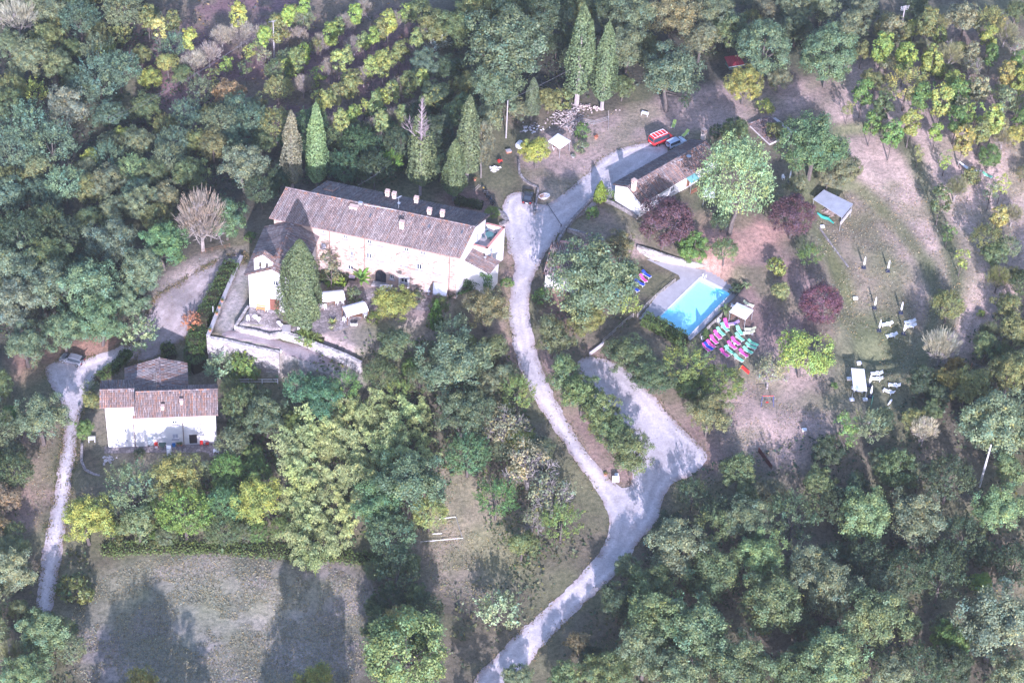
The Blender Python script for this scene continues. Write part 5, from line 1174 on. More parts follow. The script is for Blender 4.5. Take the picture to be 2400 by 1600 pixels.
for key, a, b, lab in (('pink',(1405,792),(1440,882),'pink sun lounger alone under the palm beside the white gazebo'),
    ('green',(1358,835),(1452,925),'green sun lounger at the top of the row nearest the pool'), ('green',(1312,885),(1408,970),'green sun lounger second in the row nearest the pool'),
    ('pink',(1278,915),(1372,1012),'pink sun lounger just below the two green ones by the pool fence'), ('pink',(1238,970),(1332,1062),'pink sun lounger in the middle of the pool fence row'),
    ('pink',(1203,1030),(1302,1098),'pink sun lounger with a blue one tucked beside it'), ('pink',(1150,1055),(1252,1148),'pink sun lounger at the lower end of the pool fence row'),
    ('blue',(1196,1068),(1258,1112),'blue sun lounger squeezed between two pink ones'),
    ('green',(1535,872),(1602,962),'green sun lounger directly below the white gazebo'), ('green',(1518,950),(1618,1030),'green sun lounger above the crossing pink pair'),
    ('pink',(1472,995),(1576,1070),'pink sun lounger in the centre of the lounger field'), ('pink',(1432,1040),(1536,1116),'pink sun lounger beside the small white stool'),
    ('green',(1402,1090),(1506,1172),'green sun lounger between two pink ones in the lower rows'), ('pink',(1350,1118),(1452,1210),'pink sun lounger at the lower left edge of the lounger field'),
    ('green',(1508,1182),(1606,1258),'green sun lounger lowest of all the loungers'), ('pink',(1558,1118),(1666,1218),'pink sun lounger at the lower right of the lounger field'),
    ('green',(1665,1022),(1770,1080),'green sun lounger uppermost of the right hand three'), ('green',(1640,1058),(1748,1116),'green sun lounger in the middle of the right hand three'), ('green',(1608,1096),(1712,1172),'green sun lounger lowest of the right hand three'),
    ('blue',(505,265),(578,332),'dark blue sun lounger under the tree left of the pool'), ('pink',(462,295),(548,385),'pink sun lounger left of the pool between blue ones'), ('blue',(422,360),(512,415),'bright blue sun lounger left of the pool below the pink one'), ('blue',(390,424),(436,468),'small blue sun lounger farthest down at the left of the pool')):
    lounger(key, 'B1', a, b, lab)
lounger('lime','A6',(1572,258),(1558,300),'lime sun lounger on the dirt yard above the red van'); lounger('lime','A6',(1690,345),(1655,382),'lime sun lounger beside the silver hatchback'); lounger('lilac','B1',(1530,822),(1475,845),'lilac lounge chair beside the white gazebo')
lounger('cream','B1',(1715,890),(1655,900),'cream curved lounge chair right of the gazebo'); lounger('cream','B1',(1700,928),(1645,940),'pale curved lounge chair below the cream one'); lounger('cream','B1',(1645,610),(1690,635),'cream lounge chair behind the white gazebo')
lounger('green','B3',(2075,1190),(2120,1220),'green lounge chair beside the hammock on the upper lawn')
def plastic_lounger():
    o = thing('plastic_lounger', '', 'sun lounger', (0,0,0))
    for k in range(9):
        m = MB(); m.box((-.90+k*.14,0,.36), (.115,.60,.035)); m.build('slat', WHITE, o)
    for k in range(5):
        m = MB(); m.box((.42+k*.13,0,.42+k*.095), (.115,.60,.035), ry=-.63); m.build('back_slat', WHITE, o)
    for sy in (-1, 1):
        m = MB(); m.tube([(-.98,sy*.32,.34),(.38,sy*.32,.34),(1.0,sy*.31,.80)], .035, 5); m.build('rail', WHITE, o)
        m = MB(); m.box((.15,sy*.33,.52), (.5,.06,.04)); m.box((-.05,sy*.33,.43), (.05,.05,.2)); m.box((.35,sy*.33,.43), (.05,.05,.2)); m.build('armrest', WHITE, o)
        for x in (-.8, .5): m = MB(); m.box((x,sy*.30,.16), (.09,.06,.36)); m.build('leg', WHITE, o)
    return o
PL_ = plastic_lounger(); first = True
for a, b, lab, up in (((762,925),(702,932),'white plastic lounger beside the left parasol on the lawn',0), ((893,912),(834,920),'white plastic lounger at the back of the lawn pair',0), ((898,936),(836,942),'white plastic lounger at the front of the lawn pair',0), ((795,988),(722,998),'white plastic lounger alone below the lawn pair',0),
    ((706,1212),(640,1212),'white plastic lounger behind its twin beside the long white awning',0), ((704,1243),(642,1240),'white plastic lounger in front of its twin beside the long white awning',0), ((807,1282),(742,1276),'white plastic lounger farthest right near the wood edge',0), ((778,1328),(708,1302),'white plastic lounger tilted below the one at the wood edge',0), ((535,1300),(590,1312),'white plastic lounger under the long white awning',0)):
    p, q = at('B2', *a, .5), at('B2', *b, .3); c = (p+q)/2; o = PL_ if first else copy_tree(PL_); first = False
    o.location = (c[0], c[1], hz(c[0], c[1])+.02); o.rotation_euler = (0, 0, math.atan2(p[1]-q[1], p[0]-q[0])); o['label'] = lab; o['group'] = 'white loungers on the lower lawn'
def make_parasol():
    o = thing('parasol', '', 'parasol', (0,0,0), group='closed white parasols')
    m = MB(); m.tube([(0,0,0),(0,0,2.5)], .03, 6); m.build('pole', STEEL, o)
    m = MB(); m.lathe((0,0,.75), [(.13,0),(.19,.2),(.16,.8),(.12,1.3),(.05,1.7),(.02,1.78)], 8); m.build('canopy', CLOTH, o)
    m = MB(); m.box((0,0,.05), (.75,.75,.1)); m.build('base', M('dark_blue_base', (.03,.035,.07), .1, 2, .6, .3), o)
    return o
PS = make_parasol(); first = True
for r, x, y, lab in (('B2',598,606,'closed white parasol upper left on the bare lawn'),('B2',736,626,'closed white parasol upper right on the bare lawn'),('B2',660,838,'closed white parasol left of the second lawn pair'),('B2',811,866,'closed white parasol right of the second lawn pair'),
    ('B2',686,968,'closed white parasol standing by the single lawn lounger'),('B2',827,985,'closed white parasol in front of the lounger pair'),('B2',630,1282,'closed white parasol against the long white awning'),('B2',636,1346,'closed white parasol below the corner of the long white awning'),
    ('B2',172,112,'closed white parasol beside the white chairs under the oak'),('B2',246,150,'closed white parasol nearest the grey shelter roof')):
    p = at(r, x, y); o = PS if first else copy_tree(PS); first = False; o.location = p; o['label'] = lab
m = MB(); p = at('B2', 748, 1382); m.lathe((0,0,0), [(.03,-.9),(.18,-.6),(.14,.3),(.03,.9)], 8); o = tag(m.build('folded_parasol', CLOTH), 'folded white parasol canopy lying on the grass at the wood edge', 'parasol'); o.location = (p[0], p[1], p[2]+.2); o.rotation_euler = (PI/2*.96, 0, -.5)

def canopy(name, label, quad, legs_to=None, mat=CLOTH, peak=.35, posts=True, cat='gazebo', skirt=True, th=.05):
    """quad: four roof corners in space, in order"""
    Q4 = [V3(p) for p in quad]; c = sum(Q4)/4; g = np.array((c[0], c[1], hz(c[0], c[1]))); o = thing(name, label, cat, g, world=True)
    m = MB()
    if peak:
        n = 5; tri = [(Q4[i], Q4[(i+1) % 4], c+(0,0,peak)) for i in range(4)]
        for a, b, t in tri: m.poly([a, b, t])
    else: m.slab(Q4, th)
    if skirt:
        for i in range(4): a, b = Q4[i], Q4[(i+1) % 4]; m.poly([a-(0,0,.22), b-(0,0,.22), b, a])
    m.build('roof', mat, o)
    if posts:
        for p in Q4:
            q = p+(c-p)*.04*[1,1,0]; z = hz(q[0], q[1]); mm_ = MB(); mm_.tube([(q[0], q[1], z-.1), (q[0], q[1], p[2]-.02)], .05, 6); mm_.build('post', STEEL, o)
    return o
def corners(r, pts, dz):
    ps = [at(r, x, y, dz) for x, y in pts]; z = sum(p[2] for p in ps)/len(ps); return [flat(r, x, y, z) for x, y in pts]
canopy('gazebo', 'white square gazebo between the pool and the lawn', corners('B1', ((1540,605),(1720,686),(1635,788),(1460,700)), 2.4), peak=.3)
canopy('gazebo', 'white square gazebo beside the yellow tree near the woodpile', corners('A6', ((500,362),(614,430),(520,500),(412,432)), 2.4), peak=.25)
canopy('awning', 'long white flat awning on the lower lawn', corners('B2', ((527,1182),(602,1188),(618,1310),(540,1302)), 2.3), peak=0, cat='awning')
canopy('awning', 'white square awning in the shade in front of the convent door', corners('A3', ((1620,915),(1770,915),(1790,965),(1700,1030),)[:4] if False else ((1622,915),(1765,920),(1715,1030),(1605,1005)), 2.5), peak=.25, cat='awning')
canopy('awning', 'plain white sheet awning against the right end of the convent wall', [flat('A4', 815, 950, 2.9), flat('A4', 988, 978, 2.9), flat('A4', 972, 1118, 2.0), flat('A4', 806, 1085, 2.0)], peak=0, cat='awning')
canopy('awning', 'pale awning half hidden by the big silvery tree', corners('C5', ((470,725),(600,735),(600,850),(470,832)), 2.3), peak=0, cat='awning')
sh = canopy('shelter', 'open shelter with a flat grey sheet roof above the round lawn', corners('B2', ((370,158),(538,240),(475,318),(308,212)), 2.5), mat=M('grey_sheet', (.36,.37,.41), .18, .7, .6, .3), peak=0, skirt=False, cat='shelter', th=.1)
m = MB(); g = corners('B2', ((318,232),(372,182),(530,255),(470,330)), .4)
for a, b in ((g[0], g[1]), (g[2], g[3])):
    m = MB(); d = unit(b-a); L = np.linalg.norm(b-a); c = (a+b)/2; m.box((c[0], c[1], hz(c[0], c[1])+.2), (L,.25,.7), math.atan2(d[1], d[0])); m.build('side_wall', OLDPLASTER, sh)
def pile(name, label, p, n, spread, sz, cols, cat, hgt=.6, mat=None, seed=1, part='logs'):
    rs = np.random.RandomState(seed); o = thing(name, label, cat, p); m = MB()
    for i in range(n):
        q = rs.normal(size=2)*np.array(spread)*.5; z = max(0, hgt*(1-np.hypot(q[0]/spread[0], q[1]/spread[1])))*rs.rand()
        s = np.array(sz)*rs.uniform(.6, 1.3, 3); c = cols[rs.randint(len(cols))]
        m.box((q[0], q[1], z+s[2]*.4), s, rs.rand()*6.3, col=tuple(np.array(c)*rs.uniform(.7, 1.3)), rx=rs.normal()*.4, ry=rs.normal()*.4, taper=rs.uniform(.6, 1))
    b = m.build(part, mat or M('heap', (1,1,1), .2, 3, .9, .15), o); b['kind'] = 'stuff'; return o
pile('woodpile', 'large heap of split firewood below the twin cypresses', at('A6', 600, 225), 420, (2.9,4.2), (.5,.16,.15), [(.32,.27,.26),(.42,.37,.35),(.22,.17,.15)], 'woodpile', 1.6, seed=3)
pile('stone_heap', 'heap of pale stones along the edge behind the woodpile', at('A6', 760, 130), 70, (4.5,1.2), (.35,.3,.25), [(.55,.46,.42),(.45,.36,.33)], 'stone heap', .4, seed=4, part='stones')
pile('stone_heap', 'small heap of white stones by the red garden machine', at('B8', 1060, 1165), 26, (.9,.7), (.4,.3,.25), [(.7,.68,.66),(.55,.52,.5)], 'stone heap', .4, seed=5, part='stones')
pile('firewood', 'stack of firewood stored under the grey shelter roof', at('B2', 400, 290), 160, (2.2,1.0), (.5,.16,.15), [(.25,.19,.16),(.34,.28,.25)], 'firewood', .9, seed=6)
pile('scrap_heap', 'scattered pale scrap at the corner of the woodpile plot', at('A6', 270, 320), 40, (1.8,1.5), (.5,.25,.15), [(.5,.48,.5),(.3,.25,.24),(.6,.58,.6)], 'scrap', .35, seed=7, part='pieces')
# curved canvas canopies in the convent courtyard
def barrel(label, bl, br, fl_, fr_):
    c = (bl+br+fl_+fr_)/4; g = np.array((c[0], c[1], 0.0)); o = thing('canvas_canopy', label, 'canopy', g, world=True, group='curved white canopies in the courtyard'); m = MB(); P = []
    for t in np.linspace(0, 1, 9): P.append((bl*(1-t)+fl_*t+(0,0,1.05*math.sin(PI*min(1, t*.9+.1))**1.0*.62), br*(1-t)+fr_*t+(0,0,1.05*math.sin(PI*min(1, t*.9+.1))*.62)))
    for i in range(8):
        m.poly([P[i][0], P[i+1][0], P[i+1][1], P[i][1]][::-1])
    for s in (0, 1): m.poly([P[i][s] for i in range(9)][::(1 if s else -1)])
    m.build('canvas', CLOTH, o)
    for p in (bl, br, fl_, fr_):
        k = MB(); q = p+(c-p)*.03; k.tube([(q[0], q[1], -.1), (q[0], q[1], p[2]+.05)], .05, 6); k.build('post', WOOD, o)
    return o
barrel('curved white canopy nearest the church cypress', flat('A3',940,1005,2.2), flat('A3',1190,985,2.2), flat('A3',962,1118,1.9), flat('A3',1222,1094,1.9))
barrel('curved white canopy over the long table with chairs', flat('A3',1182,1180,2.2), flat('A3',1420,1112,2.2), flat('A3',1242,1284,1.9), flat('A3',1492,1220,1.9))
def table(label, p, rz, L=1.6, W=.8, h=.74, top=WOOD, leg=WOOD, name='table'):
    o = thing(name, label, 'table', p, rz); m = MB(); m.box((0,0,h), (L,W,.06)); m.build('table_top', top, o)
    for sx in (-1, 1):
        for sy in (-1, 1): m = MB(); m.box((sx*(L/2-.08), sy*(W/2-.08), h/2-.05), (.07,.07,h)); m.build('leg', leg, o)
    return o
def round_table(label, p, r=.45, h=.72, top=WHITE, name='round_table'):
    o = thing(name, label, 'table', p); m = MB(); m.lathe((0,0,h-.04), [(r*.95,0),(r,.02),(r*.98,.05)], 16); m.build('table_top', top, o)
    m = MB(); m.lathe((0,0,0), [(r*.6,0),(r*.55,.04),(.05,.08),(.05,h-.04)], 10); m.build('pedestal', top, o); return o
def make_chair(mat):
    o = thing('chair', '', 'chair', (0,0,0))
    m = MB(); m.box((0,0,.44), (.46,.46,.05)); m.build('seat', mat, o)
    m = MB(); m.box((0,.22,.70), (.46,.05,.46), rx=-.12, taper=.9); m.build('backrest', mat, o)
    for sx in (-1, 1):
        for sy in (-1, 1): m = MB(); m.box((sx*.19, sy*.19, .2), (.05,.05,.44)); m.build('leg', mat, o)
        m = MB(); m.box((sx*.24,0,.64), (.05,.44,.04)); m.build('armrest', mat, o)
    return o
CH, chu = {}, set()
def chair(key, mat, p, rz, label, group):
    if key not in CH: CH[key] = make_chair(mat)
    o = CH[key] if key not in chu else copy_tree(CH[key]); chu.add(key); o.location = tuple(p); o.rotation_euler = (0,0,rz); o['label'] = label; o['group'] = group; return o
REDP = M('red_plastic', (.55,.04,.03), .06, 2, .5, .3, bstr=0)
table('wooden table with a pale runner under the right courtyard canopy', flat('A3',1350,1300,0), frz+.25, 2.0, .85); table('small wooden table under the left courtyard canopy', flat('A3',1070,1140,0), frz, 1.3, .8)
for x, y, rz, lab in ((950,1180,1.2,'white chair at the left end of the left canopy'),(992,1196,.4,'white chair in front of the left canopy'),(1128,1140,2.8,'white chair between the two canopies'),(1212,1340,1.0,'white chair at the front left corner of the right canopy'),(1455,1285,-1.4,'white chair at the right end of the right canopy'),(1410,1262,-2.0,'white chair tucked under the right canopy'),(1250,1298,1.4,'white chair beneath the left edge of the right canopy'),(1190,1135,.2,'white chair behind the right canopy post')):
    chair('white', WHITE, flat('A3', x, y, 0), rz, lab, 'white garden chairs in the courtyard')
chair('white', WHITE, at('C3',468,880), .3, 'white chair on the patio at the church corner', 'white chairs on the church patio'); chair('white', WHITE, at('C3',672,780), -.3, 'white chair beside the brown church door', 'white chairs on the church patio')
for x, y, lab in ((543,862,'small round white table on the church patio behind the other'),(582,888,'small round white table nearest the patio edge')): round_table(lab, at('C3', x, y), .42, .6)
for x, y, lab in ((798,920,'pale round stool beside the cypress foot'),(822,946,'pale round stool at the patio corner below the cypress')): round_table(lab, at('C3', x, y), .36, .45, top=PLASTER, name='stool')
b = thing('bench', 'orange wooden bench against the white church front', 'bench', at('C3', 610, 768), crz); ORW = M('orange_wood', (.62,.30,.12), .15, 3, .7, .2)
for k in range(3): m = MB(); m.box((0,-.2+k*.17,.42), (1.7,.14,.05)); m.build('seat_slat', ORW, b)
for k in range(2): m = MB(); m.box((0,.26,.62+k*.2), (1.7,.05,.15)); m.build('back_slat', ORW, b)
for sx in (-.7, .7): m = MB(); m.box((sx,0,.2), (.08,.5,.42)); m.build('leg', ORW, b)
def box_thing(name, label, cat, p, size, mat, rz=0, parts=()):
    o = thing(name, label, cat, p, rz); m = MB(); m.box((0,0,size[2]/2), size); m.build('body', mat, o, bevel=.03)
    for nm, c, s, mt in parts: k = MB(); k.box(c, s); k.build(nm, mt, o)
    return o
def pot(label, p, r=.22, mat=COTTO, plantcol=(.10,.14,.05), name='flower_pot'):
    o = thing(name, label, 'flower pot', p); m = MB(); m.lathe((0,0,0), [(r*.65,0),(r,.38),(r*1.12,.40),(r*1.12,.46),(r*.9,.46),(r*.85,.40)], 10); m.build('pot', mat, o)
    rs = np.random.RandomState(int(abs(p[0]*100)) % 999); C = rs.normal(size=(60,3))*r*.7; C[:, 2] = abs(C[:, 2])+.5
    me = leafmesh('plant', C, C+(0,0,.2), .16, tints(rs, 60, 10), rs); k = bpy.data.objects.new('plant', me); COL.objects.link(k); k.parent = o; k.color = (*plantcol, 1); return o
for x, y, lab in ((176,672,'uppermost terracotta pot hung outside the parapet wall'),(146,738,'second terracotta pot hung outside the parapet wall'),(118,806,'third terracotta pot hung outside the parapet wall'),(45,988,'lowest terracotta pot hung outside the parapet wall')): pot(lab, flat('C3', x+12, y+10, -.5), .24)
box_thing('planter', 'white rectangular planter in front of the right courtyard canopy', 'planter', flat('A3',1320,1378,0), (1.15,.4,.45), PLASTER, frz+.3, (('soil',(0,0,.46),(1.0,.3,.04),DARK),))
box_thing('planter', 'tall white planter below the church cypress', 'planter', at('C3',1022,990), (.5,.5,.9), PLASTER, crz, (('soil',(0,0,.91),(.4,.4,.03),DARK),))
o = thing('barrel', 'dark barrel lying by the hedge below the cypress', 'barrel', at('C3',1110,970)); m = MB(); m.lathe((0,0,0), [(.32,0),(.4,.25),(.4,.6),(.32,.85)], 12); m.build('barrel_body', DARK, o); m = MB(); m.lathe((0,0,.62), [(.41,0),(.41,.07)], 12); m.build('hoop', STEEL, o)
o = wall_run('stone_slab', 'pale stone slab ramp at the corner of the church patio', [flat('C3', 885, 925, .35), flat('C3', 880, 1005, .3)], .6, 1.4, mat=CONC)
b = thing('bench', 'grey metal bench against the convent wall near the white sheet awning', 'bench', flat('A4', 655, 1065, 0), frz)
m = MB(); m.box((0,0,.42), (1.6,.5,.06)); m.build('seat', STEEL, b); m = MB(); m.box((0,.26,.7), (1.6,.05,.5)); m.build('backrest', STEEL, b)
for sx in (-.7, .7): m = MB(); m.box((sx,0,.2), (.06,.45,.42)); m.build('leg', STEEL, b)
round_table('small round white table beside the grey bench', flat('A4', 755, 1095, 0), .35, .7)
box_thing('garden_chest', 'dark chest with lilac cushions against the convent wall', 'chest', flat('A3',1282,850,0), (1.7,.7,.5), DARK, frz, (('cushion',(-.4,0,.54),(.72,.6,.1),M('lilac_cloth',(.42,.36,.46),.1,2,.9,.1)),('cushion',(.4,0,.54),(.72,.6,.1),M('lilac_cloth'))))
tt = flat('A4', 1500, 400, TZ-.93); round_table('round table with green cloth on the convent roof terrace', tt, .75, .74, top=M('teal_cloth', (.08,.17,.17), .1, 2, .8, .2))
for k in range(4): chair('teal', M('teal_plastic', (.06,.10,.13), .1, 2, .6, .3), tt+(1.05*math.cos(k*PI/2+.4), 1.05*math.sin(k*PI/2+.4), 0), k*PI/2+.4-PI/2, 'dark chair at the '+('right', 'back', 'left', 'front')[k]+' side of the green table on the roof terrace', 'dark chairs on the roof terrace')
box_thing('storage_box', 'small dark box in the corner of the roof terrace', 'box', flat('A4', 1306, 450, TZ-.93), (.6,.6,.55), DARK, .3, (('lid',(0,0,.57),(.64,.64,.05),STEEL),))
# farmhouse yard
for x, lab in ((1350,'red plastic chair left of the small white table by the farmhouse'),(1412,'red plastic chair right of the small white table by the farmhouse')): chair('red', REDP, flat('A5', x, 1215, fz), PI if x > 1380 else .2, lab, 'red chairs by the farmhouse')
round_table('small white table between the two red chairs', flat('A5', 1383, 1200, fz), .25, .6); round_table('green round garden table by the farmhouse wall', flat('A5', 925, 1232, fz), .62, .72, top=M('green_plastic', (.09,.14,.11), .08, 2, .6, .3, bstr=0))
box_thing('crate', 'red and white crate beside the green round table', 'crate', flat('A5', 860, 1235, fz), (.55,.5,.95), REDP, hrz, (('panel',(0,-.26,.3),(.45,.03,.4),WHITE),))
box_thing('white_fridge', 'white fridge standing on the farmhouse paving', 'fridge', flat('A5', 1000, 1310, fz), (.75,.65,1.7), WHITE, hrz, (('door',(0,-.34,.85),(.7,.04,1.55),WHITE),('handle',(.28,-.38,1.0),(.04,.04,.4),STEEL)))
o = thing('bucket', 'bright blue bucket by the farmhouse wall', 'bucket', flat('A5', 1050, 1225, fz)); m = MB(); m.lathe((0,0,0), [(.2,0),(.28,.5),(.31,.5),(.31,.54),(.25,.54),(.22,.1)], 12); m.build('pail', M('blue_plastic', (.05,.22,.55), .05, 2, .5, .3, bstr=0), o); m = MB(); m.tube([(-.28,0,.52),(-.2,0,.75),(.2,0,.75),(.28,0,.52)], .015, 4); m.build('handle', STEEL, o)
pot('orange-red pot with plant right of the blue bucket', flat('A5', 1095, 1218, fz), .26); pot('orange pot with plant near the drainpipe', flat('A5', 1130, 1220, fz), .22)
table('white garden table on the right paving of the farmhouse', flat('A5', 1508, 1305, fz), hrz, .95, .75, .7, WHITE, WHITE); table('white garden table on the grass left of the farmhouse', at('A5', 165, 1170), hrz, 1.1, .7, .7, WHITE, WHITE)
rail_fence('short dark handrail at the farmhouse corner steps', [flat('A5', x, y, fz) for x, y in ((345,1238),(590,1222))], 1.0, DARK, 1, .03, 'handrail')
pile('stone_heap', 'pale stones in the grass below the farmhouse corner', at('A5', 340, 1365), 24, (1.0,.7), (.4,.3,.2), [(.5,.46,.46)], 'stone heap', .2, seed=8, part='stones')
# upper yard
table('white slatted table lying in the dirt yard', at('A6', 1298, 195), -.3, 1.3, .8, .5, WHITE, WHITE)
o = thing('white_tarp', 'crumpled white tarpaulin over a garden heap beside the yellow tree', 'tarpaulin', at('A6', 150, 475)); rs = np.random.RandomState(12); m = MB(); n = 14
prof = [(1.0,0),(.95,.3),(.7,.62),(.35,.78),(.05,.8)]; k0 = len(m.v)
for r_, z_ in prof:
    for j in range(n): q = 1+rs.normal()*.08; a = 2*PI*j/n; m.v.append((r_*q*math.cos(a)*.75, r_*q*math.sin(a)*1.15, z_*(1+rs.normal()*.1))); m.c.append((1,1,1))
for i in range(4):
    for j in range(n): m.f.append((i*n+j, i*n+(j+1) % n, (i+1)*n+(j+1) % n, (i+1)*n+j))
m.build('sheet', CLOTH, o)
o = thing('garden_machine', 'small red motor cultivator at the edge of the upper track', 'machine', at('B8', 1090, 1122), .6)
m = MB(); m.box((0,0,.55), (.8,.55,.4), taper=.8); m.build('engine_hood', REDP, o); m = MB(); m.tube([(-.3,-.25,.6),(-1.0,-.28,.95)], .03, 5); m.tube([(-.3,.25,.6),(-1.0,.28,.95)], .03, 5); m.build('handle', DARK, o)
for sy in (-1, 1): m = MB(); m.tube([(0,sy*.36,.3),(0,sy*.5,.3)], .3, 12); m.build('wheel', RUBBER, o)
m = MB(); m.lathe((.1,0,.75), [(.14,0),(.14,.16),(.05,.2)], 8); m.build('fuel_cap', DARK, o)
pot('orange terracotta pot by the dirt track behind the convent', at('B8', 918, 1240), .34); box_thing('tiled_box', 'small brick-red box at the end of the upper track', 'box', at('B8', 1150, 1048), (.9,.7,.4), COTTO, .4, (('lid',(0,0,.42),(1.0,.8,.06),CONC),))
o = thing('stone_ring', 'round stone ring on the ground by the barrier', 'planter', at('A6', 320, 1052)); m = MB()
for k in range(14): a = 2*PI*k/14; k_ = MB(); k_.box((.82*math.cos(a), .82*math.sin(a), .1), (.32,.2,.2), a+PI/2); k_.build('stone', CONC, o)
o = thing('stone_planter', 'pale boat-shaped stone planter with rust red flowers by the road fork', 'planter', at('A6', 372, 958), .5); m = MB(); m.lathe((0,0,0), [(.6,0),(.85,.45),(.95,.5),(.95,.58),(.8,.58),(.75,.45)], 14, sx=1.2, sy=.75); m.build('basin', PLASTER, o)
rs = np.random.RandomState(3); C = rs.normal(size=(160,3))*(.45,.3,.2)+(-.35,.1,.75); k = bpy.data.objects.new('flowers', leafmesh('flowers', C, C+(.35,0,0), .16, tints(rs, 160, 16), rs)); COL.objects.link(k); k.parent = o; k.color = (.38,.13,.06,1)
o = thing('wooden_ladder', 'short pale ladder leaning on the bank beside the motorbikes', 'ladder', at('A2', 2030, 835), .9); m = MB()
for sy in (-.2, .2): k = MB(); k.tube([(-.8,sy,.1),(.8,sy,.5)], .03, 4); k.build('rail', PALEWOOD, o)
for q in range(6): k = MB(); k.tube([(-.7+q*.27,-.2,.13+q*.067),(-.7+q*.27,.2,.13+q*.067)], .022, 4); k.build('rung', PALEWOOD, o)
pot('low pot with flowers in the dry garden beside the gazebo', at('A6', 850, 410), .35, plantcol=(.40,.12,.07)); pot('white rimmed pot with plant in the dry garden', at('A6', 640, 585), .4, CONC); pot('dark pot with plant near the gravel road', at('A6', 712, 540), .3, DARK)
# lawn and playground
o = thing('notice_board', 'blank white square board on the tip of the parking island', 'sign', at('C4', 950, 1300), .1); m = MB(); m.slab([(-.5,-.3,.55),(.5,-.3,.55),(.5,.25,1.35),(-.5,.25,1.35)], .05); m.build('board', WHITE, o)
for sx in (-.4, .4): m = MB(); m.box((sx,.1,.5), (.07,.07,1.1)); m.build('post', PALEWOOD, o)
round_table('pale round table top standing behind the white notice board', at('C4', 960, 1235), .35, .4); pot('orange pot lying on the parking island', at('C4', 858, 1230), .28)
o = thing('rusty_fence', 'long rusty brown metal panel screen on the bare slope', 'fence', at('B4', 462, 150), world=True); a, b_ = at('B4', 462, 150), at('B4', 545, 262); RUST = M('rusty_metal', (.11,.035,.03), .3, 2, .8, .3)
for k in range(6):
    p, q = a+(b_-a)*(k/6+.004), a+(b_-a)*((k+1)/6-.004); d = unit((q-p)*[1,1,0]); L = np.linalg.norm((q-p)[:2]); c = (p+q)/2; m = MB(); m.box((c[0], c[1], hz(c[0], c[1])+.5), (L,.06,1.0), math.atan2(d[1], d[0])); m.build('panel', RUST, o)
o = thing('slide', 'red play slide with yellow ladder by the bare shrub', 'slide', at('B1', 1615, 1375), 2.8); m = MB(); m.slab([(-.9,-.25,.15),(.5,-.25,1.05),(.5,.25,1.05),(-.9,.25,.15)], .06); m.build('chute', REDP, o)
for sy in (-.27, .27): m = MB(); m.slab([(-.9,sy-.03,.32),(.5,sy-.03,1.22),(.5,sy+.03,1.22),(-.9,sy+.03,.32)], .2); m.build('side_rail', REDP, o)
m = MB(); YEL = M('yellow_plastic', (.65,.40,.08), .05, 2, .5, .3, bstr=0)
for sy in (-.22, .22): m.tube([(.5,sy,1.2),(1.0,sy,0)], .04, 5)
for q in range(4): m.tube([(.6+q*.1,-.22,1.0-q*.24),(.6+q*.1,.22,1.0-q*.24)], .035, 5)
m.build('ladder', YEL, o)
o = thing('swing', 'small swing with blue frame and red seat on the dry grass', 'swing', at('B2', 42, 1390), .1); BLF = M('blue_frame', (.05,.07,.22), .05, 2, .5, .4, bstr=0)
for sx in (-.9, .9):
    for sy in (-.6, .6): m = MB(); m.tube([(sx,0,1.9),(sx*1.15,sy,0)], .04, 5); m.build('leg', BLF, o)
m = MB(); m.tube([(-.95,0,1.9),(.95,0,1.9)], .045, 6); m.build('crossbar', REDP, o); m = MB(); m.box((0,0,.5), (.5,.25,.05)); st = m.build('seat', REDP, o)
for sx in (-.22, .22): m = MB(); m.tube([(sx,0,.5),(sx,0,1.88)], .015, 4); m.build('rope', STEEL, o)
o = thing('hammock', 'white hammock slung between two young trees', 'hammock', at('B3', 1965, 1150), world=True); a, b_ = at('B3', 1900, 1112, 1.3), at('B3', 2062, 1178, 1.3); d = unit((b_-a)*[1,1,0]); s = np.array((-d[1], d[0], 0)); m = MB()
P = [(a*(1-t)+b_*t-(0,0,.75*math.sin(PI*t)), .06+.38*math.sin(PI*t)) for t in np.linspace(.04, .96, 11)]
for (p, w), (q, v) in zip(P[:-1], P[1:]): m.poly([p-s*w+(0,0,.1), q-s*v+(0,0,.1), q, p]); m.poly([p, q, q+s*v+(0,0,.1), p+s*w+(0,0,.1)])
m.build('net', CLOTH, o)
for p, q in ((a, P[0][0]), (b_, P[-1][0])): m = MB(); m.tube([p+(0,0,.15), q], .03, 4); m.build('rope', CLOTH, o)
for p in (a, b_): m = MB(); m.tube([(p[0], p[1], hz(p[0], p[1])-.2), p+(0,0,.4)], .06, 5); m.build('post', PALEWOOD, o)
for x, y, lab in ((360,374,'flat white slab at the head of the green bank'),(550,785,'flat white slab on the lawn below the bank'),(572,1157,'white slab above the long white awning'),(514,1246,'white block left of the long white awning'),(530,1366,'white block below the left end of the awning'),(606,1366,'white block below the right end of the awning'),(257,1540,'white slab on the bare slope near the wood')):
    o = thing('white_block', lab, 'block', at('B2', x, y), .2); m = MB(); m.box((0,0,.15), (.8,.6,.3)); m.build('stone', PLASTER, o, bevel=.03); m = MB(); m.box((0,0,.33), (.7,.5,.05)); m.build('cap', WHITE, o)
m = MB(); p = at('B2', 640, 1478); o = thing('stone_table', 'pale flat stone at the foot of the green lamp post', 'stone', p, .5); m.prism([(-.9,-.5),(.2,-.7),(.9,-.1),(.6,.6),(-.6,.5)], 0, .22); m.build('slab', CONC, o)
for x, y, lab in ((135,80,'white plastic chair beside the parasols under the oak'),): chair('white', WHITE, at('B2', x, y+18), .4, lab, 'white chairs near the oak')
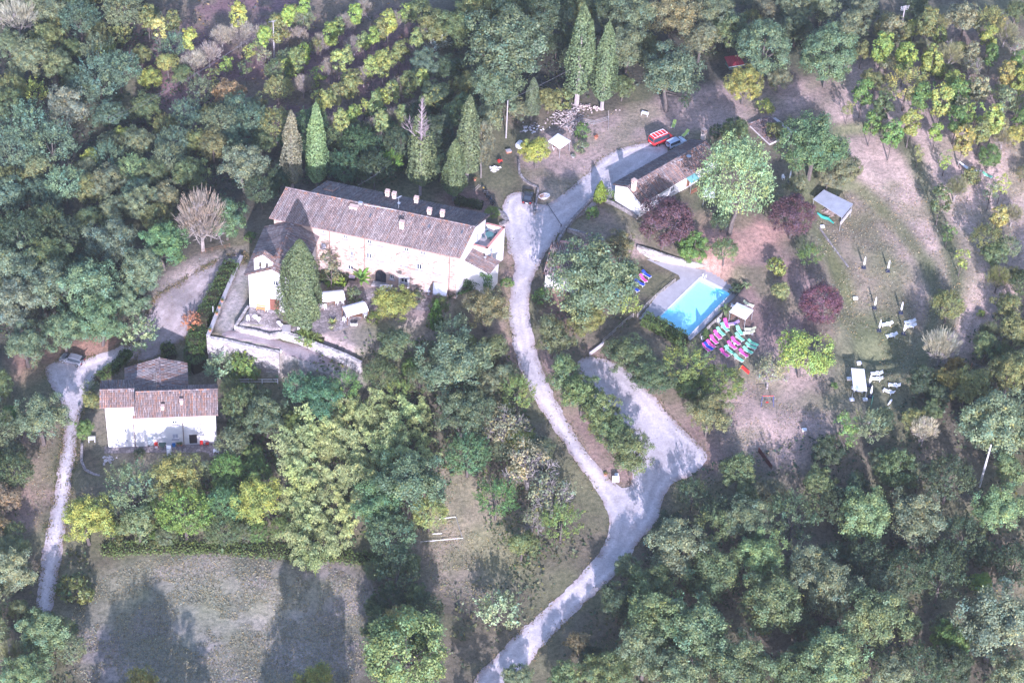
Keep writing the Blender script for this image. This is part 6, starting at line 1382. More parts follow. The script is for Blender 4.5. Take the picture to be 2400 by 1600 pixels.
chair('white', WHITE, at('B1', 1337, 830), .9, 'white plastic chair behind the green loungers', 'white chairs by the sun loungers'); chair('white', WHITE, at('B1', 1158, 1030), .5, 'white plastic chair at the lower end of the pink row', 'white chairs by the sun loungers')
round_table('small white stool among the pink loungers', at('B1', 1510, 1078), .22, .45, name='stool'); chair('white', WHITE, at('B1', 1490, 660), 2.2, 'white plastic chair left of the gazebo', 'white chairs by the sun loungers')
table('dark wooden bar table under the white pool gazebo', at('B1', 1560, 800), -.45, 2.6, .7, .95)
table('round-legged white table under the parasols by the oak', at('B2', 190, 140), .3, 1.8, .9, .72, CONC, CONC); table('table with dark top under the woodpile gazebo', at('A6', 480, 505), .4, 1.2, .8, .72, WOOD, WHITE)
m = MB(); o = thing('green_net', 'bunched green net beside the grey shelter', 'net', at('B2', 345, 305)); q = [at('B2', x, y, .2)-V3(o.location) for x, y in ((330,290),(360,315),(395,325),(425,350))]; m.tube(q, [.15,.3,.28,.12], 7); m.build('netting', M('green_net_cloth', (.05,.33,.26), .2, 3, .8, .2), o)
# goal frame lying in the grass
o = thing('goal_frame', 'white goal frame lying in the dry grass beside the bamboo', 'goal', at('B5', 615, 690), world=True)
for a, b_ in (((485,703),(745,680)),((600,563),(702,550)),((702,550),(740,676)),((560,655),(618,652))):
    m = MB(); m.tube([at('B5', *a, .35), at('B5', *b_, .35)], .032, 6); m.build('bar', STEEL, o)
for a in ((487,703),(618,690),(745,680),(702,550)): m = MB(); p = at('B5', *a, .35); m.tube([p+(0,0,.02), (p[0], p[1], hz(p[0], p[1])-.3)], .032, 6); m.build('post', STEEL, o)
# poles and wires
def pole(label, r, xb, yb, xt, yt, rad=.13, mat=CONC, arms=0, name='utility_pole', tilt=None):
    b = at(r, xb, yb); n = np.array((b[0]-CAM[0], b[1]-CAM[1], 0)); d = ray(r, xt, yt); t = CAM+d*(np.dot(b-CAM, n)/np.dot(d, n)); o = thing(name, label, 'pole', b, world=True)
    m = MB(); m.tube([b-(0,0,.3), t], [rad, rad*.65], 8); m.build('shaft', mat, o)
    for k in range(arms):
        m = MB(); z = t-(0,0,.25+.35*k); m.box(z, (1.9-.3*k,.1,.1), .4); m.build('crossarm', STEEL, o)
        for s_ in (-.8, -.3, .3, .8): m = MB(); m.lathe(z+(s_*math.cos(.4), s_*math.sin(.4), .05), [(.06,0),(.08,.08),(.03,.2)], 6); m.build('insulator', CONC, o)
    return t
tA = pole('pale concrete power pole among the yellow trees at the top left', 'B3' if False else 'S', 643, 140, 640, 48, .16, CONC, 1)
tB = pole('pale pole beside the large round trees at the upper track', 'B8', 1133, 950, 1146, 692, .14, CONC, 0)
tC = pole('pale power pole with many insulator arms at the top right', 'B3', 1497, 222, 1532, 40, .17, CONC, 3)
tD = pole('leaning dark wooden pole at the wood edge right of the lawn', 'B2', 1166, 1305, 1222, 1152, .13, WOOD, 0)
pole('slim white lamp post outside the parapet wall', 'C3', 88, 900, 88, 725, .06, WHITE, name='lamp_post'); pole('thin green lamp post at the foot of the lower lawn', 'B2', 628, 1470, 652, 1340, .05, M('green_post', (.04,.16,.12), .1, 2, .6, .3), name='lamp_post')
pole('slim grey stake beside the woodpile fence', 'A6', 968, 250, 965, 155, .06, PALEWOOD, name='stake')
def wire(label, a, b, sag=.8, r=.02):
    o = thing('power_line', label, 'cable', (V3(a)+V3(b))/2, world=True); m = MB(); m.tube([V3(a)*(1-t)+V3(b)*t-(0,0,sag*4*t*(1-t)) for t in np.linspace(0, 1, 9)], r, 4); m.build('wire', M('cable', (.16,.16,.18), .1, 2, .6, .3, bstr=0), o)
wire('overhead cable running from the pale pole past the twin cypresses', tB, flat('B8', 1840, 330, 9.5), .4)
for k in range(2): wire(('upper' if k else 'lower')+' overhead wire crossing the left wood', tA+(0,0,-.1)+np.array((.4*k,-.4*k,0)), flat('C1', 1000, 1130-45*k, 4.5), 1.2, .016)
wire('overhead cable from the leaning dark pole into the wood', tD, flat('B2', 1420, 1212, 2), .3)
wire('thin cable from the convent roof into the dark trees', flat('A2', 935, 800, 9.2), flat('A2', 1200, 625, 6), .3, .025)
HAZE = .00008
# ------------------------------------------------------------------ trees, shrubs, hedges
OAK, GG, BG, DK = (.092,.118,.06), (.13,.15,.10), (.088,.132,.102), (.05,.07,.043)
YG, LIM, OLV, SIL = (.23,.25,.075), (.18,.235,.065), (.15,.155,.07), (.20,.245,.155)
PUR, BRN, ORG, TAN = (.072,.036,.055), (.15,.12,.075), (.235,.205,.075), (.185,.175,.12)
GRN, LGR, BAM, DUL = (.095,.15,.05), (.155,.215,.115), (.28,.305,.165), (.13,.13,.09)
CYP, CYL = (.125,.155,.085), (.175,.245,.13)
CW_ = {OAK:'dark green', GG:'grey-green', BG:'blue-green', DK:'very dark green', YG:'yellow-green', LIM:'lime green', OLV:'olive', SIL:'silvery green', PUR:'dark purple', BRN:'brownish', ORG:'orange-yellow', TAN:'tan', GRN:'fresh green', LGR:'light green', BAM:'pale yellow-green', DUL:'dull brown-green', CYP:'grey-green', CYL:'light green'}
LMK = [('the church cypress',690,680),('the church',640,600),('the convent roof',880,480),('the roof terrace of the convent',1120,560),('the courtyard canopies',790,690),('the farmhouse',370,950),('the farmhouse shed',360,860),('the turning place at the left',170,850),('the swimming pool',1590,700),('the pink and green loungers',1680,780),('the white pool gazebo',1703,712),
  ('the white house',1530,370),('the red van',1518,312),('the woodpile',1300,265),('the twin cypresses',1328,140),('the grey shelter',1913,472),('the red-roofed hut',1668,135),('the lawn parasols',2030,600),('the second lawn loungers',2050,745),('the long white awning',1975,870),('the parking loop',1490,960),('the parking island',1410,1060),('the notice board',1413,1100),
  ('the fork of the gravel road',1440,1170),('the goal frame',1030,1215),('the dry field',480,1400),('the bamboo grove',850,1050),('the left gravel drive',130,1180),('the parapet wall',530,680),('the tall retaining wall',560,820),('the big silvery tree',1690,420),('the power pole at the top left',630,95),('the power pole at the top right',2075,45),('the hammock',2225,385),('the bare lavender tree',460,500),
  ('the lower gravel road',1280,1430),('the upper left corner',0,0),('the lower left corner',0,1568),('the upper right corner',2352,0),('the lower right corner',2352,1568),('the right edge',2352,760),('the left edge',0,560),('the rusty metal screen',1755,1045),('the dead pale tree',2120,990),('the top edge',1180,0),('the bottom edge',1180,1568),('the yellow plantation',520,90),('the dirt yard',1450,260),('the outbuilding',1300,590)]
SEEN = {}
SZ = lambda w: 'small' if w < 55 else ('' if w < 105 else 'large' if w < 150 else 'huge')
KN = dict(oak='broad leafy tree', dense='round dense tree', feather='feathery tree', ovoid='slender young tree', poplar='thin tree with bare lower branches', sparse='thin sapling', bare='bare leafless tree', twiggy='half bare tree', plum='plum tree', shrub='rounded shrub', spray='shrub of upright shoots', pine='lobed tree', bamboo='bamboo clump', cone='cone shaped shrub')
def cname(kind, c):
    if kind == 'bare': return 'grey'
    if c in CW_: return CW_[c]
    r, g, b = c
    if r > g*1.2: return 'brownish'
    if b > .72*g: return 'grey-green' if r > .8*g else 'blue-green'
    if r > .85*g: return 'yellow-green' if g > .17 else 'olive'
    return 'light green' if g > .17 else 'green'
def autolabel(kind, x, y, w, col):
    ds = sorted(LMK, key=lambda l: (l[1]-x)**2+((l[2]-y)*1.25)**2)
    for n, l in enumerate(ds[:14]):
        dx, dy = x-l[1], y-l[2]
        if abs(dx) > 2*abs(dy): rel = 'left of' if dx < 0 else 'right of'
        elif abs(dy) > 2*abs(dx): rel = 'above' if dy < 0 else 'below'
        else: rel = ('above' if dy < 0 else 'below')+' and '+('left of' if dx < 0 else 'right of')
        dist = 'just ' if math.hypot(dx, dy) < 70 else 'well ' if math.hypot(dx, dy) > 180 else ''
        s = ' '.join(f"{SZ(w)} {cname(kind, col)} {KN.get(kind, 'tree')} {dist}{rel} {l[0]}".split())
        if len(s.split()) > 16: continue
        if s not in SEEN: SEEN[s] = 1; return s
    k = SEEN[s] = SEEN[s]+1
    return s
def tr(kind, x, y, w, col, label=None, reg='D', **kw):
    if reg == 'B3' and kind in ('ovoid', 'sparse', 'bare', 'oak'): w *= 1.18
    if reg == 'D': X, Y = x, y; wd = w
    else: X, Y = [q/.98*.98*.98 for q in uv(reg, x, y)]; wd = w/REG[reg][2]*.98
    vary = random.Random(int(X*13+Y*7)); kf = vary.uniform(.95, 1.2)*1.15; c = tuple(v*kf*vary.uniform(.96, 1.04) for v in col)
    lab = label or autolabel(kind, X, Y, wd, col)
    if kind in ('twiggy', 'bare'): kw.setdefault('bark', (.27,.24,.225))
    return plant_at(kind, reg, x, y, w, c, lab, kw.pop('group', None), **kw)
def tb(kind, reg, xb, yb, yt, w, col, label, **kw):   # foot and top seen
    P = PROTO[kind]; b = at(reg, xb, yb); wm = w/REG[reg][2]/scale_at(b); h = (yb-yt)/REG[reg][2]/(scale_at(b)*math.cos(PITCH))
    PLANTED.append((b[0], b[1], wm*.5)); return plant(kind, b, wm, col, label, None, h/(P['H']*wm), **kw)
GB = (.20,.175,.16)
tb('cypress_wide','D',692,748,558,98,(.115,.145,.085),'huge broad grey-green cypress standing before the white church front',rz=0)
tb('cypress','D',728,440,252,50,CYL,'pale green pointed cypress rising behind the left end of the convent',pick=0,rz=1)
tb('cypress','D',672,440,268,50,(.19,.175,.145),'thinning brown-grey cypress left of the pale green one',bark=(.30,.25,.24),rz=.5)
tb('cypress_dead','D',965,448,258,64,(.15,.175,.10),'cypress with a dead bare top behind the middle of the convent',bark=(.30,.25,.26),rz=3.2)
tb('cypress','D',1042,460,330,54,CYP,'short pointed cypress beside the dirt track behind the convent',pick=1,rz=2,bark=GB)
tb('cypress','D',1072,418,236,58,(.13,.155,.095),'tall cypress with a brown tip right of the short one',pick=0,rz=4,bark=GB)
tb('oak','D',1105,408,285,58,(.135,.13,.10),'dull brown-green narrow tree at the head of the dirt track',bark=GB)
tb('cypress','D',1220,276,187,36,(.12,.145,.10),'small slim cypress left of the woodpile',pick=1,rz=1,bark=GB)
tb('cypress_fork','D',1324,242,36,66,(.125,.165,.10),'double-topped tall cypress standing above the woodpile',bark=(.34,.30,.29),rz=0)
tb('cypress','D',1382,252,72,56,(.125,.165,.10),'single tall cypress leaning right beside the double one',bark=(.34,.30,.29),pick=0,rz=3)
tb('cone','D',1377,462,418,34,(.17,.22,.035),'bright yellow-green cone shrub at the corner of the white house',rz=0)
tb('cone','D',1001,755,688,40,(.06,.12,.025),'dark green cone shrub in the courtyard garden')
tb('cone','B1',1185,1010,890,100,(.06,.10,.035),'dark cone shrub at the lower corner of the pool deck')
for a in (('fluffy',1690,420,168,(.17,.22,.125),'huge silvery light green tree covering the end of the white house','D',1.32),('plum',1527,508,132,PUR,'dark purple plum tree in front of the white house gable'),('plum',1822,495,108,(.085,.042,.065),'dark purple plum tree left of the grey shelter'),('plum',1886,697,100,(.10,.04,.07),'reddish purple plum tree on the slope left of the lawn parasols'),
    ('oak',1870,330,158,(.075,.115,.06),'large dark green oak below the dirt road at the upper right'),('dense',1755,112,132,(.09,.125,.085),'large round grey-green tree right of the red-roofed hut'),('dense',1905,125,140,(.085,.125,.08),'very large round tree above the upper dirt road'),('oak',1540,172,158,(.105,.13,.095),'broad grey-green tree above the dirt yard'),('oak',1710,192,88,(.20,.19,.06),'yellowing tree below the red-roofed hut'),
    ('oak',1165,100,205,(.095,.12,.085),'huge spreading grey-green tree left of the twin cypresses'),('oak',1140,200,130,(.10,.13,.09),'large tree at the foot of the huge spreading tree'),('oak',1232,345,78,(.22,.235,.06),'yellow-green walnut tree beside the white woodpile gazebo'),
    ('oak',1364,640,215,(.10,.125,.085),'large grey-green tree right of the gravel road hiding the outbuilding'),('oak',1345,728,88,(.15,.155,.06),'yellowing tree below the large tree by the road'),('oak',1272,772,104,(.10,.105,.06),'brown-green tree at the road bend'),('spray',1437,700,66,(.25,.27,.08),'pale yellow-green feathery shrub above the pool fence'),('oak',1425,560,75,(.12,.12,.075),'olive tree at the corner of the small garden'),
    ('oak',1300,862,98,OAK,'topmost tree of the row on the parking island'),('oak',1338,905,102,(.095,.125,.055),'second tree from the top of the row on the parking island'),('oak',1382,950,100,(.11,.13,.055),'middle tree of the row on the parking island'),('oak',1416,990,98,OAK,'fourth tree from the top of the row on the parking island'),('oak',1450,1038,112,(.10,.115,.055),'lowest tree of the row on the parking island'),
    ('oak',1440,812,116,(.085,.105,.055),'dark tree at the left end of the row below the pool','D',.62),('oak',1500,862,116,(.08,.11,.06),'second tree of the row below the pool','D',.62),('feather',1578,838,104,(.13,.165,.055),'yellow-green upright tree below the pool hedge','D',.62),('dense',1590,890,80,(.075,.10,.04),'dark round tree between the two yellow-green ones','D',.62),('feather',1658,878,98,(.135,.17,.06),'yellow-green upright tree nearest the loungers','D',.62),('oak',1628,950,112,(.14,.14,.075),'brown-tinged tree at the edge of the parking loop'),
    ('oak',1118,708,108,(.14,.13,.075),'bronze green tree below the ivy at the end of the convent'),('oak',1135,798,82,(.10,.12,.06),'dark tree along the left verge of the road'),('oak',1040,838,175,(.095,.12,.085),'very large grey-green tree between courtyard and road'),('spray',1042,758,82,(.17,.19,.13),'grey willowy tree beside the dark cone shrub'),('oak',905,692,108,(.20,.20,.06),'yellow-green plane tree in the middle of the courtyard','D',.72),('oak',905,795,100,(.075,.105,.06),'dark tree below the courtyard lawn'),
    ('sparse',760,610,62,(.12,.115,.08),'thin grey tree against the convent wall near the church'),('shrub',815,676,46,(.10,.125,.075),'round clipped shrub between the two courtyard canopies'),('spray',778,648,32,(.19,.27,.04),'bright green fern-like shrub above the left canopy'),('pine',1845,810,135,(.17,.22,.06),'tree of yellow-green round clusters below the slope'),('twiggy',1768,852,90,TAN,'grey half bare shrub tree beside the lobed tree'),
    ('oak',1590,568,78,(.09,.145,.045),'leafy green bush below the purple plum tree'),('feather',1665,575,58,(.12,.16,.08),'grey-green bush on the red leaf litter'),('shrub',1782,612,58,(.20,.21,.07),'yellow-green low bush on the bare slope'),('feather',1860,590,52,GRN,'bright green bush left of the lawn bank'),('oak',1792,668,46,(.20,.21,.10),'pale green little tree on the bare slope'),
    ('oak',740,915,108,(.06,.125,.08),'dark blue-green ailanthus tree below the curving courtyard wall'),('feather',690,892,78,(.075,.15,.095),'feathery tree below the end of the tall retaining wall'),('feather',790,892,66,(.085,.15,.05),'bright feathery tree above the bamboo grove'),('oak',610,952,112,(.085,.11,.07),'dark round tree right of the farmhouse'),
    ('oak',940,1110,170,(.085,.125,.08),'very large tree right of the bamboo grove'),('oak',870,1160,130,(.085,.14,.075),'large green tree at the lower edge of the bamboo grove'),('oak',1065,950,140,(.08,.105,.065),'large dark tree left of the twiggy hedge'),('feather',1075,1045,100,(.08,.14,.075),'feathery tree at the top of the grassy strip'),('feather',985,1180,80,(.2,.22,.09),'yellowish tree left of the goal frame'),('feather',900,1230,110,(.075,.115,.07),'feathery dark tree at the corner of the dry field'),('feather',910,1320,90,DK,'shaded dark tree right of the dry field'),
    ('twiggy',1160,975,115,TAN,'tan twiggy tree nearest the road above the strip'),('twiggy',1215,1062,140,TAN,'tan twiggy tree in the middle of the roadside thicket'),('twiggy',1270,1130,130,(.16,.165,.115),'tan twiggy tree at the lower end of the roadside thicket'),('oak',1195,1010,70,(.17,.19,.06),'yellow-green tree inside the roadside thicket'),('feather',1140,1150,88,(.07,.13,.05),'dark green bush in the hollow by the grassy strip'),('feather',1290,1205,84,(.13,.17,.06),'green leafy tree at the foot of the thicket'),('twiggy',1225,1190,70,(.155,.16,.10),'small tan thicket tree beside the grassy strip'),('oak',1200,1250,80,(.12,.14,.06),'low green tree below the thicket'),
    ('oak',200,1192,128,(.21,.215,.06),'yellow-green walnut tree beside the left gravel drive'),('feather',305,1130,112,(.12,.15,.10),'grey-green tree below the farmhouse corner'),('oak',402,1095,132,(.16,.155,.06),'olive yellow tree in front of the farmhouse'),('oak',318,1205,95,(.13,.155,.09),'grey-green tree above the left corner of the dry field'),('feather',425,1178,120,(.13,.185,.05),'bright green feathery bush above the dry field'),('oak',590,1150,128,(.235,.24,.07),'golden yellow tree left of the bamboo grove'),('feather',515,1165,88,(.085,.15,.08),'green bush between the feathery bush and the golden tree'),('feather',520,1075,70,(.11,.18,.06),'light feathery tree below the farmhouse paving'),
    ('spray',318,768,84,SIL,'silvery bush of upright shoots by the upper left driveway'),('spray',507,845,74,SIL,'silvery bush of upright shoots below the tall retaining wall'),('spray',440,738,48,(.30,.13,.08),'rust red bush beside the hedge'),('shrub',560,842,92,(.13,.17,.05),'ivy green mound against the tall retaining wall'),('shrub',320,1042,36,DK,'small dark round shrub in front of the farmhouse'),
    ('bare',462,495,122,(.25,.195,.215),'large bare lavender-grey tree left of the convent','D',1.15),('oak',375,560,120,(.095,.16,.085),'bright green tree left of the bare lavender tree'),('oak',560,380,120,(.14,.165,.12),'pale grey-green tree above the bare lavender tree'),('oak',520,500,100,(.08,.13,.075),'green tree right of the bare lavender tree'),
    ('oak',95,960,132,(.115,.135,.095),'grey olive tree at the left edge beside the turning place'),('oak',30,1310,110,(.19,.20,.13),'pale grey tree at the left edge beside the drive'),('oak',100,1455,125,(.13,.165,.105),'grey-green tree at the lower left beside the drive end'),('oak',10,1140,80,(.14,.11,.08),'brownish tree at the left edge above the pale one'),('shrub',170,1355,100,(.10,.11,.045),'olive hedge bush between drive and dry field'),('bare',25,1500,70,TAN,'small bare tree at the lower left edge'),('oak',60,1550,120,(.10,.14,.08),'green tree in the lower left corner'),
    ('dense',935,1495,205,(.12,.155,.075),'very large oak right of the dry field at the bottom'),('oak',920,1425,80,(.22,.17,.08),'orange-tinged tree top above the bottom oak'),('spray',1147,1405,100,(.20,.23,.16),'silvery olive bush beside the lower gravel road'),('oak',325,1568,84,ORG,'orange-yellow tree top at the bottom edge'),('oak',722,1562,95,(.22,.21,.07),'yellow-green tree top at the bottom edge right of the field'),
    ('sparse',1945,985,70,GRN,'bright green bush below the lower lawn'),('feather',2000,985,75,GG,'grey-green small tree below the white awning'),('oak',2290,970,175,(.15,.185,.125),'large pale grey-green tree at the right edge'),('oak',2255,990,80,(.14,.17,.12),'pale crown beside the white birch trunk'),('oak',2180,875,75,(.20,.16,.06),'orange-olive tree beside the leaning dark pole'),('bare',2165,790,88,(.30,.27,.26),'pale bare tree leaning right below the lawn'),('bare',2125,985,66,(.42,.36,.34),'dead pale tree with crooked limbs at the wood edge')):
    tr(*a[:6], **(dict(stretch=a[7]) if len(a) > 7 else {}))
# bottom right wood
for x, y, w, c in ((1555,1262,150,GG),(1490,1345,120,OAK),(1500,1420,170,OAK),(1640,1320,150,(.10,.13,.07)),(1745,1275,135,(.12,.165,.08)),(1715,1195,120,GG),(1860,1300,135,GG),(1990,1185,145,LGR),(2105,1190,150,GG),(2295,1170,130,LGR),(1600,1455,185,(.10,.13,.08)),(1775,1385,165,OAK),(1905,1350,150,GG),(2010,1430,165,(.12,.145,.08)),(1915,1515,175,(.115,.15,.08)),(1400,1545,125,OAK),(1480,1500,140,GG),(1700,1530,170,(.10,.13,.075)),(2290,1430,205,(.135,.155,.12)),(2160,1330,110,DK),(2210,1240,90,DK),(2080,1320,105,DK),(1990,1290,100,DK),(1820,1195,110,DK),(2110,1540,120,DK),(2190,1470,100,GRN),(2330,1300,100,DK),(2060,1080,100,OAK),(2180,1100,110,DK),(1650,1180,80,DK),(1590,1140,70,DK),(1880,1110,90,OAK),(1770,1130,80,DUL),(2320,1080,100,OAK),(2060,1560,120,GG),(1830,1560,140,OAK),(1560,1560,150,(.12,.15,.09)),(2330,1560,130,GG),(2240,880,100,OLV),(2320,860,110,OLV),(2330,760,90,OLV),(2250,1340,60,LIM),(1330,1480,70,BRN),(1440,1300,60,GG),(1190,1560,80,GG),(1300,1560,90,OAK)):
    tr('feather' if c in (DK,) else 'oak', x, y, w, c)
# thin plantation at the upper right (seen at B3)
for k, x, y, w, c in (('ovoid',1375,325,140,LIM),('ovoid',1540,395,140,LIM),('oak',1400,185,190,(.19,.175,.09)),('ovoid',1245,635,125,GRN),('ovoid',1390,720,130,OAK),('oak',1320,560,170,OLV),('feather',1540,610,260,(.21,.20,.08)),('ovoid',1720,430,150,YG),('ovoid',1865,575,125,(.18,.21,.06)),('ovoid',1785,690,140,YG),('bare',1840,370,170,TAN),('twiggy',1990,450,180,TAN),('ovoid',2235,500,110,ORG),('ovoid',2045,620,120,TAN),('ovoid',2235,690,120,GG),('ovoid',1915,745,110,TAN),('ovoid',2140,830,140,YG),('ovoid',1745,910,88,LIM),('ovoid',1305,850,110,GRN),('ovoid',1445,920,130,GRN),('ovoid',1575,840,125,YG),('ovoid',1935,965,130,ORG),('ovoid',2055,900,120,OLV),('dense',2112,1070,165,GRN),('sparse',1810,1100,95,LIM),('sparse',1625,1055,85,OLV),('sparse',2195,1275,110,YG),('ovoid',1782,1370,130,OAK),('bare',1885,1290,140,TAN),('ovoid',2180,1490,110,ORG),('bare',2275,1470,130,TAN),('oak',1940,130,220,TAN),('feather',2105,180,200,(.21,.20,.08)),('bare',2225,220,150,TAN),('feather',1745,170,150,OLV),('oak',1600,60,190,DK),('oak',2300,930,130,ORG),('oak',2300,70,150,OAK),('bare',2205,950,110,TAN),('sparse',1140,750,90,OLV),('shrub',1990,1215,150,OLV),('oak',1110,1160,210,DUL),('oak',1000,1230,150,DUL),('twiggy',2300,300,150,TAN),('ovoid',2310,420,100,GRN),('ovoid',2330,560,110,YG),('bare',1660,320,110,TAN),('oak',1260,60,180,GG),('oak',760,60,200,GG),('oak',960,40,230,GG),('oak',560,60,180,DUL),('oak',150,250,150,OLV)):
    tr(k, x, y, w, c, reg='B3')
for k, x, y, w, c in (('sparse',1165,550,110,(.19,.22,.06)),('sparse',1085,400,95,GRN),('shrub',1225,80,100,OLV),('bare',1140,130,120,TAN),('sparse',1330,170,110,GG),('oak',1130,1190,150,(.21,.15,.06)),('oak',1420,830,200,OLV),('oak',1475,640,100,OLV),('oak',1300,1060,180,OAK),('oak',1400,1180,170,OAK),('oak',1000,1420,130,OAK),('oak',890,1480,150,OLV),('shrub',430,1280,50,GRN),('oak',1180,1330,170,OLV),('shrub',1270,870,60,YG),('oak',1030,1330,150,DK)):
    tr(k, x, y, w, c, reg='B2')
# plantation at the top, left of centre: yellow tops over purple ground
for k, x, y, w, c in (('poplar',548,35,48,YG),('poplar',435,92,44,YG),('ovoid',395,50,40,OLV),('poplar',365,65,42,(.28,.26,.11)),('ovoid',340,40,44,OLV),('bare',510,82,58,(.30,.26,.27)),('bare',552,72,62,(.30,.26,.27)),('bare',445,140,62,(.30,.26,.27)),('bare',480,120,55,(.28,.24,.26)),('sparse',520,150,42,LIM),('sparse',575,118,34,YG),('sparse',565,155,38,OAK),('sparse',610,130,40,TAN),('sparse',490,175,38,OLV),('bare',605,75,50,(.30,.26,.27)),('ovoid',640,65,52,OLV),('feather',665,140,58,GG),('feather',640,165,60,OAK),('oak',530,215,80,(.30,.19,.12)),('sparse',600,230,40,OLV),('feather',640,205,62,(.21,.20,.10)),('bare',685,90,60,(.27,.23,.24)),('oak',690,40,64,GG),
   ('oak',980,150,80,BG),('oak',1000,60,90,OLV),('spray',1000,90,70,(.26,.27,.30)),('oak',960,30,80,OAK),('oak',1040,160,80,DK)):
    tr(k, x, y, w, c)
# the planted rows run up to the right across purple-brown ground
rp = random.Random(21)
for (x0, y0), (x1, y1) in (((700,195),(930,28)), ((735,235),(975,80)), ((770,285),(985,165)), ((840,300),(990,232)), ((640,170),(840,20)), ((590,105),(700,15))):
    n = int(math.hypot(x1-x0, y1-y0)/23)
    for k in range(n+1):
        t = (k+rp.uniform(-.2, .2))/n; kd = rp.choice(['poplar','ovoid','ovoid','bare','sparse']); w = rp.uniform(34, 46) if kd != 'bare' else rp.uniform(44, 56)
        tr(kd, x0+(x1-x0)*t+rp.uniform(-5, 5), y0+(y1-y0)*t+rp.uniform(-5, 5), w, (.27,.23,.24) if kd == 'bare' else rp.choice([YG, LIM, (.22,.24,.09), OLV, (.17,.20,.09)]), group='planted rows at the top of the slope', bark=(.27,.23,.24) if kd == 'bare' else (.16,.13,.12))
# left wood: marked single trees
for k, x, y, w, c in (('spray',72,212,70,YG),('spray',240,118,50,YG),('spray',272,82,58,(.25,.25,.11)),('oak',345,180,55,YG),('oak',385,145,62,(.22,.21,.09)),('oak',160,115,62,OAK),('oak',65,130,100,GG),('oak',110,90,80,(.15,.17,.08)),('oak',130,150,80,(.12,.135,.08)),('bare',40,30,100,(.30,.27,.28)),('oak',110,15,110,GG),('feather',285,25,90,GG),('oak',225,80,62,OLV),('oak',325,125,48,OLV),('oak',318,325,84,GG),('oak',150,245,110,(.16,.17,.14)),('feather',275,160,90,BG),('feather',230,190,100,BG),('feather',190,210,80,BG),('feather',395,110,60,BG),('feather',60,300,110,BG),('feather',30,350,100,BG),('feather',120,340,100,BG),('oak',285,310,52,YG),('oak',205,360,45,YG),('oak',80,390,90,(.16,.18,.10)),('feather',150,425,90,(.12,.17,.12)),('oak',195,390,60,GG),('oak',250,420,90,DUL),('feather',305,390,70,LGR),('oak',350,400,80,OAK),('feather',400,330,80,BG),('feather',430,260,70,BG),('oak',330,470,90,GG),('oak',260,480,80,GG),('spray',110,530,36,LIM),('feather',150,545,90,DK),('feather',40,540,110,DK),('oak',250,560,130,(.12,.15,.12)),('oak',330,620,120,(.12,.155,.11)),('oak',200,660,150,(.11,.15,.105)),('oak',100,660,140,(.13,.155,.12)),('oak',40,700,130,(.13,.15,.12)),('oak',230,735,120,(.10,.15,.09)),('oak',150,760,110,(.10,.14,.09)),('oak',60,790,110,(.09,.12,.08)),('oak',300,690,90,(.11,.145,.10)),('oak',30,610,120,(.12,.15,.11)),('oak',110,590,110,OAK),('oak',440,400,90,OAK),('oak',490,330,80,(.13,.13,.07)),('oak',450,330,70,OLV),('oak',380,450,80,DUL),('oak',545,320,70,BG),('oak',600,330,64,OAK),('oak',590,250,60,DUL),('oak',20,450,100,BG),('oak',210,440,80,OLV),('oak',20,240,80,OAK),('oak',20,100,70,GG),('oak',640,410,70,DK),('feather',600,440,70,DK),('shrub',575,545,34,GRN),('oak',20,960,60,GRN),('oak',210,920,50,OLV),('oak',195,985,50,GRN),('spray',205,890,36,GG)):
    tr(k, x, y, w, c)
# behind the convent and along the top
for k, x, y, w, c in (('feather',820,330,80,(.055,.10,.05)),('feather',790,385,80,(.05,.09,.05)),('feather',860,390,80,DK),('feather',900,375,46,(.13,.22,.05)),('feather',920,330,80,DK),('feather',850,340,70,(.055,.095,.06)),('feather',770,320,60,OAK),('oak',1000,300,90,DK),('oak',1010,380,70,DK),('oak',1000,220,80,DK),('oak',1060,260,90,OAK),('oak',1120,270,80,GG),('oak',1050,60,110,OAK),('oak',1100,20,110,OLV),('oak',1260,30,130,DK),('oak',1440,110,110,GG),('oak',1450,40,120,GG),('oak',1550,40,130,(.15,.14,.08)),('oak',1640,30,110,GG),('oak',1610,90,100,DUL),('oak',1400,20,100,DK),('oak',1190,20,110,OAK),('oak',1330,20,100,OLV),('oak',1260,230,60,OLV),('oak',1190,250,60,DUL),('shrub',1290,225,70,OLV),('oak',1430,200,60,OAK),('oak',1680,70,90,OAK),('oak',1830,60,90,DK),('oak',1790,180,60,DUL),('shrub',1755,245,50,YG),('oak',1960,60,80,GG),('oak',1690,300,70,OAK),('shrub',1780,300,56,OLV),('oak',1660,500,60,DK),('oak',1830,430,66,DUL),('shrub',1775,460,60,DUL),('oak',2040,130,70,TAN),('shrub',1340,300,44,GRN),('shrub',1335,335,40,GG),('shrub',1650,300,44,DK),('shrub',1245,680,46,GRN),('shrub',1165,650,36,GRN),('shrub',1440,620,50,OAK),('shrub',1690,665,40,DK),('shrub',860,730,40,(.09,.11,.03)),('shrub',1360,490,40,GRN),('shrub',960,680,40,DK),('oak',1150,840,44,BRN),('oak',1010,700,50,(.09,.11,.04)),('shrub',700,775,60,(.14,.17,.06)),('feather',1130,490,34,(.17,.21,.06)),('shrub',1195,1080,50,OLV),('oak',1120,880,70,GG),('oak',1110,920,60,GG),('feather',560,905,50,GRN),('feather',530,890,50,OAK)):
    tr(k, x, y, w, c)
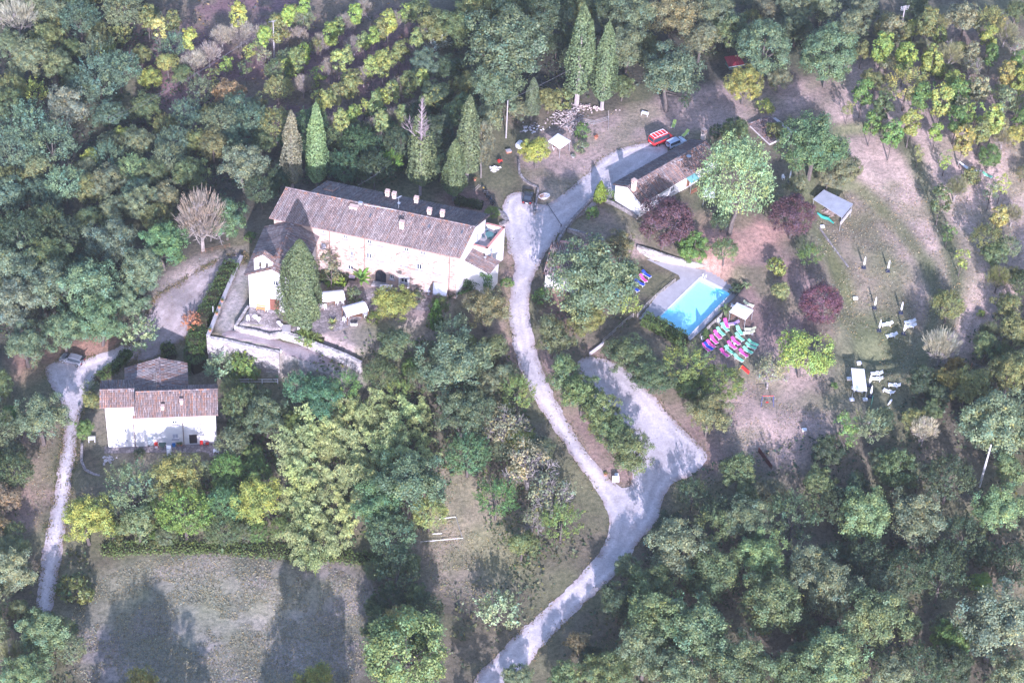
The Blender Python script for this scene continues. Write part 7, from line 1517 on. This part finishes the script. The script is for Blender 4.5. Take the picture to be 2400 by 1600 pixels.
# haze of the valley
# trees below the frame whose long shadows cross the dry field
for x, y, h, w in ((705,1800,18.5,8),(765,1840,18,8),(650,1860,14,6),(340,1800,16,8),(430,1840,14,7),(260,1830,16,8),(1110,1800,14,7)):
    b = flat('D', x, y, -9.5); plant('ovoid' if w < 8 else 'oak', b, w, OAK, f"tree beyond the lower edge of the dry field", 'trees beyond the field', h/(PROTO['oak']['H']*w) if w >= 8 else h/(PROTO['ovoid']['H']*w))
# birch with a white trunk, tilted thin trunks
for (r, xb, yb, xt, yt, rad, lab) in (('B4',1818,365,1890,110,.22,'pale birch trunk leaning right at the right edge of the wood'),):
    o = thing('leaning_trunk', lab, 'tree', at(r, xb, yb), world=True); a, b = at(r, xb, yb), at(r, xt, yt, 11); m = MB(); m.tube([a, a*.5+b*.5+(0,0,.3), b], [rad, rad*.8, rad*.45], 8); k = m.build('trunk', BARK, o); k.color = (.55,.53,.52,1)
# bamboo grove
rs = random.Random(8)
BP = smooth_poly([np.array((*q, 0)) for q in ((680,915),(800,890),(900,880),(980,910),(1000,980),(960,1030),(900,1040),(840,1080),(800,1150),(770,1230),(700,1250),(655,1190),(650,1060))], 1)
pts = []
for _ in range(4000):
    x, y = rs.uniform(640, 1010), rs.uniform(880, 1255)
    if sdf(BP, np.array([x]), np.array([y]))[0] < 0 and all((x-a)**2+(y-b)**2 > 30**2 for a, b in pts): pts.append((x, y))
for x, y in sorted(pts, key=lambda p: p[1]):
    kf = rs.uniform(.8, 1.1); c = tuple(v*kf for v in (rs.choice([BAM, BAM, (.25,.29,.15), (.30,.31,.15)])))
    tr('bamboo', x, y+12, rs.uniform(56, 98), c, 'arching pale yellow-green bamboo clump in the grove below the courtyard', group='bamboo clumps of the grove', rz=rs.uniform(-1.7, 1.6), bark=(.16,.20,.06), stretch=rs.uniform(.9, 1.2))
ROADX = [smooth_poly([flat('D', x, y, z) for x, y, z in q], 1) for q in ([(1160,445,0),(1262,470,0),(1385,355,0),(1560,345,0),(1330,490,0),(1245,600,0),(1212,700,-1),(1240,830,-2.3),(1345,1040,-4),(1440,1130,-5),(1500,1040,-4.8),(1335,845,-3),(1400,840,-3),(1600,1060,-5),(1515,1190,-5.6),(1340,1390,-6.8),(1120,1620,-8),(1060,1600,-8),(1396,1240,-6),(1375,1130,-5),(1215,900,-2.8),(1168,700,-1),(1185,590,0),(1150,480,0)],
   [(90,845,-6.7),(262,808,-6),(400,700,-3.6),(545,580,-1.3),(570,590,-1.3),(440,715,-3.2),(290,830,-5.8),(205,900,-6.9),(172,1050,-7.4),(118,1420,-9.4),(76,1410,-9.4),(146,1000,-7.2),(120,890,-6.8)])]
# the woods closed up between the marked trees
def fill(n, pts, z, wr, kinds, cols, seed, gap=.62):
    r_ = random.Random(seed); P = smooth_poly([flat('D', x, y, z) for x, y in pts], 1); a = np.array([q[:2] for q in P]); lo, hi = a.min(0), a.max(0); k = 0
    for _ in range(6000):
        if k >= n: break
        x, y = r_.uniform(lo[0], hi[0]), r_.uniform(lo[1], hi[1]); w = r_.uniform(*wr)
        if sdf(P, np.array([x]), np.array([y]))[0] > 0 or any((x-p)**2+(y-q)**2 < (gap*(w*.5+s))**2 for p, q, s in PLANTED): continue
        if any(sdf(e, np.array([x]), np.array([y]))[0] < w*.35 for e in ROADX): continue
        PLANTED.append((x, y, w*.5)); d = np.array((x, y, hz(x, y)+w*.66))-CAM; f = np.dot(d, FWD); X = (1200+FPX*np.dot(d, RT)/f)*.98; Y = (800-FPX*np.dot(d, UP)/f)*.98
        kd = r_.choice(kinds); c = r_.choice(cols); kf = r_.uniform(.9, 1.3); plant(kd, np.array((x, y, hz(x, y))), w, tuple(v*kf for v in c), autolabel(kd, X, Y, w*14, c)); k += 1
fill(46, ((-90,-40),(330,-60),(440,200),(640,330),(640,420),(560,470),(400,540),(300,740),(-90,800)), -6, (4.5, 7.5), ['feather','feather','oak'], [BG, GG, OAK, BG, OLV], 3)
fill(40, ((1560,1120),(1900,1050),(2050,1010),(2150,870),(2290,770),(2440,740),(2440,1650),(1250,1650),(1380,1430),(1540,1260)), -8, (3.5, 6.5), ['oak','feather','oak'], [DK, OAK, GG, DK], 4)
fill(26, ((1000,-50),(1960,-60),(1940,120),(1660,110),(1450,190),(1270,220),(1050,300),(1000,200)), 0, (4, 7), ['oak','feather'], [OAK, DK, GG, OLV], 5)
fill(24, ((520,900),(700,925),(850,930),(900,850),(1150,820),(1180,940),(1240,1060),(1300,1240),(1180,1290),(1120,1180),(1095,1030),(1000,1180),(880,1260),(500,1240),(240,1230),(250,1130),(520,1090)), -6, (3, 5.5), ['oak','feather'], [OAK, GRN, GG, (.13,.17,.06)], 6)
fill(12, ((860,1290),(960,1300),(1000,1568),(850,1568)), -9, (3, 5), ['feather','oak'], [DK, OAK], 7)
fill(14, ((2050,80),(2440,60),(2440,420),(2260,360),(2090,250)), 1, (3, 5), ['ovoid','feather','oak'], [YG, OLV, LIM, TAN], 8)
fill(26, ((215,1195),(640,1190),(660,1262),(215,1258)), -8.3, (1.8, 3.4), ['shrub','shrub','feather'], [GRN, (.13,.17,.06), OLV, GG], 12, .5)
fill(22, ((1880,60),(2420,200),(2420,620),(2260,420),(2060,300)), .5, (2.6, 4.6), ['ovoid','ovoid','sparse','feather'], [LIM, OLV, GRN, (.15,.18,.07), TAN], 14, .7)
fill(12, ((2140,640),(2420,560),(2420,900),(2200,860)), -3, (3, 5.5), ['oak','feather','bare'], [OLV, OAK, GG], 15, .7)
fill(12, ((-40,1230),(70,1240),(85,1420),(185,1500),(180,1600),(-40,1600)), -9.5, (3, 6), ['oak','feather'], [OAK, GG, (.15,.17,.10)], 18, .6)
fill(10, ((-40,900),(60,930),(45,1260),(-40,1280)), -8, (3, 6), ['oak','feather'], [OAK, BRN, GG], 16, .7)
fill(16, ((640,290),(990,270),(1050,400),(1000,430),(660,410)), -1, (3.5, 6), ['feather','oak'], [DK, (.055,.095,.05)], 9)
# hedges
def hedge(name, label, r, pts, width, h, col, seed, dens=60, leaf=.26, jag=.18):
    P = [at(r, x, y) for x, y in pts]; o = thing(name, label, 'hedge', P[0]); C, N, S, T, rs = leafy_box(seed, P, width, h, dens, leaf, jag)
    k = bpy.data.objects.new('foliage', leafmesh('foliage', C-np.array(P[0]), N, S, T, rs)); COL.objects.link(k); k.parent = o; k.color = (*col, 1)
    m = MB()
    for a, b in zip(P[:-1], P[1:]):
        d = b-a; L = np.linalg.norm(d[:2]); c = (a+b)/2-P[0]; m.box((c[0], c[1], c[2]+h*.42), (L, width*.72, h*.84), math.atan2(d[1], d[0]), col=(.35,.33,.3))
    m.build('branches', BARK, o).color = (.10,.10,.06,1); return o
hedge('hedge', 'clipped dark green hedge along the lower edge of the pool deck', 'B1', [(510,830),(740,940),(960,1080)], 2.1, 1.9, (.075,.115,.035), 1)
hedge('hedge', 'long dark green hedge outside the parapet wall', 'C3', [(300,330),(200,520),(90,730),(-30,960)], 2.6, 2.2, (.07,.105,.035), 2)
hedge('hedge', 'dark green hedge running down beside the farmhouse shed', 'A5', [(1330,30),(1290,200),(1260,330),(1330,430)], 3.0, 2.3, (.06,.10,.03), 3)
hedge('hedge', 'low green hedge block between farmhouse shed and steps', 'A5', [(960,150),(1000,250),(1030,300)], 2.0, 1.3, (.08,.11,.03), 4)
hedge('hedge', 'dark low hedge curving along the turning place', 'A5', [(560,230),(430,380),(310,470),(230,520)], 1.6, 1.1, (.07,.105,.035), 5)
hedge('hedge', 'low dark hedge at the back foot of the convent near the motorbikes', 'A2', [(1830,960),(1960,985),(2080,1010)], 1.5, 1.0, (.05,.07,.03), 6)
hedge('bramble_hedge', 'rough green bramble strip along the top of the dry field', 'D', [(235,1268),(330,1262),(480,1262),(640,1272),(760,1280),(870,1290)], 1.9, .75, (.11,.145,.05), 9, 40, .3, .6)
hedge('hedge', 'low flowering hedge behind the curving courtyard wall', 'C3', [(1040,1020),(1150,1060),(1290,1110)], 1.2, .7, (.15,.19,.05), 7)
hedge('hedge', 'shrubby dark hedge in the shade before the convent wall', 'A3', [(940,850),(1080,870),(1250,900)], 2.0, 1.0, (.05,.07,.03), 8)
def ivy(label, quads, col, seed, dens=26):
    rs = np.random.RandomState(seed); C = []; N = []
    for a, b, c, d in quads:
        a, b, c, d = map(V3, (a, b, c, d)); n = int(dens*np.linalg.norm(b-a)*np.linalg.norm(d-a)); s, t = rs.rand(n, 1), rs.rand(n, 1); q = (a*(1-s)+b*s)*(1-t)+(d*(1-s)+c*s)*t; nn = unit(np.cross(b-a, d-a)); nn = nn if nn[1] < 0 else -nn
        C.append(q+nn*(.12+.22*rs.rand(n, 1))+rs.normal(size=(n, 3))*.12); N.append(np.tile(nn, (n, 1))+rs.normal(size=(n, 3))*.4)
    C = np.concatenate(C); N = np.concatenate(N); o = C.mean(0)*[1,1,0]+(0,0,C[:, 2].min()); me = leafmesh('ivy', C-o, N, .26, tints(rs, len(C), len(C)//10), rs)
    k = bpy.data.objects.new('ivy', me); COL.objects.link(k); k.location = o; k.color = (*col, 1); return tag(k, label, 'climbing plant')
kA, kB = F1+fe*.2+fn*.1, F1+fe*.2+fn*.1
ivy('dark green ivy hanging from the corner of the lean-to roof', [(lc+(-.9,-.3,.1), lc+(.5,-.1,.1), lc+(.5,-.1,-3.9), lc+(-.9,-.3,-3.6)), (lc*.7+ld*.3+(0,-.4,0), lc+(-.6,-.3,0), lc+(-.6,-.3,-1.0), lc*.7+ld*.3+(0,-.4,-.6))], (.07,.15,.04), 3, 90)
ivy('dark creeper at the foot of the convent wall below the lean-to', [(flat('A4',985,1130,0), flat('A4',1290,1010,.5), flat('A4',1290,1010,1.7), flat('A4',1000,1100,1.0)), (flat('A4',1180,1010,.2), flat('A4',1430,1000,.2), flat('A4',1430,960,1.4), flat('A4',1200,900,1.8))], (.06,.12,.04), 4, 90)
ivy('green creeper on the left gable corner of the white house', [(w0+(-.2,-.2,0), w0+(.2,-.3,0), w0+(.0,-.3,2.0), w0+(-.6,.3,1.8)), (w0+(-.3,.2,0), w0+(-1.6,1.6,0), w0+(-1.6,1.6,1.6), w0+(-.3,.2,1.8))], (.08,.14,.04), 5, 45)
# banana, palms, agaves: every big leaf is a part
def rosette(name, label, p, n, L, W, col, stem=.5, droop=.6, up=1.0, cat='plant', bark=(.12,.10,.07)):
    o = thing(name, label, cat, p); rs = np.random.RandomState(n*7+int(L*10)); m = MB(); m.tube([(0,0,-.05),(0,0,stem)], [.14,.10], 7); m.build('stem', BARK, o).color = (*bark, 1)
    for i in range(n):
        a = 2.399*i; e = np.array((math.cos(a), math.sin(a), 0)); s = np.array((-e[1], e[0], 0)); l = L*rs.uniform(.75, 1.1); m = MB(); T = np.linspace(0, 1, 5); uz = up*rs.uniform(.6, 1.15)
        P = [(0,0,stem)+e*l*t*.8+np.array((0,0,l*(uz*t-droop*1.2*t*t))) for t in T]; w = [W*x for x in (.25, .9, 1, .75, .06)]
        for k in range(4):
            m.poly([P[k]-s*w[k], P[k+1]-s*w[k+1], P[k+1]+(0,0,-.04), P[k]+(0,0,-.04)]); m.poly([P[k]+(0,0,-.04), P[k+1]+(0,0,-.04), P[k+1]+s*w[k+1], P[k]+s*w[k]])
        k = m.build('leaf', LEAF, o); k.color = (*tuple(v*rs.uniform(.85, 1.2) for v in col), 1)
    return o
rosette('banana_plant', 'large green banana plant beside the convent door', flat('A3',1405,925,0), 11, 2.3, .30, (.16,.26,.06), 1.0, .7, 1.5); rosette('palm_shrub', 'bright green low palm under the thin grey tree', flat('A3',1050,925,0), 20, 1.5, .12, (.17,.27,.04), .3, .7, 1.0)
rosette('agave', 'pale yellow-green agave in the courtyard lawn', flat('A3',1075,1375,0), 22, 1.1, .08, (.24,.25,.10), .2, .25, 1.1); rosette('palm', 'small palm beside the white pool gazebo', at('B1',1405,735), 18, 1.7, .14, (.12,.15,.07), 1.1, .8, 1.0); rosette('palm', 'small palm at the right corner of the pool deck', at('B1',1645,450), 16, 1.3, .12, (.16,.20,.12), .7, .7, 1.0); rosette('agave', 'spiky plant with stones around it beside the courtyard lawn', flat('A3',1062,1440,0), 14, .7, .06, (.3,.3,.2), .15, .3, 1.2)

# ------------------------------------------------------------------ ground cover that nobody could count
def scatter_leaves(name, zones, size, h, seed, kind_col, exclude=()):
    rs = np.random.RandomState(seed); C, N, T, S = [], [], [], []
    for reg, pts, z, dens, col in zones:
        P = smooth_poly([flat(reg, x, y, z) for x, y in pts], 2); a = np.array([q[:2] for q in P]); x0, y0 = a.min(0); x1, y1 = a.max(0); n = int((x1-x0)*(y1-y0)*dens)
        X, Y = rs.uniform(x0, x1, n), rs.uniform(y0, y1, n); k = (sdf(P, X, Y) < 0) & (fbm(X, Y, 5, seed) > .38)
        for ex in exclude: k &= sdf(ex, X, Y) > .8
        X, Y = X[k], Y[k]; Z = np.array([hz(p, q) for p, q in zip(X, Y)]); hh = h*np.clip(fbm(X, Y, 3, seed+5)*2.2-.5, .05, 1.3); n = len(X)
        C.append(np.stack((X, Y, Z+hh*rs.rand(n)+size*.12), 1)); N.append(rs.normal(size=(n, 3))*.55+np.array((0, 0, .7))); T.append(np.array(col)*tints(rs, n, max(1, n//9), .25, .15)); S.append(size*rs.uniform(.5, 1.4, n))
    C, N, T, S = map(np.concatenate, (C, N, T, S)); me = leafmesh(name, C, N, S, T, rs); o = bpy.data.objects.new(name, me); COL.objects.link(o); o.color = (1,1,1,1); o['kind'] = 'stuff'; return o
scatter_leaves('undergrowth', [('D', ((-120,-60),(330,-60),(420,180),(640,330),(640,420),(560,470),(400,560),(300,740),(-120,830)), -6, 3.2, (.06,.085,.055)), ('D', ((640,290),(990,270),(1060,430),(640,440)), -1, 5, (.05,.08,.04)), ('D', ((1000,-60),(1980,-60),(1960,140),(1650,120),(1450,210),(1270,240),(1050,330),(1000,200)), 0, 2.6, (.06,.075,.05)),
   ('D', ((1560,1110),(1900,1040),(2050,1000),(2150,860),(2300,760),(2480,700),(2480,1680),(1200,1680),(1350,1420),(1530,1250)), -8, 3.0, (.06,.08,.05)), ('D', ((520,880),(1150,800),(1200,950),(1260,1080),(1330,1250),(1180,1330),(1100,1200),(1090,1040),(980,1200),(880,1280),(500,1260),(230,1240),(240,1120),(520,1080)), -6, 4.0, (.085,.115,.05)), ('D', ((330,-60),(1000,-60),(980,250),(640,300),(470,230)), -4, .8, (.16,.12,.09)), ('D', ((840,1280),(960,1290),(1020,1568),(860,1568)), -9, 5, (.07,.095,.045)), ('D', ((1040,1330),(1340,1260),(1390,1200),(1390,1260),(1180,1470),(1030,1568)), -7.5, 3.5, (.09,.10,.06)), ('D', ((-60,920),(60,930),(40,1250),(-60,1280)), -8, 3, (.10,.10,.06)), ('D', ((-60,1240),(70,1250),(80,1440),(180,1500),(170,1640),(-60,1640)), -9.5, 4, (.09,.105,.06)), ('D', ((130,1260),(200,1270),(215,1340),(140,1420)), -8.8, 5, (.09,.10,.05)), ('D', ((1230,640),(1460,640),(1460,760),(1240,830)), -1.5, 2.2, (.10,.10,.06))], .55, 1.5, 5, None, ROADX)
scatter_leaves('grass', [('D', ((190,1270),(880,1285),(850,1640),(120,1640)), -9, 34, (.225,.20,.165)), ('D', ((980,1090),(1100,1080),(1240,1180),(1200,1330),(1060,1400),(960,1300)), -7, 20, (.22,.195,.13)), ('D', ((1860,430),(2060,440),(2340,300),(2400,700),(2150,800),(2060,960),(1890,860)), -1.5, 9, (.29,.235,.195)), ('D', ((1920,680),(2060,680),(2110,800),(2050,860),(1930,850)), -2.5, 5, (.11,.13,.055)), ('D', ((1690,860),(1900,830),(1900,1050),(1640,1080)), -4.5, 10, (.27,.22,.19)), ('D', ((2000,60),(2420,60),(2420,340),(2060,340)), 1, 2.5, (.20,.16,.12)), ('D', ((1230,270),(1660,220),(1900,230),(1700,300),(1300,430)), 0, 1.5, (.25,.20,.17)), ('D', ((20,930),(130,950),(110,1210),(20,1250)), -7.6, 9, (.24,.19,.13)), ('D', ((350,630),(550,580),(420,740),(300,790)), -3, 3, (.26,.22,.18))], .22, .20, 9, None, ROADX)
def verge():                                     # weeds and leaf litter creeping over the rims of the gravel
    rs = np.random.RandomState(17); C, T, S = [], [], []
    for o in [o for o in SC.objects if o.name in ('road', 'driveway', 'dirt_track')]:
        me = o.data; v = np.empty(len(me.vertices)*3); me.vertices.foreach_get('co', v); v = v.reshape(-1, 3); cnt = {}
        for e in me.polygons:
            for ek in e.edge_keys: cnt[ek] = cnt.get(ek, 0)+1
        rim = v[[k for ek, c in cnt.items() if c == 1 for k in ek]]
        q = rim[rs.randint(len(rim), size=5200)]+rs.normal(size=(5200, 3))*(.38,.38,0); k = fbm(q[:, 0], q[:, 1], 2.5, 9) > .42; q = q[k]; q[:, 2] += .10*rs.rand(len(q)); C.append(q)
        T.append(np.array([(.11,.12,.05),(.20,.15,.10),(.25,.17,.12)])[rs.randint(3, size=len(q))]); S.append(rs.uniform(.12, .34, len(q)))
        q = v[rs.randint(len(v), size=900)]+rs.normal(size=(900, 3))*(.3,.3,0); q[:, 2] += .03; C.append(q); T.append(np.array([(.22,.15,.10),(.30,.24,.20),(.12,.10,.08)])[rs.randint(3, size=900)]); S.append(rs.uniform(.08, .2, 900))
    C, T, S = map(np.concatenate, (C, T, S)); N = rs.normal(size=C.shape)*.4+(0, 0, 1)
    o = bpy.data.objects.new('roadside_weeds', leafmesh('roadside_weeds', C, N, S, T, rs)); COL.objects.link(o); o.color = (1,1,1,1); o['kind'] = 'stuff'
verge()
hb = MB(); hb.box((0, -80, 140), (1100, 1000, 320)); hz_o = hb.build('haze', bpy.data.materials.new('haze')); hz_o['kind'] = 'stuff'
hm = hz_o.data.materials[0]; hm.use_nodes = True; hn_ = hm.node_tree.nodes
for n_ in list(hn_): hn_.remove(n_)
hv = hn_.new('ShaderNodeVolumePrincipled'); ho = hn_.new('ShaderNodeOutputMaterial'); hv.inputs['Density'].default_value = HAZE; hv.inputs['Color'].default_value = (.92,.94,1,1); hv.inputs['Anisotropy'].default_value = .3
hm.node_tree.links.new(hv.outputs[0], ho.inputs['Volume'])
finish()
